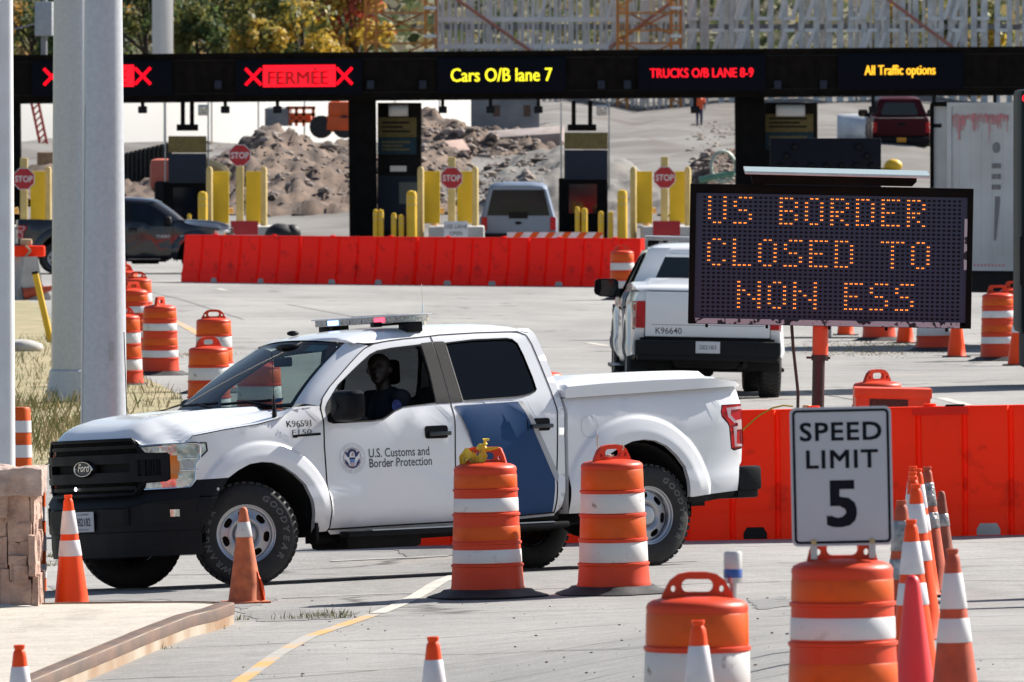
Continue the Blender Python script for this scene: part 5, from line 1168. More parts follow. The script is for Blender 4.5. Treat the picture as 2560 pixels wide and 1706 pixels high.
mb = MB(); mb.lathe([(.036, .055), (.038, .065), (.036, .105), (.03, .118), (0, .12)], 16); mb.obj('yellow_cap', mat('beacon_yellow', (.68, .52, .22), .4), bc2, 40)
mb = MB(); mb.lathe([(.038, .03), (.039, .056), (.036, .058)], 16); mb.obj('green_band', mat('beacon_green', (.02, .17, .12), .4), bc2, 40)
mb = MB(); mb.lathe([(.034, .015), (.036, .032)], 16); mb.lathe([(.016, -.06), (.016, .016)], 10); mb.box(-.05, .05, -.02, .02, -.01, .0); mb.obj('stand', M_steel, bc2, 40)
mb = MB(); yb = nb(1760).y - .14
mb.tube([tuple(at(u, v, yb)) for u, v in ((1822, 934), (1800, 932), (1775, 938), (1748, 953), (1727, 970), (1706, 990), (1690, 1020))], .008, 6); tag(mb.obj('cable', M_wire, None, 60), 'yellow cable hanging over the near red barrier behind the tail lamp', 'cable')

# ================================================================ SPEED LIMIT SIGN
YS = F / 540; ps = at(1933, 1094, YS); ps.y = YS - .06
ss = thing('speed_limit_sign', 'white sign reading SPEED LIMIT 5 bolted to a drum handle', 'road sign', ps); ss.rotation_euler = (0, -R(1.25), 0)
hw, hh = 233 * K / 540 / 2, 319 * K / 540 / 2
mb = MB(); mb.prism(rrect(-hw, hw, -hh, hh, .030, 6), -.004, .004); pn = mb.obj('panel', M_signw, ss, 30)
mb = MB(); mb.prism(rrect(-hw + .011, hw - .011, -hh + .011, hh - .011, .022, 6), -.0055, -.0045, 0, None, [rrect(-hw + .023, hw - .023, -hh + .023, hh - .023, .012, 6)])
for txt, size, z, sx_, bd in (('SPEED', .118, .168, 1.12, .0024), ('LIMIT', .118, .040, 1.12, .0024), ('5', .292, -.225, 1.1, .008)):
    for k, (ax, az) in enumerate(((1, 1), (-1, 1), (1, -1), (-1, -1), (0, 0))): text_on(mb, txt, size, lambda x, y: (x + ax * bd, -.0050 - .0003 * k, z + y + az * bd), sx=sx_, space=1.1)
mb.obj('lettering', M_signk, pn)
mb = MB()
for x in (-.135, .135): mb.lathe([(.014, 0), (.013, .006), (0, .008)], 10, 0, Matrix.Translation((x, -.005, -hh + .02)) @ Matrix.Rotation(R(90), 4, 'X'))
mb.obj('bolt', mat('brass_bolt', (.45, .36, .18), .4, .6), ss, 40)
mb = MB(); mb.box(-.15, -.12, .004, .07, -hh - .06, -hh + .06); mb.box(.12, .15, .004, .07, -hh - .06, -hh + .06); mb.obj('bracket', M_steel, ss)
# ================================================================ LEFT SIDE: poles, pier, concrete block
def pole(name, label, m, base, r0, r1, h, n=24, plate=None, lean=0.):
    o = thing(name, label, 'pole', base); o.rotation_euler = (0, lean, 0)
    mb = MB(); mb.lathe([(r0, 0 if not plate else .25), (r0 + (r1 - r0) * .4, h * .4), (r1, h)], n); mb.obj('shaft', m, o, 40)
    if plate:
        mb = MB(); mb.bbox(-plate, plate, -plate, plate, .20, .25, .01); mb.lathe([(plate * .95, .25), (r0 * 1.08, .60), (r0, .62)], n); 
        mb.obj('base_plate', m, o, 30)
        for sx in (-1, 1):
            for sy in (-1, 1):
                b = MB(); b.lathe([(.03, .0), (.03, .32), (.05, .32), (.05, .36), (0, .36)], 8, 0, Matrix.Translation((sx * plate * .8, sy * plate * .8, 0))); b.obj('anchor_bolt', M_steel, o, 40)
    return o
s1 = 283; P1 = on(238, F / s1); pole('sign_pole', 'thick galvanised pole rising just behind the truck bonnet', M_galv, P1, 56.2 * K / s1, 51.5 * K / s1 * .6, 9.5, 32)
s2 = 192; P2 = on(165, F / s2); P2.z = at(165, 923, F / s2).z - .2
pole('sign_pole', 'galvanised pole on a bolted base plate, behind the near grey pole', M_galv, P2, .272, .20, 11, 12, .36)
mb = MB(); mb.bbox(P2.x - .95, P2.x + 1.2, P2.y - .9, P2.y + .8, P2.z - .45, P2.z, .03); tag(mb.obj('concrete_footing', M_conc2, None, 30), 'low concrete footing under the bolted base plate of the rear pole', 'footing')
s3 = 300; P3 = on(8, F / s3); pole('lamp_post', 'white painted post at the left picture edge behind the stone pier', M_wpole, P3, .100, .062, 9, 24)
sp1 = [o for o in bpy.data.objects if o.name == 'sign_pole'][0]
mb = MB(); rw0 = 56.2 * K / s1; rw1 = rw0 + (51.5 * K / s1 * .6 - rw0) * .4
mb.grid([[((rw0 + (rw1 - rw0) * t + .001) * math.cos(R(207 + d)), (rw0 + (rw1 - rw0) * t + .001) * math.sin(R(207 + d)), 3.8 * t) for d in (-1.2, 0, 1.2)] for t in (0, .5, 1)]); mb.obj('weld_seam', mat('weld_seam', (.23, .25, .29), .6), sp1)
mb = MB(); mb.grid([[((rw0 - .01) * math.cos(R(a)), (rw0 - .01) * math.sin(R(a)), z) for a in (286, 292, 298)] for z in (1.55, 1.72)]); mb.obj('sticker', mat('worn_sticker', (.42, .43, .44), .6), sp1)
# stone pier
PA = gp(103, 1392, HK); px1 = PA.x - .05; px0 = px1 - 1.5; pY = PA.y; pz = PA.z - .02
pier = thing('stone_pier', 'low pier of split reddish stone with a rough cap slab on the pavement', 'stone pier', ((px0 + px1) / 2, pY + .4, pz))
ph_ = (1140 - 1392) * -K / (F / pY) + .03; hwx = 1.5 / 2
from mathutils import noise as mnoise
def rough(mb, x0, x1, y0, y1, z0, z1, amp, st, seed):
    """box with a broken stone skin"""
    nx, ny, nz = max(2, int((x1 - x0) / st)), max(2, int((y1 - y0) / st)), max(2, int((z1 - z0) / st))
    def dsp(p, n):
        q = Vector((p[0] * 9 + seed, p[1] * 9, p[2] * 2.6)); k = mnoise.fractal(q, 1.0, 2.1, 4) + .9 * mnoise.cell(Vector((p[0] * 11 + seed, p[1] * 11, p[2] * 3.2))) 
        return tuple(p[i] + n[i] * amp * k for i in range(3))
    for ax, sg_ in ((0, -1), (0, 1), (1, -1), (1, 1), (2, 1), (2, -1)):
        rows = []
        A_ = (ny, nz) if ax == 0 else (nx, nz) if ax == 1 else (nx, ny)
        for i in range(A_[0] + 1):
            r = []
            for j in range(A_[1] + 1):
                a, b = i / A_[0], j / A_[1]
                if ax == 0: p = ((x1 if sg_ > 0 else x0), y0 + (y1 - y0) * a, z0 + (z1 - z0) * b)
                elif ax == 1: p = (x0 + (x1 - x0) * a, (y1 if sg_ > 0 else y0), z0 + (z1 - z0) * b)
                else: p = (x0 + (x1 - x0) * a, y0 + (y1 - y0) * b, (z1 if sg_ > 0 else z0))
                c = ((x0 + x1) / 2, (y0 + y1) / 2, (z0 + z1) / 2); n = [0, 0, 0]; n[ax] = sg_
                ed = [abs(p[k] - ((x0, y0, z0)[k])) < 1e-6 or abs(p[k] - ((x1, y1, z1)[k])) < 1e-6 for k in range(3)]
                nn = Vector([(1 if p[k] > c[k] else -1) if ed[k] else 0 for k in range(3)]).normalized()
                r.append(dsp(p, nn))
            rows.append(r)
        mb.grid(rows)
rng = random.Random(5)
mb = MB(); zz = 0.
x = -hwx
while x < hwx - .02:
    w = rng.uniform(.07, .24); x2 = min(hwx, x + w)
    if hwx - x2 < .04: x2 = hwx
    z = 0.
    while z < ph_ - .02:
        z2 = min(ph_, z + rng.uniform(.10, .32))
        if ph_ - z2 < .08: z2 = ph_
        o_ = rng.uniform(-.045, .035)
        rough(mb, x + rng.uniform(-.012, .012), (x2 - .004 + rng.uniform(-.01, .014)) if x2 < hwx else x2 + rng.uniform(-.045, .012), -.4 + o_, .4, z + rng.uniform(-.01, .012), z2 + .006, .020, .018, rng.uniform(0, 90)); z = z2
    x = x2
mb.obj('masonry', M_stone, pier, 25)
mb = MB(); mb.box(-hwx + .03, hwx - .04, -.36, .38, 0, ph_ - .01); mb.obj('mortar_core', mat('mortar', (.10, .07, .055), .95), pier)
mb = MB(); rough(mb, -hwx - .05, hwx + .030, -.46, .45, ph_, ph_ + .185, .013, .03, 3.); mb.obj('cap_slab', M_cap, pier, 35)
mb = MB(); rough(mb, -hwx - .05, hwx + .10, -.50, -.1, -.02, .02, .012, .05, 9.); mb.obj('mortar_bed', M_conc, pier, 40)
# delineators and plank behind the pier
def delineator(u, vb, vt, s, label, r=.10):
    b = on(u, F / s); t = at(u, vt, F / s); o = thing('channel_post', label, 'traffic post', b, 0, 'orange and white channel posts'); h = t.z - b.z
    mb = MB(); mb.lathe([(r * 1.12, 0), (r, h * .5), (r * .92, h * .97), (r * .8, h), (0, h)], 20); mb.obj('tube', M_or2, o, 40)
    for a, c in ((.13, .27), (.40, .55), (.70, .84)):
        mb = MB(); mb.lathe([(r * (1.12 - .2 * a) + .004, h * a), (r * (1.12 - .2 * c) + .004, h * c)], 20, cap=False); mb.obj('reflective_band', M_ws, o, 40)
    return o
delineator(46, 1100, 936, 250, 'orange and white channel post left of the truck, behind the pier cap', .112)
delineator(95, 1372, 1128, 318, 'thin orange and white post squeezed between stone pier and truck bumper', .035)
b_ = at(10, 1085, F / 335); bd = thing('barricade', 'red orange plastic barricade rail showing above the stone cap', 'barricade', (b_.x, b_.y, gz(b_.x, b_.y)))
zt = at(10, 1073, F / 335).z - gz(b_.x, b_.y); mb = MB(); mb.prism(rrect(-.7, at(90, 1073, F / 335).x - b_.x, zt - .22, zt, .035), -.03, .03); mb.obj('rail', M_barr2, bd, 40)
for x in (-.5, .1): mb = MB(); mb.bbox(x - .03, x + .03, -.025, .025, 0, zt - .2, .005); mb.obj('leg', M_barr2, bd, 40)
# jersey barrier block with orange lamp box, leaning yellow post
sj = 122; ja = gp(72, 690); js = F / ja.y
jb = thing('jersey_barrier', 'end of a concrete barrier block left of the poles', 'barrier', ja, R(8))
mb = MB(); sec = [(-.40, 0), (-.40, .08), (-.22, .33), (-.13, .88), (.13, .88), (.22, .33), (.40, .08), (.40, 0)]
mb.add([(x, 0, z) for x, z in sec] + [(x - 1.2, 6.0, z) for x, z in sec], [tuple(range(8)), tuple(range(15, 7, -1))] + [(i, (i + 1) % 8, 8 + (i + 1) % 8, 8 + i) for i in range(8)]); mb.obj('block', M_conc, jb, 20)
lb_ = thing('barrier_lamp', 'orange lamp housing with a tan strap on the concrete barrier end', 'lamp', (ja.x - .12, ja.y + .4, ja.z + .88))
mb = MB(); mb.bbox(-.45, .38, -.2, .2, 0, .22, .04); mb.obj('housing', M_barr2, lb_, 40); mb = MB(); mb.bbox(-.12, .12, -.1, .1, .22, .36, .05); mb.tube([(.0, -.21, .0), (.1, -.22, .12), (.0, -.2, .23)], .03, 6); mb.obj('strap', mat('tan_cloth', (.50, .36, .22), .9), lb_, 40)
g = gp(119, 790); t_ = at(80, 624, g.y); yp = thing('marker_post', 'leaning yellow marker post with a black cap on the dry verge', 'post', g)
mb = MB(); mb.tube([(0, 0, -.05), tuple((t_ - g) * .97)], .055, 10); mb.obj('shaft', M_bollard, yp, 40); mb = MB(); mb.tube([tuple((t_ - g) * .965), tuple(t_ - g)], .058, 10); mb.obj('cap', M_plast, yp, 40)
mb = MB(); mb.ball((0, 0, .08), (.35, .3, .14), 0, 2, None, .12); w_ = gp(52, 812); o = mb.obj('pale_stone', M_conc, None, 40); o.location = w_; tag(o, 'pale stone lying in the dry grass at the left', 'stone')

# ================================================================ INSPECTION CANOPY
YG = 316.0; sG = F / YG
def gx(u): return (u * K - 1280) / sG
def gzv(u, v): return at(u, v, YG).z
tilt = -.0085
cn = thing('canopy', 'long black lane canopy with five lit lane displays', 'canopy', (0, YG, 0)); cn.rotation_euler = (0, tilt, 0)
def cz_(u, v): return gzv(u, v) - gx(u) * .0085
zb_, zt_ = cz_(700, 232), cz_(700, 121)
mb = MB(); X0, X1 = gx(-900), gx(3300); mb.box(X0, X1, .0, 9.0, zb_, zt_)
for i in range(140): x = X0 + (X1 - X0) * i / 139; mb.box(x - .03, x + .03, -.03, .0, zb_ + .04, zt_ - .06)
mb.box(X0, X1, -.06, 0, zt_ - .06, zt_); mb.box(X0, X1, -.06, 0, zb_, zb_ + .05); mb.obj('fascia', M_canopy2, cn)
def led_panel(u0, u1, vt, vb, lines, mfun):
    mb = MB(); mb.bbox(gx(u0), gx(u1), -.12, -.01, cz_((u0 + u1) / 2, vb), cz_((u0 + u1) / 2, vt), .01); p = mb.obj('lane_display', M_disp, cn, 30)
    mfun(p); return p
def txt(p, body, u0, u1, vt, vb, m, bold=.004):
    V, Fc = text2d(body, 1., 'LEFT'); x0 = min(v[0] for v in V); x1 = max(v[0] for v in V); y0 = 0; y1 = max(v[1] for v in V); um = (u0 + u1) / 2
    zl, zh = cz_(um, vb), cz_(um, vt); mb = MB(); [mb.add([(gx(u0) + d * .014 + (x - x0) / (x1 - x0) * (gx(u1) - gx(u0)), -.1215 - .001 * d, zl + (y - y0) / (y1 - y0) * (zh - zl)) for x, y in V], Fc) for d in (-.5, 0, .5)]; return mb.obj('lit_lettering', m, p)
def closed(u0):
    def f(p):
        mb = MB(); um = u0 + 120; zl, zh = cz_(um, 200), cz_(um, 150); mb.box(gx(u0 + 40), gx(u0 + 207), -.1225, -.1205, zl, zh); mb.obj('lit_lettering', M_ledred, p)
        V, Fc = text2d('FERM\u00c9E', 1., 'LEFT'); x0 = min(v[0] for v in V); x1 = max(v[0] for v in V); y1 = max(v[1] for v in V); mb = MB(); [mb.add([(gx(u0 + 52) + dx + (x - x0) / (x1 - x0) * (gx(u0 + 190) - gx(u0 + 52)), -.124 - abs(dx) * .02, cz_(um, 194) + y / y1 * (cz_(um, 156) - cz_(um, 194))) for x, y in V], Fc) for dx in (-.025, 0, .025)]; mb.obj('dark_lettering', M_ledred2, p)
        for ux in (u0 + 18, u0 + 227):
            mb = MB(); a, b, c, d = gx(ux - 18), gx(ux + 18), cz_(um, 195), cz_(um, 157); w = .055
            for (xa, za, xb, zb2) in ((a, c, b, d), (a, d, b, c)): mb.tube([(xa, -.125, za), (xb, -.125, zb2)], w * .75, 4)
            mb.obj('lit_lettering', M_ledred, p)
    return f
led_panel(78, 400, 140, 222, 0, closed(105)); led_panel(545, 836, 137, 219, 0, closed(568))
led_panel(1008, 1303, 132, 215, 0, lambda p: txt(p, 'Cars O/B lane 7', 1040, 1272, 157, 187, M_ledyel))
led_panel(1470, 1762, 127, 211, 0, lambda p: txt(p, 'TRUCKS O/B LANE 8-9', 1497, 1734, 157, 178, M_ledred))
led_panel(1928, 2216, 122, 207, 0, lambda p: txt(p, 'All Traffic options', 1990, 2152, 150, 172, M_ledamb))
for u0, u1 in ((803, 866), (1693, 1760), (22, 46)):
    mb = MB(); mb.box(gx(u0), gx(u1), .3, 1.5, -.3, zb_ + .02); mb.obj('column', M_canopy, cn)
for u in (2340, 2352):
    pass
for u in (330, 520, 640, 1020, 1130, 1240, 1600, 2010, 2150, 2290):
    mb = MB(); x = gx(u); zc_ = cz_(u, 236); mb.box(x - .05, x + .05, .3, .4, zc_ - .12, zb_ + .02); mb.bbox(x - .12, x + .12, .0, .5, zc_ - .30, zc_ - .10, .03); mb.obj('lane_camera', M_plast2, cn, 40)
for u in (505, 855, 975, 1385, 1445, 1790, 1895):
    mb = MB(); x = gx(u); mb.bbox(x - .10, x + .10, -.16, -.03, cz_(u, 205), cz_(u, 185), .02); mb.obj('junction_box', M_sgn, cn, 40)
mb = MB()
for z in (zb_ + .22, zt_ - .20): mb.tube([(X0, -.05, z), (X1, -.05, z)], .018, 5)
mb.obj('conduit', M_brick, cn)
# booths
def booth(u0, u1, label, sign):
    um = (u0 + u1) / 2; b = thing('inspection_booth', label, 'booth', (gx(um), YG + 1.6, 0)); x0, x1 = gx(u0) - gx(um), gx(u1) - gx(um)
    top = gzv(um, 236); mb = MB(); mb.box(x0, x1, 0, 3.0, -.3, top); mb.obj('brick_wall', M_brick, b)
    for vt, vb, m in sign:
        mb = MB(); mb.bbox(x0 + .02, x1 - .12, -.08, -.03, gzv(um, vb), gzv(um, vt), .006); p = mb.obj('sign_panel', m, b, 30)
        mb = MB()
        for i in range(3):
            z = gzv(um, vb - (vb - vt) * (.25 + .22 * i)); mb.box(x0 + .12, x1 - .3 - .2 * (i % 2), -.084, -.081, z, z + .05)
        mb.obj('printed_lines', M_brick if m is M_sgy else M_sgy, p)
    mb = MB(); mb.bbox(x0 + .3, x1 - .35, -.2, -.02, gzv(um, 268), gzv(um, 240), .03); mb.obj('floodlight', M_steel, b, 40)
    mb = MB(); mb.box(x0 + .02, x1 - .12, -.03, -.005, gzv(um, 530), gzv(um, 405)); mb.obj('doorway', M_sgn, b)
    mb = MB(); mb.box(x0 + .35, x1 - .4, -.06, -.03, gzv(um, 395), gzv(um, 382)); mb.obj('wall_lamp', M_steel, b)
    mb = MB(); mb.box(x0 + .6, x1 - .1, -.05, -.031, gzv(um, 470), gzv(um, 420)); mb.obj('notice', mat('faded_notice', (.20, .20, .17), .8), b)
    return b
booth(866, 966, 'dark brick booth with tan and teal sign, right of the left column', [(270, 316, M_sgy), (317, 356, M_sgb)])
booth(1760, 1882, 'dark brick booth with a tan sign behind the message board', [(262, 304, M_sgy), (305, 345, M_sgb)])
def kiosk(u0, u1, vt, label, us):
    um = (u0 + u1) / 2; b = thing('lane_kiosk', label, 'kiosk', (gx(um), YG - .6, 0)); x0, x1 = gx(u0) - gx(um), gx(u1) - gx(um)
    mb = MB(); mb.bbox(x0, x1, 0, 1.6, -.2, gzv(um, vt + 105), .03); mb.obj('cabin', M_canopy, b, 30)
    mb = MB(); mb.box(x0 + .28, x1 - .3, -.02, .0, gzv(um, vt + 185), gzv(um, vt + 118)); mb.obj('window', M_tint, b)
    mb = MB(); mb.bbox(x0 + .15, x1, -.05, .0, gzv(um, vt + 38), gzv(um, vt), .006); mb.obj('sign_panel', M_sgy, b, 30)
    mb = MB(); mb.bbox(x0 + .15, x1, -.05, .0, gzv(um, vt + 108), gzv(um, vt + 40), .006); mb.obj('sign_panel', M_sgn, b, 30)
    for z0, z1, xs_ in ((gzv(um, vt + 104), gzv(um, 236), (x0 + .06, x1 + .04)),):
        for x in xs_: mb = MB(); mb.tube([(x, .3, z0 - .3), (x, .3, z1)], .025, 6); mb.obj('post', M_steel, b)
    for u in us: mb = MB(); x = gx(u) - gx(um); mb.box(x - .06, x + .06, .2, .35, gzv(um, 290), gzv(um, 232)); mb.obj('hanger', M_canopy, b)
    mb = MB(); xa, xb_ = gx(us[0] - 14) - gx(um), gx(us[1] + 14) - gx(um); mb.bbox(xa, xb_, .1, .45, gzv(um, 301), gzv(um, 286), .02); mb.obj('signal_box', M_canopy, b, 30)
    mb = MB(); xf2 = gx(us[1] + 26) - gx(um); mb.bbox(xf2 - .14, xf2 + .16, .0, .25, gzv(um, 266), gzv(um, 241), .03); fl = mb.obj('floodlight', M_steel, b, 40)
    mb = MB(); mb.box(xf2 - .11, xf2 + .13, -.005, .0, gzv(um, 263), gzv(um, 245)); mb.obj('lamp_glass', M_lens, fl)
    return b
kiosk(376, 476, 313, 'black lane kiosk with a tan and navy sign, left of the first guarded island', (421, 442))
kiosk(1284, 1396, 305, 'black lane kiosk with a tan and navy sign, right of the white vehicle', (1318, 1356))
# islands: guards, stop signs, bollards
YI = 307.0
def ix(u): return (u * K - 1280) / F * YI
def iz(u, v): return at(u, v, YI).z
def island(um, sv, k, sign_after):
    nmk = ['at the left edge by the grey poles', 'left of the brick booth column', 'left of the white vehicle in the booth lane', 'just left of the message board'][k]
    g_ = thing('impact_guard', 'yellow guard of posts and plates ' + nmk, 'guard', (ix(um), YI, 0), 0, 'yellow island guards')
    for u in (um - 71, um + 54):
        mb = MB(); x = ix(u) - ix(um); r = ix(u + 7.5) - ix(u); mb.lathe([(r, -.1), (r, iz(um, 390)), (r * .6, iz(um, 384)), (0, iz(um, 383))], 14, 0, Matrix.Translation((x, -.3, 0))); mb.obj('post', M_pale, g_, 40)
    for ua, ub in ((um - 64, um - 27), (um + 12, um + 48)):
        mb = MB(); mb.bbox(ix(ua) - ix(um), ix(ub) - ix(um), .0, .12, iz(um, 514), iz(um, 394), .02); mb.obj('plate', M_guard, g_, 30)
    mb = MB(); mb.tube([(ix(um - 40) - ix(um), .6, .3), (ix(um - 40) - ix(um), .6, 1.2), (ix(um - 18) - ix(um), .6, 1.25)], .10, 8); mb.obj('inner_rail', mat_innerrail, g_, 40)
    st = thing('stop_sign', 'red STOP sign on yellow post ' + nmk, 'stop sign', (ix(um), YI - .9, 0), 0, 'stop signs on the lane islands')
    mb = MB(); r = ix(um + 8.5) - ix(um); tp = iz(um, sv - 48) if k != 1 else iz(um, sv + 10); mb.bbox(-r, r, .03, .03 + 2 * r, -.1, tp, .03); mb.obj('post', M_pale, st, 40)
    z = iz(um, sv); ro = .315
    mb = MB(); oc = [(ro * math.cos(R(22.5 + 45 * i)), z + ro * math.sin(R(22.5 + 45 * i))) for i in range(8)]; mb.prism(oc, -.01, .005); sp_ = mb.obj('sign_rim', M_wht, st)
    mb = MB(); oc = [(ro * .94 * math.cos(R(22.5 + 45 * i)), z + ro * .94 * math.sin(R(22.5 + 45 * i))) for i in range(8)]; mb.prism(oc, -.014, -.011); mb.obj('sign_face', M_stop, st)
    mb = MB(); text_on(mb, 'STOP', .235, lambda x, y: (x, -.016, z - .083 + y), bold=.004, sx=.86); mb.obj('lettering', M_wht, st)
    n_ = thing('island_nose', 'pale concrete island nose ' + nmk, 'island', (ix(um), YI - 1.2, 0), 0, 'concrete lane islands')
    mb = MB(); a, b = ix(um - 52) - ix(um), ix(um + 75) - ix(um); mb.bbox(a, b, -1.0, 4, -.2, iz(um, 519), .06); mb.obj('block', M_conc, n_, 30)
mat_innerrail = mat('pale_orange_rail', (.66, .40, .16), .6)
for k, (um, sv) in enumerate(((58, 411), (553, 357), (1038, 409), (1526, 408))): island(um, sv, k, k != 1)
def bollard(u, vt, w, label, Yb=305.):
    b = thing('bollard', label, 'bollard', ((u * K - 1280) / F * Yb, Yb, 0), 0, 'yellow lane bollards'); h = at(u, vt, Yb).z; r = w * K / F * Yb / 2
    mb = MB(); mb.lathe([(r, -.1), (r, h * .94), (r * .8, h * .985), (0, h)], 16); mb.obj('pipe', M_bollard, b, 40)
    for q in (.80, .90): mb = MB(); mb.lathe([(r + .004, h * q - .03), (r + .004, h * q)], 16, cap=False); mb.obj('reflective_ring', M_pale, b, 40)
for u, v, w, lb in ((466, 440, 22, 'thick yellow bollard left of the second island guard'), (946, 438, 24, 'thick yellow bollard left of the third island guard'), (1430, 436, 23, 'thick yellow bollard left of the fourth island guard'),
    (863, 481, 11, 'slim bollard first from the left beside the brick booth'), (875, 481, 13, 'slim bollard second from the left beside the brick booth'), (905, 489, 12, 'slim bollard third from the left beside the brick booth'), (922, 493, 13, 'slim bollard fourth from the left beside the brick booth'),
    (1327, 475, 11, 'slim bollard first from the left before the right kiosk'), (1343, 478, 14, 'slim bollard second from the left before the right kiosk'), (1381, 485, 13, 'slim bollard third from the left before the right kiosk'), (1403, 486, 12, 'slim bollard fourth from the left before the right kiosk'),
    (435, 490, 9, 'short bollard above the bonnet of the dark pickup'), (1868, 470, 14, 'bollard hidden behind the message board')):
    if u < 1800: bollard(u, v, w, lb)
def low_sign(u0, u1, v0, v1, m, label, lines):
    Yl = 300.; um = (u0 + u1) / 2; o = thing('lane_sign', label, 'sign', ((um * K - 1280) / F * Yl, Yl, 0)); x1 = (u1 - u0) * K / F * Yl / 2
    zt = at(um, v0, Yl).z; zb = at(um, v1, Yl).z; mb = MB(); mb.bbox(-x1, x1, -.02, .02, zb, zt, .005); p = mb.obj('panel', m, o, 30)
    for x in (-x1 * .7, x1 * .7): mb = MB(); mb.tube([(x, .03, 0), (x, .03, zt - .05)], .025, 6); mb.obj('leg', M_steel, o)
    for i, l in enumerate(lines):
        mb = MB(); text_on(mb, l, .15, lambda x, y: (x, -.024, zt - .19 - .18 * i + y), sx=.9); mb.obj('lettering', M_ink if m is M_wht else M_wht, p)
low_sign(1020, 1075, 509, 547, M_wht, 'white lane sign in front of the third island', ['USE LANE', 'OPEN'])
low_sign(530, 593, 508, 540, M_stop, 'plain dark red sign in front of the second island', [])
low_sign(1500, 1563, 508, 542, M_stop, 'plain dark red sign in front of the fourth island, left of the message board', [])
# striped barricade
Ys = 262.; xa, xb_ = (1165 * K - 1280) / F * Ys, (1385 * K - 1280) / F * Ys; zt = at(1270, 534, Ys).z
sb = thing('striped_barricade', 'orange and white striped barricade behind the far red barrier', 'barricade', ((xa + xb_) / 2, Ys, gz(xa, Ys))); hx = (xb_ - xa) / 2
mb = MB(); mb.box(-hx, hx, -.02, .02, zt - .22, zt); bdp = mb.obj('board', M_wht, sb)
mb = MB(); n = 6; w = 2 * hx / n
for i in range(n): x = -hx + i * w + .05; mb.add([(x, -.024, zt - .22), (x + w * .45, -.024, zt - .22), (x + w * .45 + .18, -.024, zt), (x + .18, -.024, zt)], [(0, 1, 2, 3)])
mb.obj('stripes', M_or2, bdp)
for x in (-hx * .8, hx * .8): mb = MB(); mb.box(x - .03, x + .03, .02, .06, 0, zt - .02); mb.box(x - .04, x + .04, -.4, .5, 0, .05); mb.obj('leg', M_steel, sb)
# dark tarpaulin bundle on the island
q = at(650, 500, 303.); tb = thing('covered_machine', 'bulky machine under black tarpaulin beside the second island', 'machine', (q.x, 303., 0))
mb = MB(); mb.ball((-.05, 0, .62), (.42, .35, .32), 0, 3, None, .06); mb.ball((.25, 0, .70), (.25, .25, .22), 0, 2, None, .1); mb.bbox(-.35, -.1, -.2, .2, -.1, .5, .06); mb.bbox(.1, .55, -.2, .2, -.1, .25, .06); mb.obj('tarpaulin', M_tarp, tb, 60)
mb = MB(); mb.ball((.62, -.1, .12), (.06, .06, .06)); mb.obj('marker_lamp', M_or2, tb)
# arrow board seen from behind
ab = at(1897, 352, 190.); o = thing('arrow_board', 'dark back of an arrow board standing behind the message board', 'arrow board', (ab.x, 190., gz(ab.x, 190.))); gzr = gz(ab.x, 190.)
hx = 255 * K / F * 190 / 2; z0, z1 = at(1897, 386, 190.).z - gzr, at(1897, 318, 190.).z - gzr
mb = MB(); mb.bbox(-hx, hx, -.04, .04, z0 - .35, z1, .01); pnl = mb.obj('panel', M_signk, o, 30)
for i in range(7): mb = MB(); mb.lathe([(.05, 0), (.03, .05), (0, .06)], 10, 0, Matrix.Translation((-hx * .82 + hx * 1.64 * i / 6, -.04, z0 + .04)) @ Matrix.Rotation(R(90), 4, 'X')); mb.obj('lamp', M_plast, pnl, 40)
for x, z in ((-hx * .55, .6), (hx * .6, .6), (-hx * .7, .3), (hx * .75, .3)): mb = MB(); mb.lathe([(.06, 0), (.04, .06), (0, .07)], 10, 0, Matrix.Translation((x, -.04, z0 + (z1 - z0) * z + .05)) @ Matrix.Rotation(R(90), 4, 'X')); mb.obj('lamp', M_plast, pnl, 40)
mb = MB(); mb.box(-.1, .1, .05, .2, 0, z1 - .2); mb.box(-.9, .9, -.6, .9, .3, .42); mb.obj('mast', M_steel, o)
# ================================================================ OTHER VEHICLES
Yt = 145.2; r_ = on(1624, Yt)
t2 = make_pickup('pickup_truck', 'second white pickup seen from behind, half hidden by the message board', M_white, number='K96640', opened=False, ant=False, plate=False)
hd = Vector((math.sin(R(-2.)), math.cos(R(-2.)), 0)); t2.location = (r_.x + hd.x * 4.80, r_.y + hd.y * 4.80, r_.z); t2.rotation_euler = (R(1.1), 0, R(90 + 2.))
Yt = 273.; r_ = on(540, Yt)
t3 = make_pickup('pickup_truck', 'black pickup side on, its bonnet behind the left end of the far red barrier', M_blk, cbp=False, plate=False, lightbar=False, cover=False, opened=False, ant=False)
t3.location = (r_.x - .95 * .93, Yt, r_.z); t3.scale = (.93, .93, .93); t3.rotation_euler = (0, 0, R(4))
mb = MB(); text_on(mb, 'TURBO', .10, lambda x, y: (-.95 + x, -1.0, .93 + y), sx=1.1, shear=.2, bold=.003); text_on(mb, 'HD', .08, lambda x, y: (-.45 + x, -1.0, .94 + y), bold=.003); mb.obj('door_lettering', M_grey, t3)
Yt = 372.; r_ = on(2071, Yt)
t4 = make_pickup('pickup_truck', 'dark red pickup seen from behind on the gravel ramp beyond the canopy', M_maroon, cbp=False, plate=False, lightbar=False, cover=False, opened=False, ant=False, letters=False)
t4.location = (r_.x, Yt + 4.75, gz(r_.x, Yt + 4.75) - .12); t4.rotation_euler = (0, -R(2.8), R(90))
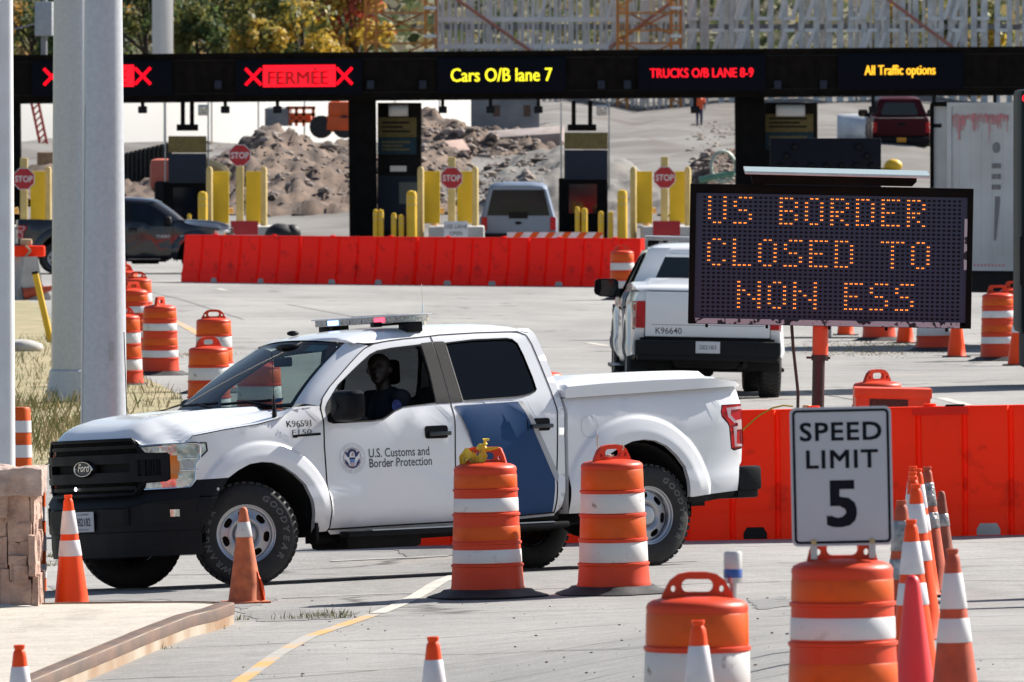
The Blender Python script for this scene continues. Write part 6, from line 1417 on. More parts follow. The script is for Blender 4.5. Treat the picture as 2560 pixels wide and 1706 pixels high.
# ---- white estate car in the booth lane (rear view), and a far white van
def rear_car(name, label, loc, paint, wid=1.98, h=1.9, L=4.9, yplate=True, rz=0.):
    o = thing(name, label, 'car' if yplate else 'van', loc, rz); hw = wid / 2
    # section outline (half width, z) from sill to roof, along the length
    secs = [(-L / 2, .96, .40, .98, h - .10), (-L / 2 + .12, 1., .34, 1.0, h - .02), (-L / 2 + 1.2, 1., .32, 1.02, h), (.6, 1., .32, 1.02, h - .02), (1.0, 1., .32, 1.0, h - .35), (1.5, 1., .32, .98, 1.12), (2.2, .98, .34, .92, 1.02), (L / 2, .9, .42, .78, .9)]
    mb = MB(); rows = []
    for y, k, z0, zb, zt in secs:
        w = hw * k; half = [(w * .92, z0), (w, z0 + .12), (w, .75), (w * .99, zb), (w * .95, zb + .06), (w * .74 if zt > 1.3 else w * .8, zt - .10 if zt > 1.3 else zt - .02), (w * .62, zt - .01), (w * .3, zt + .02)]
        rows.append([(x, y, z) for x, z in half] + [(-x, y, z) for x, z in half[::-1]])
    mb.grid(rows, close=True); mb.add(rows[0], [tuple(range(16))]); mb.obj('body', paint, o, 35)
    mb = MB(); gw = hw * .80; mb.grid([[(-gw, -L / 2 - .01, 1.10), (gw, -L / 2 - .01, 1.10)], [(-gw * .93, -L / 2 - .006, 1.4), (gw * .93, -L / 2 - .006, 1.4)], [(-gw * .82, -L / 2 - .004, h - .20), (gw * .82, -L / 2 - .004, h - .20)]]); mb.obj('rear_window', M_tint, o)
    mb = MB(); mb.bbox(-hw * .98, hw * .98, -L / 2 - .10, -L / 2 + .2, .34, .62, .05); mb.obj('rear_bumper', M_plast, o, 40)
    for s in (-1, 1):
        mb = MB(); mb.bbox(s * hw * .88 - .07, s * hw * .88 + .09, -L / 2 - .03, -L / 2 + .15, .70, 1.06, .02); mb.obj('tail_lamp', M_red, o, 40)
        for yy in (-L / 2 + 1.0, L / 2 - .95):
            w = MB(); w.lathe([(.16, -.11), (.33, -.12), (.36, -.08), (.36, .08), (.33, .12), (.16, .11)], 24, 0, Matrix.Translation((s * (hw - .13), yy, .36)) @ Matrix.Rotation(R(90), 4, 'Y')); w.obj('wheel', M_rubber, o, 40)
        for y0, y1 in ((-1.6, -.4), (-.3, .8)):
            g = MB(); g.grid([[(s * (hw * .965 + .005), y, 1.12) for y in (y0, y1)], [(s * hw * .80, y, h - .22) for y in (y0 + .05, y1 - .05)]]); g.obj('side_window', M_tint, o)
    mb = MB(); mb.box(-.26, .26, -L / 2 - .012, -L / 2 - .002, 1.02, 1.2); mb.ball((0, -L / 2 - .01, .90), (.10, .015, .045)); mb.obj('handle', M_plast, o)
    mb = MB(); mb.box(-.17, .17, -L / 2 - .115, -L / 2 - .105, .42, .58); mb.obj('licence_plate', M_yplate if yplate else M_plate, o)
    mb = MB(); [mb.tube([(s * hw * .62, -1.9, h + .03), (s * hw * .62, -1.7, h + .08), (s * hw * .62, .3, h + .08), (s * hw * .62, .5, h + .0)], .018, 6) for s in (-1, 1)]; mb.obj('roof_rack', M_steel, o)
    return o
Yc = 309.; cx = (1191 * K - 1280) / F * Yc
rear_car('estate_car', 'white vehicle seen from behind in the booth lane under the canopy', (cx, Yc + 2.6, 0), mat('silver_paint', (.20, .25, .34), .4, var=.02, spec=.25), 2.12, 2.0)
q = at(1962, 297, 392.); q.z = gz(q.x, 392.); o = thing('wrapped_roll', 'big white wrapped roll lying on the gravel left of the dark red pickup', 'roll', q)
hx = 76 * K / F * 392 / 2; rr = at(1962, 262, 392.).z - q.z; rr = rr / 2
mb = MB(); mb.lathe([(0, -hx), (rr * .92, -hx), (rr, -hx * .9), (rr, hx * .75), (rr * 1.06, hx * .8), (rr * 1.06, hx * .95), (rr * .8, hx), (0, hx)], 20, 0, Matrix.Translation((0, 0, rr)) @ Matrix.Rotation(R(90), 4, 'Y')); mb.obj('wrapping', mat('white_wrapping', (.62, .64, .66), .5, scale=2, col2=(.42, .45, .50), bump=.3), o, 40)
# ---- goods trailer and lorry cab at the right
Yr = 182.; A = at(2180, 700, Yr); B = at(2460, 700, Yr - 1.2); ga = gz(A.x, Yr)
dirv = (B - A); dirv.z = 0; rz = math.atan2(dirv.y, dirv.x)
tr = thing('goods_trailer', 'white box trailer with faded red lettering behind the message board', 'trailer', (A.x, Yr, ga), rz)
zb = at(2200, 622, Yr).z - ga; zt = at(2180, 236, Yr).z - ga
mb = MB(); mb.box(0, 12.5, 0, 2.5, zb, zt)
for i in range(62): x = .15 + i * .2; mb.box(x, x + .05, -.003, 0, zb + .2, zt - .1)
bx = mb.obj('box', M_trail, tr); mb = MB(); mb.box(-.03, 12.5, -.03, .0, zb, zb + .16); mb.box(-.02, .06, -.025, 0, zb + .16, zt); mb.box(0, 12.5, -.03, 0, zt - .07, zt); mb.obj('rail', M_trail, tr)
mb = MB(); w = (2180 - 2133) * K / F * Yr; mb.box(-w, -.02, .05, 2.4, zb, zt - .05); dr = mb.obj('end_door', M_trailg, tr)
mb = MB()
for z in (zb + .4, zb + 1.2, zt - .4): mb.box(-w + .03, -w + .16, .03, .05, z, z + .06)
mb.obj('hinge', M_plast2, dr)
mb = MB(); mb.box(-w - .02, -w + .02, .0, 2.4, zb, zt - .02); mb.box(-w, -.0, .0, .05, zt - .06, zt + .01); mb.obj('door_frame', M_canopy, dr)
mb = MB(); rngt = random.Random(2)
for i in range(64): x = .05 + i * .0165; z1 = zt - .17 - rngt.uniform(0, .05); z0 = z1 - rngt.uniform(.03, .30) * (1 if rngt.random() < .6 else .4) - (.28 if i in (8, 9, 42, 43) else 0); mb.box(x, x + rngt.uniform(.006, .0155), -.0165, -.0135, z0, z1)
for i in range(16): x = .02 + i * .066; mb.box(x, x + .03, -.0345, -.0315, zb + .07, zb + .11)
mb.obj('faded_lettering', M_redt, bx)
mb = MB()
for i in range(3): [mb.box(.80 + .028 * k, .80 + .028 * k + rngt.uniform(.012, .024), -.0165, -.0135, zt - 1.05 - .17 * i, zt - .97 - .17 * i) for k in range(6)]
mb.ball((.88, -.012, zt - .72), (.07, .006, .09)); mb.add([(.84, -.016, zt - 2.2), (.87, -.016, zt - 2.2), (.95, -.016, zt - 1.5), (.86, -.016, zt - 1.5)], [(0, 1, 2, 3)]); mb.obj('side_marking', mat('faded_grey_marking', (.24, .23, .24), .7), bx)
mb = MB(); mb.box(-w, 12.4, .1, 2.4, zb - .35, zb - .01); mb.box(.6, .72, .3, .45, .1, zb); mb.box(.6, .72, 1.9, 2.05, .1, zb); mb.bbox(1.1, 3.4, .2, 2.3, .15, .75, .05); mb.obj('underframe', M_void, tr)
mb = MB(); mb.ball((.12, -.05, zb - .09), (.05, .03, .045)); mb.obj('side_marker', M_ledamb, tr)
for x in (2.2, 3.4, 10., 11.3):
    mb = MB(); mb.lathe([(.25, -.25), (.48, -.26), (.51, -.2), (.51, .2), (.48, .26), (.25, .25)], 24, 0, Matrix.Translation((x, .35, .51)) @ Matrix.Rotation(R(90), 4, 'X')); mb.obj('wheel', M_rubber, tr, 40)
Yk = 150.; k0 = at(2341, 700, Yk); gk = gz(k0.x, Yk); cb = thing('lorry', 'dark edge of a lorry cab with its mirror at the right picture edge', 'lorry', (k0.x, Yk, gk))
ztk = at(2341, 205, Yk).z - gk; mb = MB(); mb.bbox(.02, 2.5, 0, 2.2, .7, ztk, .08); mb.obj('cab', mat('dark_teal_paint', (.012, .02, .025), .6, spec=.15), cb, 30)
mb = MB(); mb.box(.09, 2.3, -.012, -.002, 1.9, ztk - .4); mb.obj('windscreen', M_tint, cb)
mb = MB(); mb.box(.06, 2.4, -.015, -.004, .8, 1.8); mb.obj('radiator_grille', M_plast2, cb)
mb = MB(); mb.bbox(.0, .10, -.15, .0, 1.35, 2.0, .03); mb.tube([(.05, -.05, 2.0), (.1, -.02, 2.3)], .02, 6); mb.obj('mirror', M_plast, cb, 40)
mb = MB(); mb.ball((.075, -.03, ztk - .12), (.035, .03, .05)); mb.obj('marker_lamp', M_ledred, cb)
mb = MB(); mb.box(.1, 2.4, .1, 2.2, .25, .75); mb.obj('chassis', M_void, cb)
for x in (.35, 2.2): mb = MB(); mb.lathe([(.25, -.15), (.5, -.15), (.52, 0), (.5, .15), (.25, .15)], 24, 0, Matrix.Translation((x, .9, .52)) @ Matrix.Rotation(R(90), 4, 'Y')); mb.obj('wheel', M_rubber, cb, 40)

# ================================================================ PEOPLE
def figure_mesh(name, build, mats, parent=None, vox=.012, loc=None, M=None):
    """primitive volumes fused into one continuous surface by a voxel remesh"""
    mb = MB(); build(mb); o = mb.obj(name, mats, None, None)
    md = o.modifiers.new('r', 'REMESH'); md.mode = 'VOXEL'; md.voxel_size = vox; md2 = o.modifiers.new('s', 'SMOOTH'); md2.iterations = 4; md2.factor = .5
    dg = bpy.context.evaluated_depsgraph_get(); me = bpy.data.meshes.new_from_object(o.evaluated_get(dg)); o.modifiers.clear(); o.data = me; me.name = name
    me.materials.clear(); [me.materials.append(m) for m in mats]
    for p in me.polygons: p.use_smooth = True
    if parent: o.parent = parent
    if M is not None: o.matrix_world = M
    elif loc: o.location = loc
    return o
# driver (truck coordinates: x forward, y left, z up)
HX, HY, HZ = -1.56, .44, 1.64
drv = thing('person', 'driver in a dark navy uniform with a shoulder patch, looking out of the truck window', 'person'); drv.matrix_world = TRUCK_M
def b_body(mb):
    ca, sa = math.cos(R(42)), math.sin(R(42))
    def q(f, l, z): return (HX + f * ca - l * sa, HY + f * sa + l * ca, HZ + z)   # f forward of the face, l to its left
    mb.ball((HX, HY, HZ), (.090, .082, .120), 0, 3); mb.ball(q(.035, 0, -.055), (.062, .062, .068), 0, 3); mb.ball((HX, HY, HZ + .03), (.096, .086, .095), 0, 3)
    mb.ball(q(.100, 0, -.015), (.017, .017, .026)); mb.ball(q(.082, .033, .022), (.02, .02, .011)); mb.ball(q(.082, -.033, .022), (.02, .02, .011)); mb.ball(q(.088, 0, -.060), (.018, .022, .011)); mb.ball(q(.075, 0, -.10), (.028, .028, .022))
    for s in (-1, 1): mb.ball(q(-.01, s * .088, -.01), (.022, .022, .033))
    mb.tube([(HX - .02, HY, HZ - .08), (HX - .05, HY, HZ - .20)], [.058, .068], 12)
def b_shirt(mb):
    mb.tube([(HX - .05, HY, HZ - .15), (HX - .06, HY, HZ - .20), (HX - .09, HY, HZ - .35), (HX - .10, HY, HZ - .62), (HX - .06, HY, HZ - .78)], [.07, .13, .185, .18, .19], 16)
    for s in (-1, 1):
        mb.ball((HX - .07, HY + s * .19, HZ - .24), (.085, .085, .08), 0, 3)
        mb.tube([(HX - .07, HY + s * .20, HZ - .25), (HX - .03, HY + s * .235, HZ - .42), (HX + .02, HY + s * .235, HZ - .52)], [.075, .062, .052], 12)
    mb.tube([(HX + .02, HY + .235, HZ - .52), (HX + .22, HY + .18, HZ - .42)], [.050, .036], 10); mb.tube([(HX + .02, HY - .235, HZ - .52), (HX + .22, HY - .1, HZ - .42)], [.050, .036], 10)
    for s in (-1, 1): mb.tube([(HX - .06, HY + s * .1, HZ - .80), (HX + .40, HY + s * .13, HZ - .74), (HX + .55, HY + s * .13, HZ - 1.05)], [.10, .075, .055], 12)
bd = figure_mesh('body', b_body, [M_skin], drv, .010); figure_mesh('uniform', b_shirt, [M_uni], drv, .014)
def b_hand(mb, wx=HX + .22, wy=HY + .18, wz=HZ - .42):
    mb.ball((wx + .045, wy - .01, wz + .02), (.045, .02, .038), 0, 3)
    for i in range(4): mb.tube([(wx + .075, wy - .01, wz + .045 - i * .019), (wx + .105 - abs(i - 1) * .004, wy - .022, wz + .048 - i * .019), (wx + .112, wy - .05, wz + .044 - i * .019), (wx + .095, wy - .066, wz + .04 - i * .019)], [.010, .009, .009, .008], 8)
    mb.tube([(wx + .03, wy - .012, wz + .045), (wx + .06, wy - .035, wz + .065), (wx + .09, wy - .05, wz + .066)], [.012, .010, .009], 8)
figure_mesh('hand', b_hand, [M_skin], drv, .006); figure_mesh('hand', lambda m: b_hand(m, HX + .22, HY - .10, HZ - .42), [M_skin], drv, .006)
mb = MB(); pt = ell(0, 0, .045, .055, 20); V, T = tri(pt); mb.add([(HX + .03 + a + b * .12, HY + .30 - abs(a) * .35, HZ - .30 + b) for a, b in V], T); mb.obj('shoulder_patch', M_patch, drv)
# worker far off
wp = gp(1607, 292); wk = thing('person', 'road worker in an orange vest and blue trousers walking on the gravel', 'person', wp)
def b_w(mb):
    mb.ball((0, 0, 1.62), (.085, .10, .12), 0, 3); mb.tube([(0, 0, 1.55), (0, 0, 1.42)], [.055, .065], 10); mb.tube([(0, 0, 1.46), (0, 0, 1.36), (0, 0, 1.15), (0, 0, .92)], [.12, .19, .18, .17], 14)
    for s in (-1, 1):
        mb.tube([(s * .20, 0, 1.40), (s * .27, .0, 1.15), (s * .26, -.06, .92)], [.07, .052, .042], 10); mb.ball((s * .26, -.08, .85), (.035, .03, .06))
        mb.tube([(s * .09, 0, .95), (s * .10, -.04 * s, .50), (s * .10, .08 * s, .06)], [.10, .075, .05], 10); mb.ball((s * .10, .08 * s - .05, .04), (.05, .12, .04))
figure_mesh('body', b_w, [M_jean], wk, .02)
def b_v(mb): mb.tube([(0, 0, 1.47), (0, 0, 1.36), (0, 0, 1.15), (0, 0, .88)], [.13, .21, .20, .20], 14); [mb.tube([(s * .20, 0, 1.41), (s * .27, 0, 1.15)], [.085, .065], 10) for s in (-1, 1)]
figure_mesh('vest', b_v, [M_vest], wk, .02); mb = MB(); mb.ball((0, 0, 1.66), (.11, .125, .10), 0, 3); mb.obj('helmet', M_wht, wk, 60)

# ================================================================ CONSTRUCTION GROUND AND BACKDROP
def mound(name, uv, Y, depth, m, kind='structure', amp=.35, seed=0):
    P = [at(u, v, Y) for u, v in uv]; mb = MB(); rows = []; n = 40; xs = dens([(p.x, p.z) for p in P], .16, False)
    for j in range(n + 1):
        t = j / n; prof_ = math.sin(min(1, t * 1.25) * math.pi / 2) if t < .8 else 1 - (t - .8) * 1.5
        rows.append([(x, Y - depth * (1 - t), max(gz(x, Y - depth * (1 - t)) - .1, gz(x, Y - depth) + (z - gz(x, Y - depth)) * prof_ + amp * mnoise.fractal(Vector((x * .7 + seed, (Y + t * depth) * .5, 0)), 1, 2, 3) + amp * .55 * mnoise.fractal(Vector((x * 2.6 + seed, (Y + t * depth) * 1.2, 3)), .7, 2.3, 5))) for x, z in xs])
    mb.grid(rows); return struct(mb.obj(name, m, None, 180), kind)
mound('dirt_mound', [(470, 470), (500, 390), (525, 362), (570, 335), (612, 306), (640, 296), (690, 312), (740, 335), (800, 340), (840, 345), (880, 365), (960, 330), (1010, 345), (1060, 372), (1100, 400), (1180, 440)], 362., 26., M_dirtb, amp=.45)
mound('rubble_mound', [(940, 300), (975, 262), (1010, 268), (1060, 285), (1110, 310), (1180, 318), (1240, 330), (1300, 335), (1340, 420)], 376., 9., M_dirtb, amp=.5, seed=9)
mound('dirt_mound', [(-60, 420), (60, 400), (180, 392), (300, 410), (360, 405), (420, 395), (440, 372), (480, 380), (520, 430)], 358., 16., M_dirtb, amp=.4, seed=50)
mound('dirt_mound', [(1000, 430), (1080, 392), (1180, 372), (1290, 352), (1400, 362), (1480, 395), (1560, 420)], 350., 14., M_dirt, amp=.25, seed=70)
mound('rubble_mound', [(1580, 400), (1620, 360), (1660, 350), (1700, 372), (1760, 400)], 352., 8., M_dirtb, amp=.4, seed=30)
mb = MB(); rr_ = random.Random(4)
DGm = bpy.context.evaluated_depsgraph_get()
for i in range(1500):
    u = rr_.choice([rr_.uniform(470, 900), rr_.uniform(940, 1260), rr_.uniform(940, 1260), rr_.uniform(1580, 1760)]); v = rr_.uniform(280, 470)
    d = ray(u, v).normalized(); h_, lc, nr, ix_, ob, mx = bpy.context.scene.ray_cast(DGm, Vector((0, 0, CH)) + d * 325, d)
    if not h_ or not (ob.name.startswith('dirt_mound') or ob.name.startswith('rubble') or ob.name.startswith('gravel')): continue
    k = rr_.choice([.03, .03, .04, .04, .05, .06, .08, .10, .16]) * rr_.uniform(.7, 1.5); mb.ball(tuple(lc), (k * rr_.uniform(.7, 1.6), k, k * rr_.uniform(.4, .9)), rr_.randrange(3), 1, None, .3)
struct(mb.obj('rocks', [mat('rock', (.34, .28, .25), .95, var=.2, scale=2, bump=.5), mat('pale_rock', (.36, .29, .24), .95, var=.2, scale=2, bump=.5), mat('dark_rock', (.13, .10, .09), .95, var=.2, scale=2, bump=.5)], None, None), 'stuff')
# white site wall, sheet piles, concrete blocks, slabs
def blk(name, label, cat, u0, u1, v0, v1, Y, d, m, rz=0., part='block'):
    um = (u0 + u1) / 2; g_ = at(um, v1, Y); o = thing(name, label, cat, (g_.x, Y, g_.z), rz); hx = (u1 - u0) * K / F * Y / 2; h = at(um, v0, Y).z - g_.z
    mb = MB(); mb.bbox(-hx, hx, 0, d, -.6, h, .03); mb.obj(part, m, o, 30); return o, hx, h
q0 = at(250, 420, 396.); o = thing('site_wall', 'long white concrete wall behind the dirt mound, under the canopy', 'wall', (q0.x, 396., q0.z), R(58)); h = 3.55
mb = MB(); mb.bbox(-6, 26, 0, .5, -1.5, h, .03); mb.obj('block', mat('white_wall', (.74, .73, .70), .85, var=.03, scale=.4), o, 30)
mb = MB(); [mb.box(-5.5 + 3 * i - .02, -5.5 + 3 * i + .02, -.02, 0, -1., h - .1) for i in range(11)]; mb.obj('joint', M_conc, o)
o = thing('sheet_piling', 'dark corrugated sheet piling left of the black kiosk', 'wall', at(340, 440, 351.)); hx = 110 * K / F * 351 / 2; h = at(340, 352, 351.).z - o.location.z
mb = MB(); rows = []
for i in range(45): x = -hx + 2 * hx * i / 44; q = [0, .16, .16, 0][i % 4]; rows.append([(x, q, -.5), (x, q, h + .02 * i * .4)])
mb.grid(rows); mb.obj('piles', mat('dark_piling', (.07, .07, .065), .85, var=.2), o, 20)
o, hx, h = blk('concrete_pier', 'grey concrete pier block with rusty tie marks beyond the canopy', 'concrete block', 1082, 1240, 205, 302, 392., 3., M_conc2)
mb = MB(); [mb.box(x - .12, x + .12, -.012, 0, h * .35, h * .62) for x in (-.3, .75)]; mb.obj('rust_stain', M_rust, o)
o, hx, h = blk('concrete_slab', 'long pale slab lying tilted on the rubble', 'slab', 1105, 1290, 312, 326, 372., 1.4, M_log); o.rotation_euler = (R(10), -R(4), R(-6))
o, hx, h = blk('concrete_slab', 'short pinkish slab with a dark red edge on the rubble', 'slab', 1003, 1082, 347, 360, 360., 1.6, M_slab); o.rotation_euler = (R(12), -R(5), R(8)); mb = MB(); mb.box(-hx, hx, -.02, -.004, -.1, h * .45); mb.obj('dark_edge', M_slabd, o)
# green hose coil
q = at(1662, 415, 330.); o = thing('hose_coil', 'green white hose coil behind the fourth stop sign', 'hose', q); mb = MB(); mb.tube([(.35 * math.cos(a), .12 * math.sin(a * .5), .4 + .45 * math.sin(a)) for a in [i * .35 for i in range(37)]], .045, 6); mb.obj('coil', mat('pale_green_hose', (.50, .62, .55), .5), o, 60); mb = MB(); mb.tube([(-.7, -.1, .0), (-.2, -.1, .12), (.3, -.05, .2)], .10, 6); mb.obj('hose_end', M_green, o, 60)
# orange machines
def machine(name, label, u0, u1, v0, v1, Y, kind):
    um = (u0 + u1) / 2; g_ = at(um, v1, Y); o = thing(name, label, 'machine', g_); w = (u1 - u0) * K / F * Y; h = at(um, v0, Y).z - g_.z; hx = w / 2
    if kind == 'lift':
        mb = MB(); mb.bbox(-hx * .35, hx * 1.2, -.9, .9, h * .22, h * .66, .08); mb.bbox(-hx * .2, hx * 1.6, -.8, .5, h * .60, h * 1.05, .10); mb.obj('chassis', M_orange, o, 30)
        for x in (-hx * .62, hx * .78):
            for y in (-.75, .85): mb = MB(); mb.lathe([(.2, -.14), (.33, -.15), (.37, -.1), (.37, .1), (.33, .15), (.2, .14)], 18, 0, Matrix.Translation((x, y, .42)) @ Matrix.Rotation(R(90), 4, 'X')); mb.obj('wheel', M_rubber, o, 40)
        mb = MB(); mb.tube([(hx * .8, 0, h * .9), (-hx * .3, 0, h * 1.15), (hx * 1.8, 0, h * 1.6)], .14, 6); mb.obj('boom', M_orange, o, 40)
        mb = MB(); mb.box(-hx * .2, hx * .3, -.62, -.605, h * .36, h * .62); mb.obj('side_panel', M_plast2, o); mb = MB(); mb.box(hx * .45, hx * .85, -.61, -.602, h * .42, h * .58); mb.obj('decal', M_wht, o)
    elif kind == 'frames':
        mb = MB(); mb.lathe([(.45, 0), (.45, h * .9), (.3, h), (0, h)], 16, 0, Matrix.Translation((-hx * .75, 0, 0))); mb.obj('grey_tank', M_conc2, o, 40)
        mb = MB()
        for x in (-.3, .1, .45, .9): mb.box(hx * x - .05, hx * x + .05, -.3, -.2, 0, h)
        for z in (.25, .6, .95): mb.box(-hx * .35, hx, -.3, -.2, h * z - .05, h * z + .05)
        mb.bbox(-hx * .3, hx * .8, -.2, .5, .1, h * .55, .05); mb.obj('body', M_orange, o, 30)
    else:
        mb = MB(); mb.bbox(-hx, -hx * .45, -.7, .7, .2, h, .18); mb.obj('cab', M_pink, o, 40); mb = MB(); mb.bbox(-hx * .9, hx * .2, -.9, .9, -.2, .5, .1); mb.obj('tracks', M_plast2, o, 30)
        mb = MB(); mb.tube([(-hx * .4, 0, h * .55), (hx * .1, 0, h * .95), (hx * .55, 0, h * .72), (hx, 0, h * .05)], [.16, .20, .17, .12], 6); mb.obj('boom', M_cream2, o, 40)
    return o
machine('boom_lift', 'orange lift machine with big black tyres on the dirt mound', 724, 800, 238, 322, 366., 'lift')
machine('compressor', 'grey tank and small orange machine frame on top of the dirt mound', 628, 725, 246, 290, 372., 'frames')
machine('excavator', 'faded red excavator with a pale boom behind the left kiosk', 346, 560, 365, 455, 343., 'dig')
q = at(112, 335, 380.); o = thing('crane_arm', 'red lattice crane arm leaning at the left under the canopy', 'crane', q); mb = MB(); a_, b_ = Vector((0, 0, -.8)), at(78, 225, 380.) - q
for dx in (-.12, .12): mb.tube([tuple(a_ + Vector((dx, 0, 0))), tuple(b_ + Vector((dx, 0, 0)))], .05, 6)
for i in range(12): t0, t1 = i / 12, (i + 1) / 12; mb.tube([tuple(a_.lerp(b_, t0) + Vector((-.12, 0, 0))), tuple(a_.lerp(b_, t1) + Vector((.12, 0, 0)))], .03, 5)
mb.obj('lattice', mat('crane_red', (.55, .05, .03), .5), o, 40)
o, hx, h = blk('tan_container', 'tan stack of timber under the red crane arm', 'timber', 85, 130, 350, 392, 362., 2., mat('timber', (.45, .27, .15), .9, var=.2))
# yellow bits near message board
q = gp(2045, 392); o = thing('yellow_cap', 'yellow moulded cap lying on the gravel behind the solar panel', 'debris', q); mb = MB(); mb.ball((.1, 0, .15), (.30, .2, .22), 0, 2, None, .05); mb.ball((-.35, 0, .05), (.3, .1, .05)); mb.obj('cap', M_bollard, o, 60)
for u, v, lb, m in ((745, 440, 'striped litter bag on the grey ground right of the second island', M_wht), (785, 440, 'small yellow crate on the ground by the left column', M_guard)):
    q = gp(u, v + 8); o = thing('crate', lb, 'crate', q); mb = MB(); mb.bbox(-.25, .25, -.2, .2, 0, .26, .04); mb.obj('shell', m, o, 40)
# ---- concrete column above the canopy
o, hx, h = blk('bridge_column', 'pale concrete column rising behind the canopy between the trees', 'column', 366, 402, -160, 300, 440., .58, mat('pale_concrete', (.70, .68, .65), .9, var=.06, scale=.6)); o.rotation_euler = (0, 0, R(38))
o, hx, h = blk('transformer_box', 'grey box on a pole at the top left', 'box', 80, 120, 4, 46, 430., 1., mat('pale_grey_box', (.42, .45, .48), .6)); mb = MB(); mb.tube([(0, .5, -12), (0, .5, 3)], .12, 8); mb.obj('pole', M_conc2, o)
# ---- steel frame building
YF = 606.; sF = F / YF
def fx(u): return (u * K - 1280) / sF
z0f = gz(0, YF) - .5; ztf = 15.; 
fb = thing('steel_frame_building', 'galvanised stud frame of a building under construction behind the canopy', 'building', (0, YF, 0))
rgf = random.Random(8)
def studs(nm, ua, ub, step, Yo, zt, w=.05):
    mb = MB(); u = ua
    while u < ub: mb.box(fx(u) - w, fx(u) + w, Yo, Yo + .12, z0f, zt); u += step * rgf.uniform(.75, 1.3)
    return mb.obj(nm, M_frame, fb)
studs('wall_stud', 1008, 1570, 13, 0, ztf, .055); studs('wall_stud', 1568, 3000, 29, .2, ztf, .15); studs('wall_stud', 1015, 3000, 33, 4.5, ztf, .09); studs('wall_stud', 1000, 3000, 41, 9., ztf, .12)
def member(nm, box=None, tube=None):
    m_ = MB(); m_.box(*box) if box else m_.tube(*tube); m_.obj(nm, M_whitef, fb)
for v in (45, 107, -20, -80): z = at(1300, v, YF).z; member('rail', (fx(1006), fx(1575), -.14, -.02, z - .13, z + .13))
for v in (45, 72, -10):
    z = at(1900, v - 2, YF).z; u = 1575
    while u < 2560: k = rgf.uniform(.8, 1.25); member('rail', (fx(u), fx(u + 26 * k), -.09, .1, z - .09, z + .09)); u += 53 * rgf.uniform(.8, 1.2)
for u in (1240, 1395, 1580, 1640, 1690, 1700, 1790, 1820, 1855, 1975, 1985, 2020, 2170, 2190, 2360, 2420):
    for v0, v1 in ((75, 116), (-2, 45)): a = at(u + 14, v0, YF); b = at(u, v1, YF); member('brace', None, ([(a.x, -.12, a.z), (b.x, -.12, b.z)], .11, 4))
M_prop = mat('red_prop', (.50, .20, .15), .7)
for (ua, va, ub, vb) in ((1040, -8, 1220, 118), (1550, 0, 1400, 112), (1960, -60, 2200, 118)): mb = MB(); a, b = at(ua, va, YF), at(ub, vb, YF); mb.tube([(a.x, -.5, a.z), (b.x, -.5, b.z)], .10, 6); mb.obj('diagonal_prop', M_prop, fb)
mb = MB(); mb.box(fx(1000), fx(3000), 6., 6.2, at(1500, 60, YF).z - .15, at(1500, 60, YF).z + .15); mb.box(fx(1000), fx(3000), 3., 11.8, ztf, ztf + .3); mb.obj('floor_deck', M_conc2, fb)
def scaffold(u0, u1, label):
    o = thing('scaffold_tower', label, 'scaffold', (fx((u0 + u1) / 2), YF - 4, gz(0, YF - 4))); xm = fx((u0 + u1) / 2); xs = [fx(u0) - xm, fx(u0 + (u1 - u0) * .15) - xm, fx(u0 + (u1 - u0) * .85) - xm, fx(u1) - xm]
    mb = MB(); zg = gz(0, YF - 4)
    for x in xs:
        for y in (0, 2.): mb.box(x - .07, x + .07, y - .07, y + .07, -.3, 12)
    mb.obj('standard', M_scaf, o)
    mb = MB(); 
    for k in range(14):
        z = k * .95 + .3
        for a, b in ((0, 1), (2, 3)): mb.box(xs[a], xs[b], -.04, .04, z - .04, z + .04)
    for v in (30, 70, 100): z = at(u0, v, YF - 4).z - zg; mb.box(xs[0], xs[3], -.05, .05, z - .05, z + .05)
    mb.obj('ledger', M_scaf, o)
    mb = MB()
    for k in range(7): z = k * 1.7; mb.tube([(xs[0], 1., z), (xs[3], 1., z + 1.7)], .05, 5); mb.tube([(xs[3], 1.2, z), (xs[0], 1.2, z + 1.7)], .05, 5)
    mb.obj('cross_brace', M_scaf, o)
    for v in (18, 83, 116, -40): z = at(u0, v, YF - 4).z - zg; mb = MB(); mb.box(xs[2] - .05, xs[3] + .02, -.12, .5, z - .09, z + .07); mb.obj('plank', M_whitef, o)
    for v in (30, -50): z = at(u0, v, YF - 4).z - zg; mb = MB(); mb.box(xs[0], xs[2], .2, 1.8, z - .06, z + .02); mb.obj('plank', M_whitef, o)
scaffold(842, 1003, 'orange scaffold tower left of the steel frame, next to the trees'); scaffold(1418, 1562, 'orange scaffold tower in the middle of the steel frame')
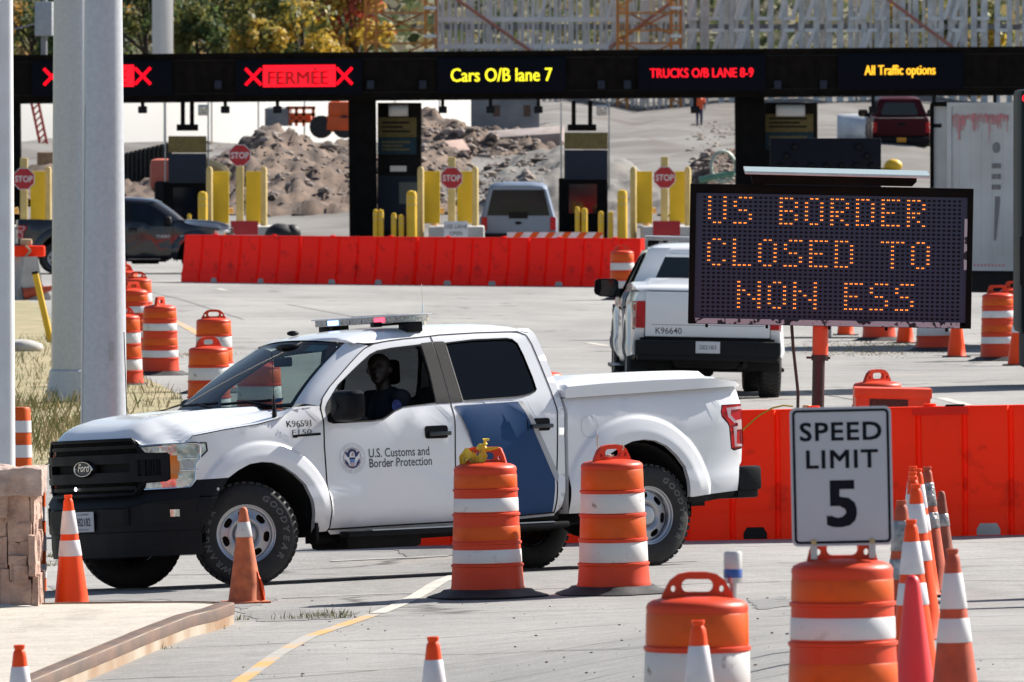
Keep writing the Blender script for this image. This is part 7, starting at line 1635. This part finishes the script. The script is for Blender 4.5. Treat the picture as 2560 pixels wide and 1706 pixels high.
# ---- trees on the slope
def leafmat(n, c): return plastic_shell(n, tuple(q * 1.25 + .015 for q in c), tuple(q * .7 + .01 for q in c), .45)
LM = [leafmat('leaf_green', (.055, .085, .022)), leafmat('leaf_olive', (.13, .13, .03)), leafmat('leaf_yellow', (.42, .29, .035)), leafmat('leaf_orange', (.34, .19, .04)), leafmat('leaf_red', (.30, .055, .03)), leafmat('leaf_dark', (.022, .04, .014))]
def tree(label, u, v, Y, rad, cols, n=3200, hz=1.3):
    x = (u * K - 1280) / F * Y; zc = at(u, v, Y).z; zg = gz(x, Y); o = thing('tree', label, 'tree', (x, Y, zg), 0, 'autumn trees behind the canopy'); hc = zc - zg
    rg = random.Random(int(u * 7 + Y)); mb = MB(); clumps = []
    for i in range(26):
        a, e = rg.uniform(0, 6.28), rg.uniform(-1, 1); r = rad * rg.uniform(.35, 1.)
        clumps.append((r * math.cos(a) * math.sqrt(1 - e * e), r * math.sin(a) * math.sqrt(1 - e * e), hc + e * rad * hz * rg.uniform(.6, 1), rad * rg.uniform(.22, .42), rg.choice(cols)))
    for i in range(n):
        c = rg.choice(clumps); d = Vector((rg.gauss(0, 1), rg.gauss(0, 1), rg.gauss(0, 1))).normalized() * c[3] * rg.uniform(.55, 1.1)
        p = Vector(c[:3]) + d; s = rg.uniform(.10, .24); nrm = (d.normalized() + Vector((rg.uniform(-.7, .7), rg.uniform(-.7, .7), rg.uniform(-.3, .9)))).normalized(); t = nrm.orthogonal().normalized(); b = nrm.cross(t)
        mi = c[4] if rg.random() < .8 else rg.choice(cols)
        mb.add([p - t * s, p - b * s * .7, p + t * s, p + b * s * .7], [(0, 1, 2, 3)], mi)
    mb.obj('crown', LM, o, None, recalc=False)
    mb = MB(); mb.tube([(0, 0, -.5), (.1, .05, hc * .45), (.15, .1, hc)], [.28, .2, .08], 8)
    for i in range(9): c = clumps[i]; mb.tube([(.1, .05, hc * rg.uniform(.4, .8)), tuple(Vector((.1, .05, hc * .6)).lerp(Vector(c[:3]), .6)), c[:3]], [.11, .07, .03], 5)
    mb.obj('trunk', M_bark, o, 60)
for a in (('dark green tree at the far top left behind the poles', 70, 40, 640, 3.6, [0, 5, 1, 3]), ('rusty brown and green tree behind the pair of grey poles', 200, 30, 660, 3.8, [5, 0, 3, 1]), ('green tree right of the grey pole', 330, 20, 640, 3.4, [0, 5, 0, 1]), ('olive and orange tree right of the pale column', 470, 50, 650, 3.2, [1, 0, 0, 3]), ('yellowing tree left of centre above the canopy', 590, 60, 640, 3.0, [0, 1, 2, 0]), ('bright yellow tree above the second lane display', 690, 70, 635, 2.6, [2, 1, 2, 0]), ('green tree with yellow leaves left of the scaffold', 770, 70, 650, 2.8, [0, 1, 2, 5]), ('red and orange tree touching the left scaffold tower', 815, 75, 640, 2.2, [4, 3, 2, 0]),
          ('tall green tree further up the slope at left', 130, -80, 720, 5., [0, 5, 1]), ('tall orange tree further up the slope', 400, -70, 720, 5., [3, 1, 0]), ('tall olive tree up the slope above the yellow one', 560, -60, 715, 4.6, [1, 0, 3]), ('tall dark tree up the slope by the scaffold', 740, -60, 725, 4.6, [0, 5, 3, 4]), ('low bush of orange leaves under the trees', 600, 118, 620, 1.6, [3, 2, 1]), ('low green bush by the canopy edge', 450, 112, 622, 1.8, [0, 1]), ('low olive bush at the left', 150, 115, 622, 2.2, [1, 0]), ('yellow green bush seen through the steel frame', 2240, 95, 640, 2.2, [2, 1, 0]), ('bush with yellow leaves behind the right part of the frame', 2100, 70, 640, 2.5, [1, 2, 0])):
    tree(*a)
mb = MB(); rg = random.Random(3)
for i in range(26000):
    x = rg.uniform(-60, 60); Y = rg.uniform(700, 860); z = gz(x, Y) + rg.uniform(0, 4.5) + 1.5 * math.sin(x * .5) ; s = rg.uniform(.25, .6); a = rg.uniform(0, 3.14)
    mb.add([(x - s * math.cos(a), Y - s * math.sin(a), z), (x, Y, z - s * .7), (x + s * math.cos(a), Y + s * math.sin(a), z + .2), (x, Y, z + s * .7)], [(0, 1, 2, 3)], min(3, max(0, int((mnoise.noise(Vector((x * .12, Y * .06, 2))) * .9 + .5 + rg.uniform(-.12, .12)) * 4))))
WM = [plastic_shell('wood_olive', (.13, .13, .075), (.07, .075, .04), .4), plastic_shell('wood_grey', (.17, .155, .12), (.10, .09, .07), .4), plastic_shell('wood_green', (.09, .11, .05), (.05, .06, .03), .4), plastic_shell('wood_tan', (.27, .21, .09), (.15, .11, .06), .4)]
struct(mb.obj('far_wood', WM, None, None, recalc=False), 'stuff')
mb = MB(); mb.tube([tuple(at(u, v, 500.)) for u, v in ((-60, 90), (60, 60), (120, 45))], .03, 5); tag(mb.obj('overhead_wire', M_steel, None), 'thin overhead wire sloping to the grey box at the top left', 'wire')
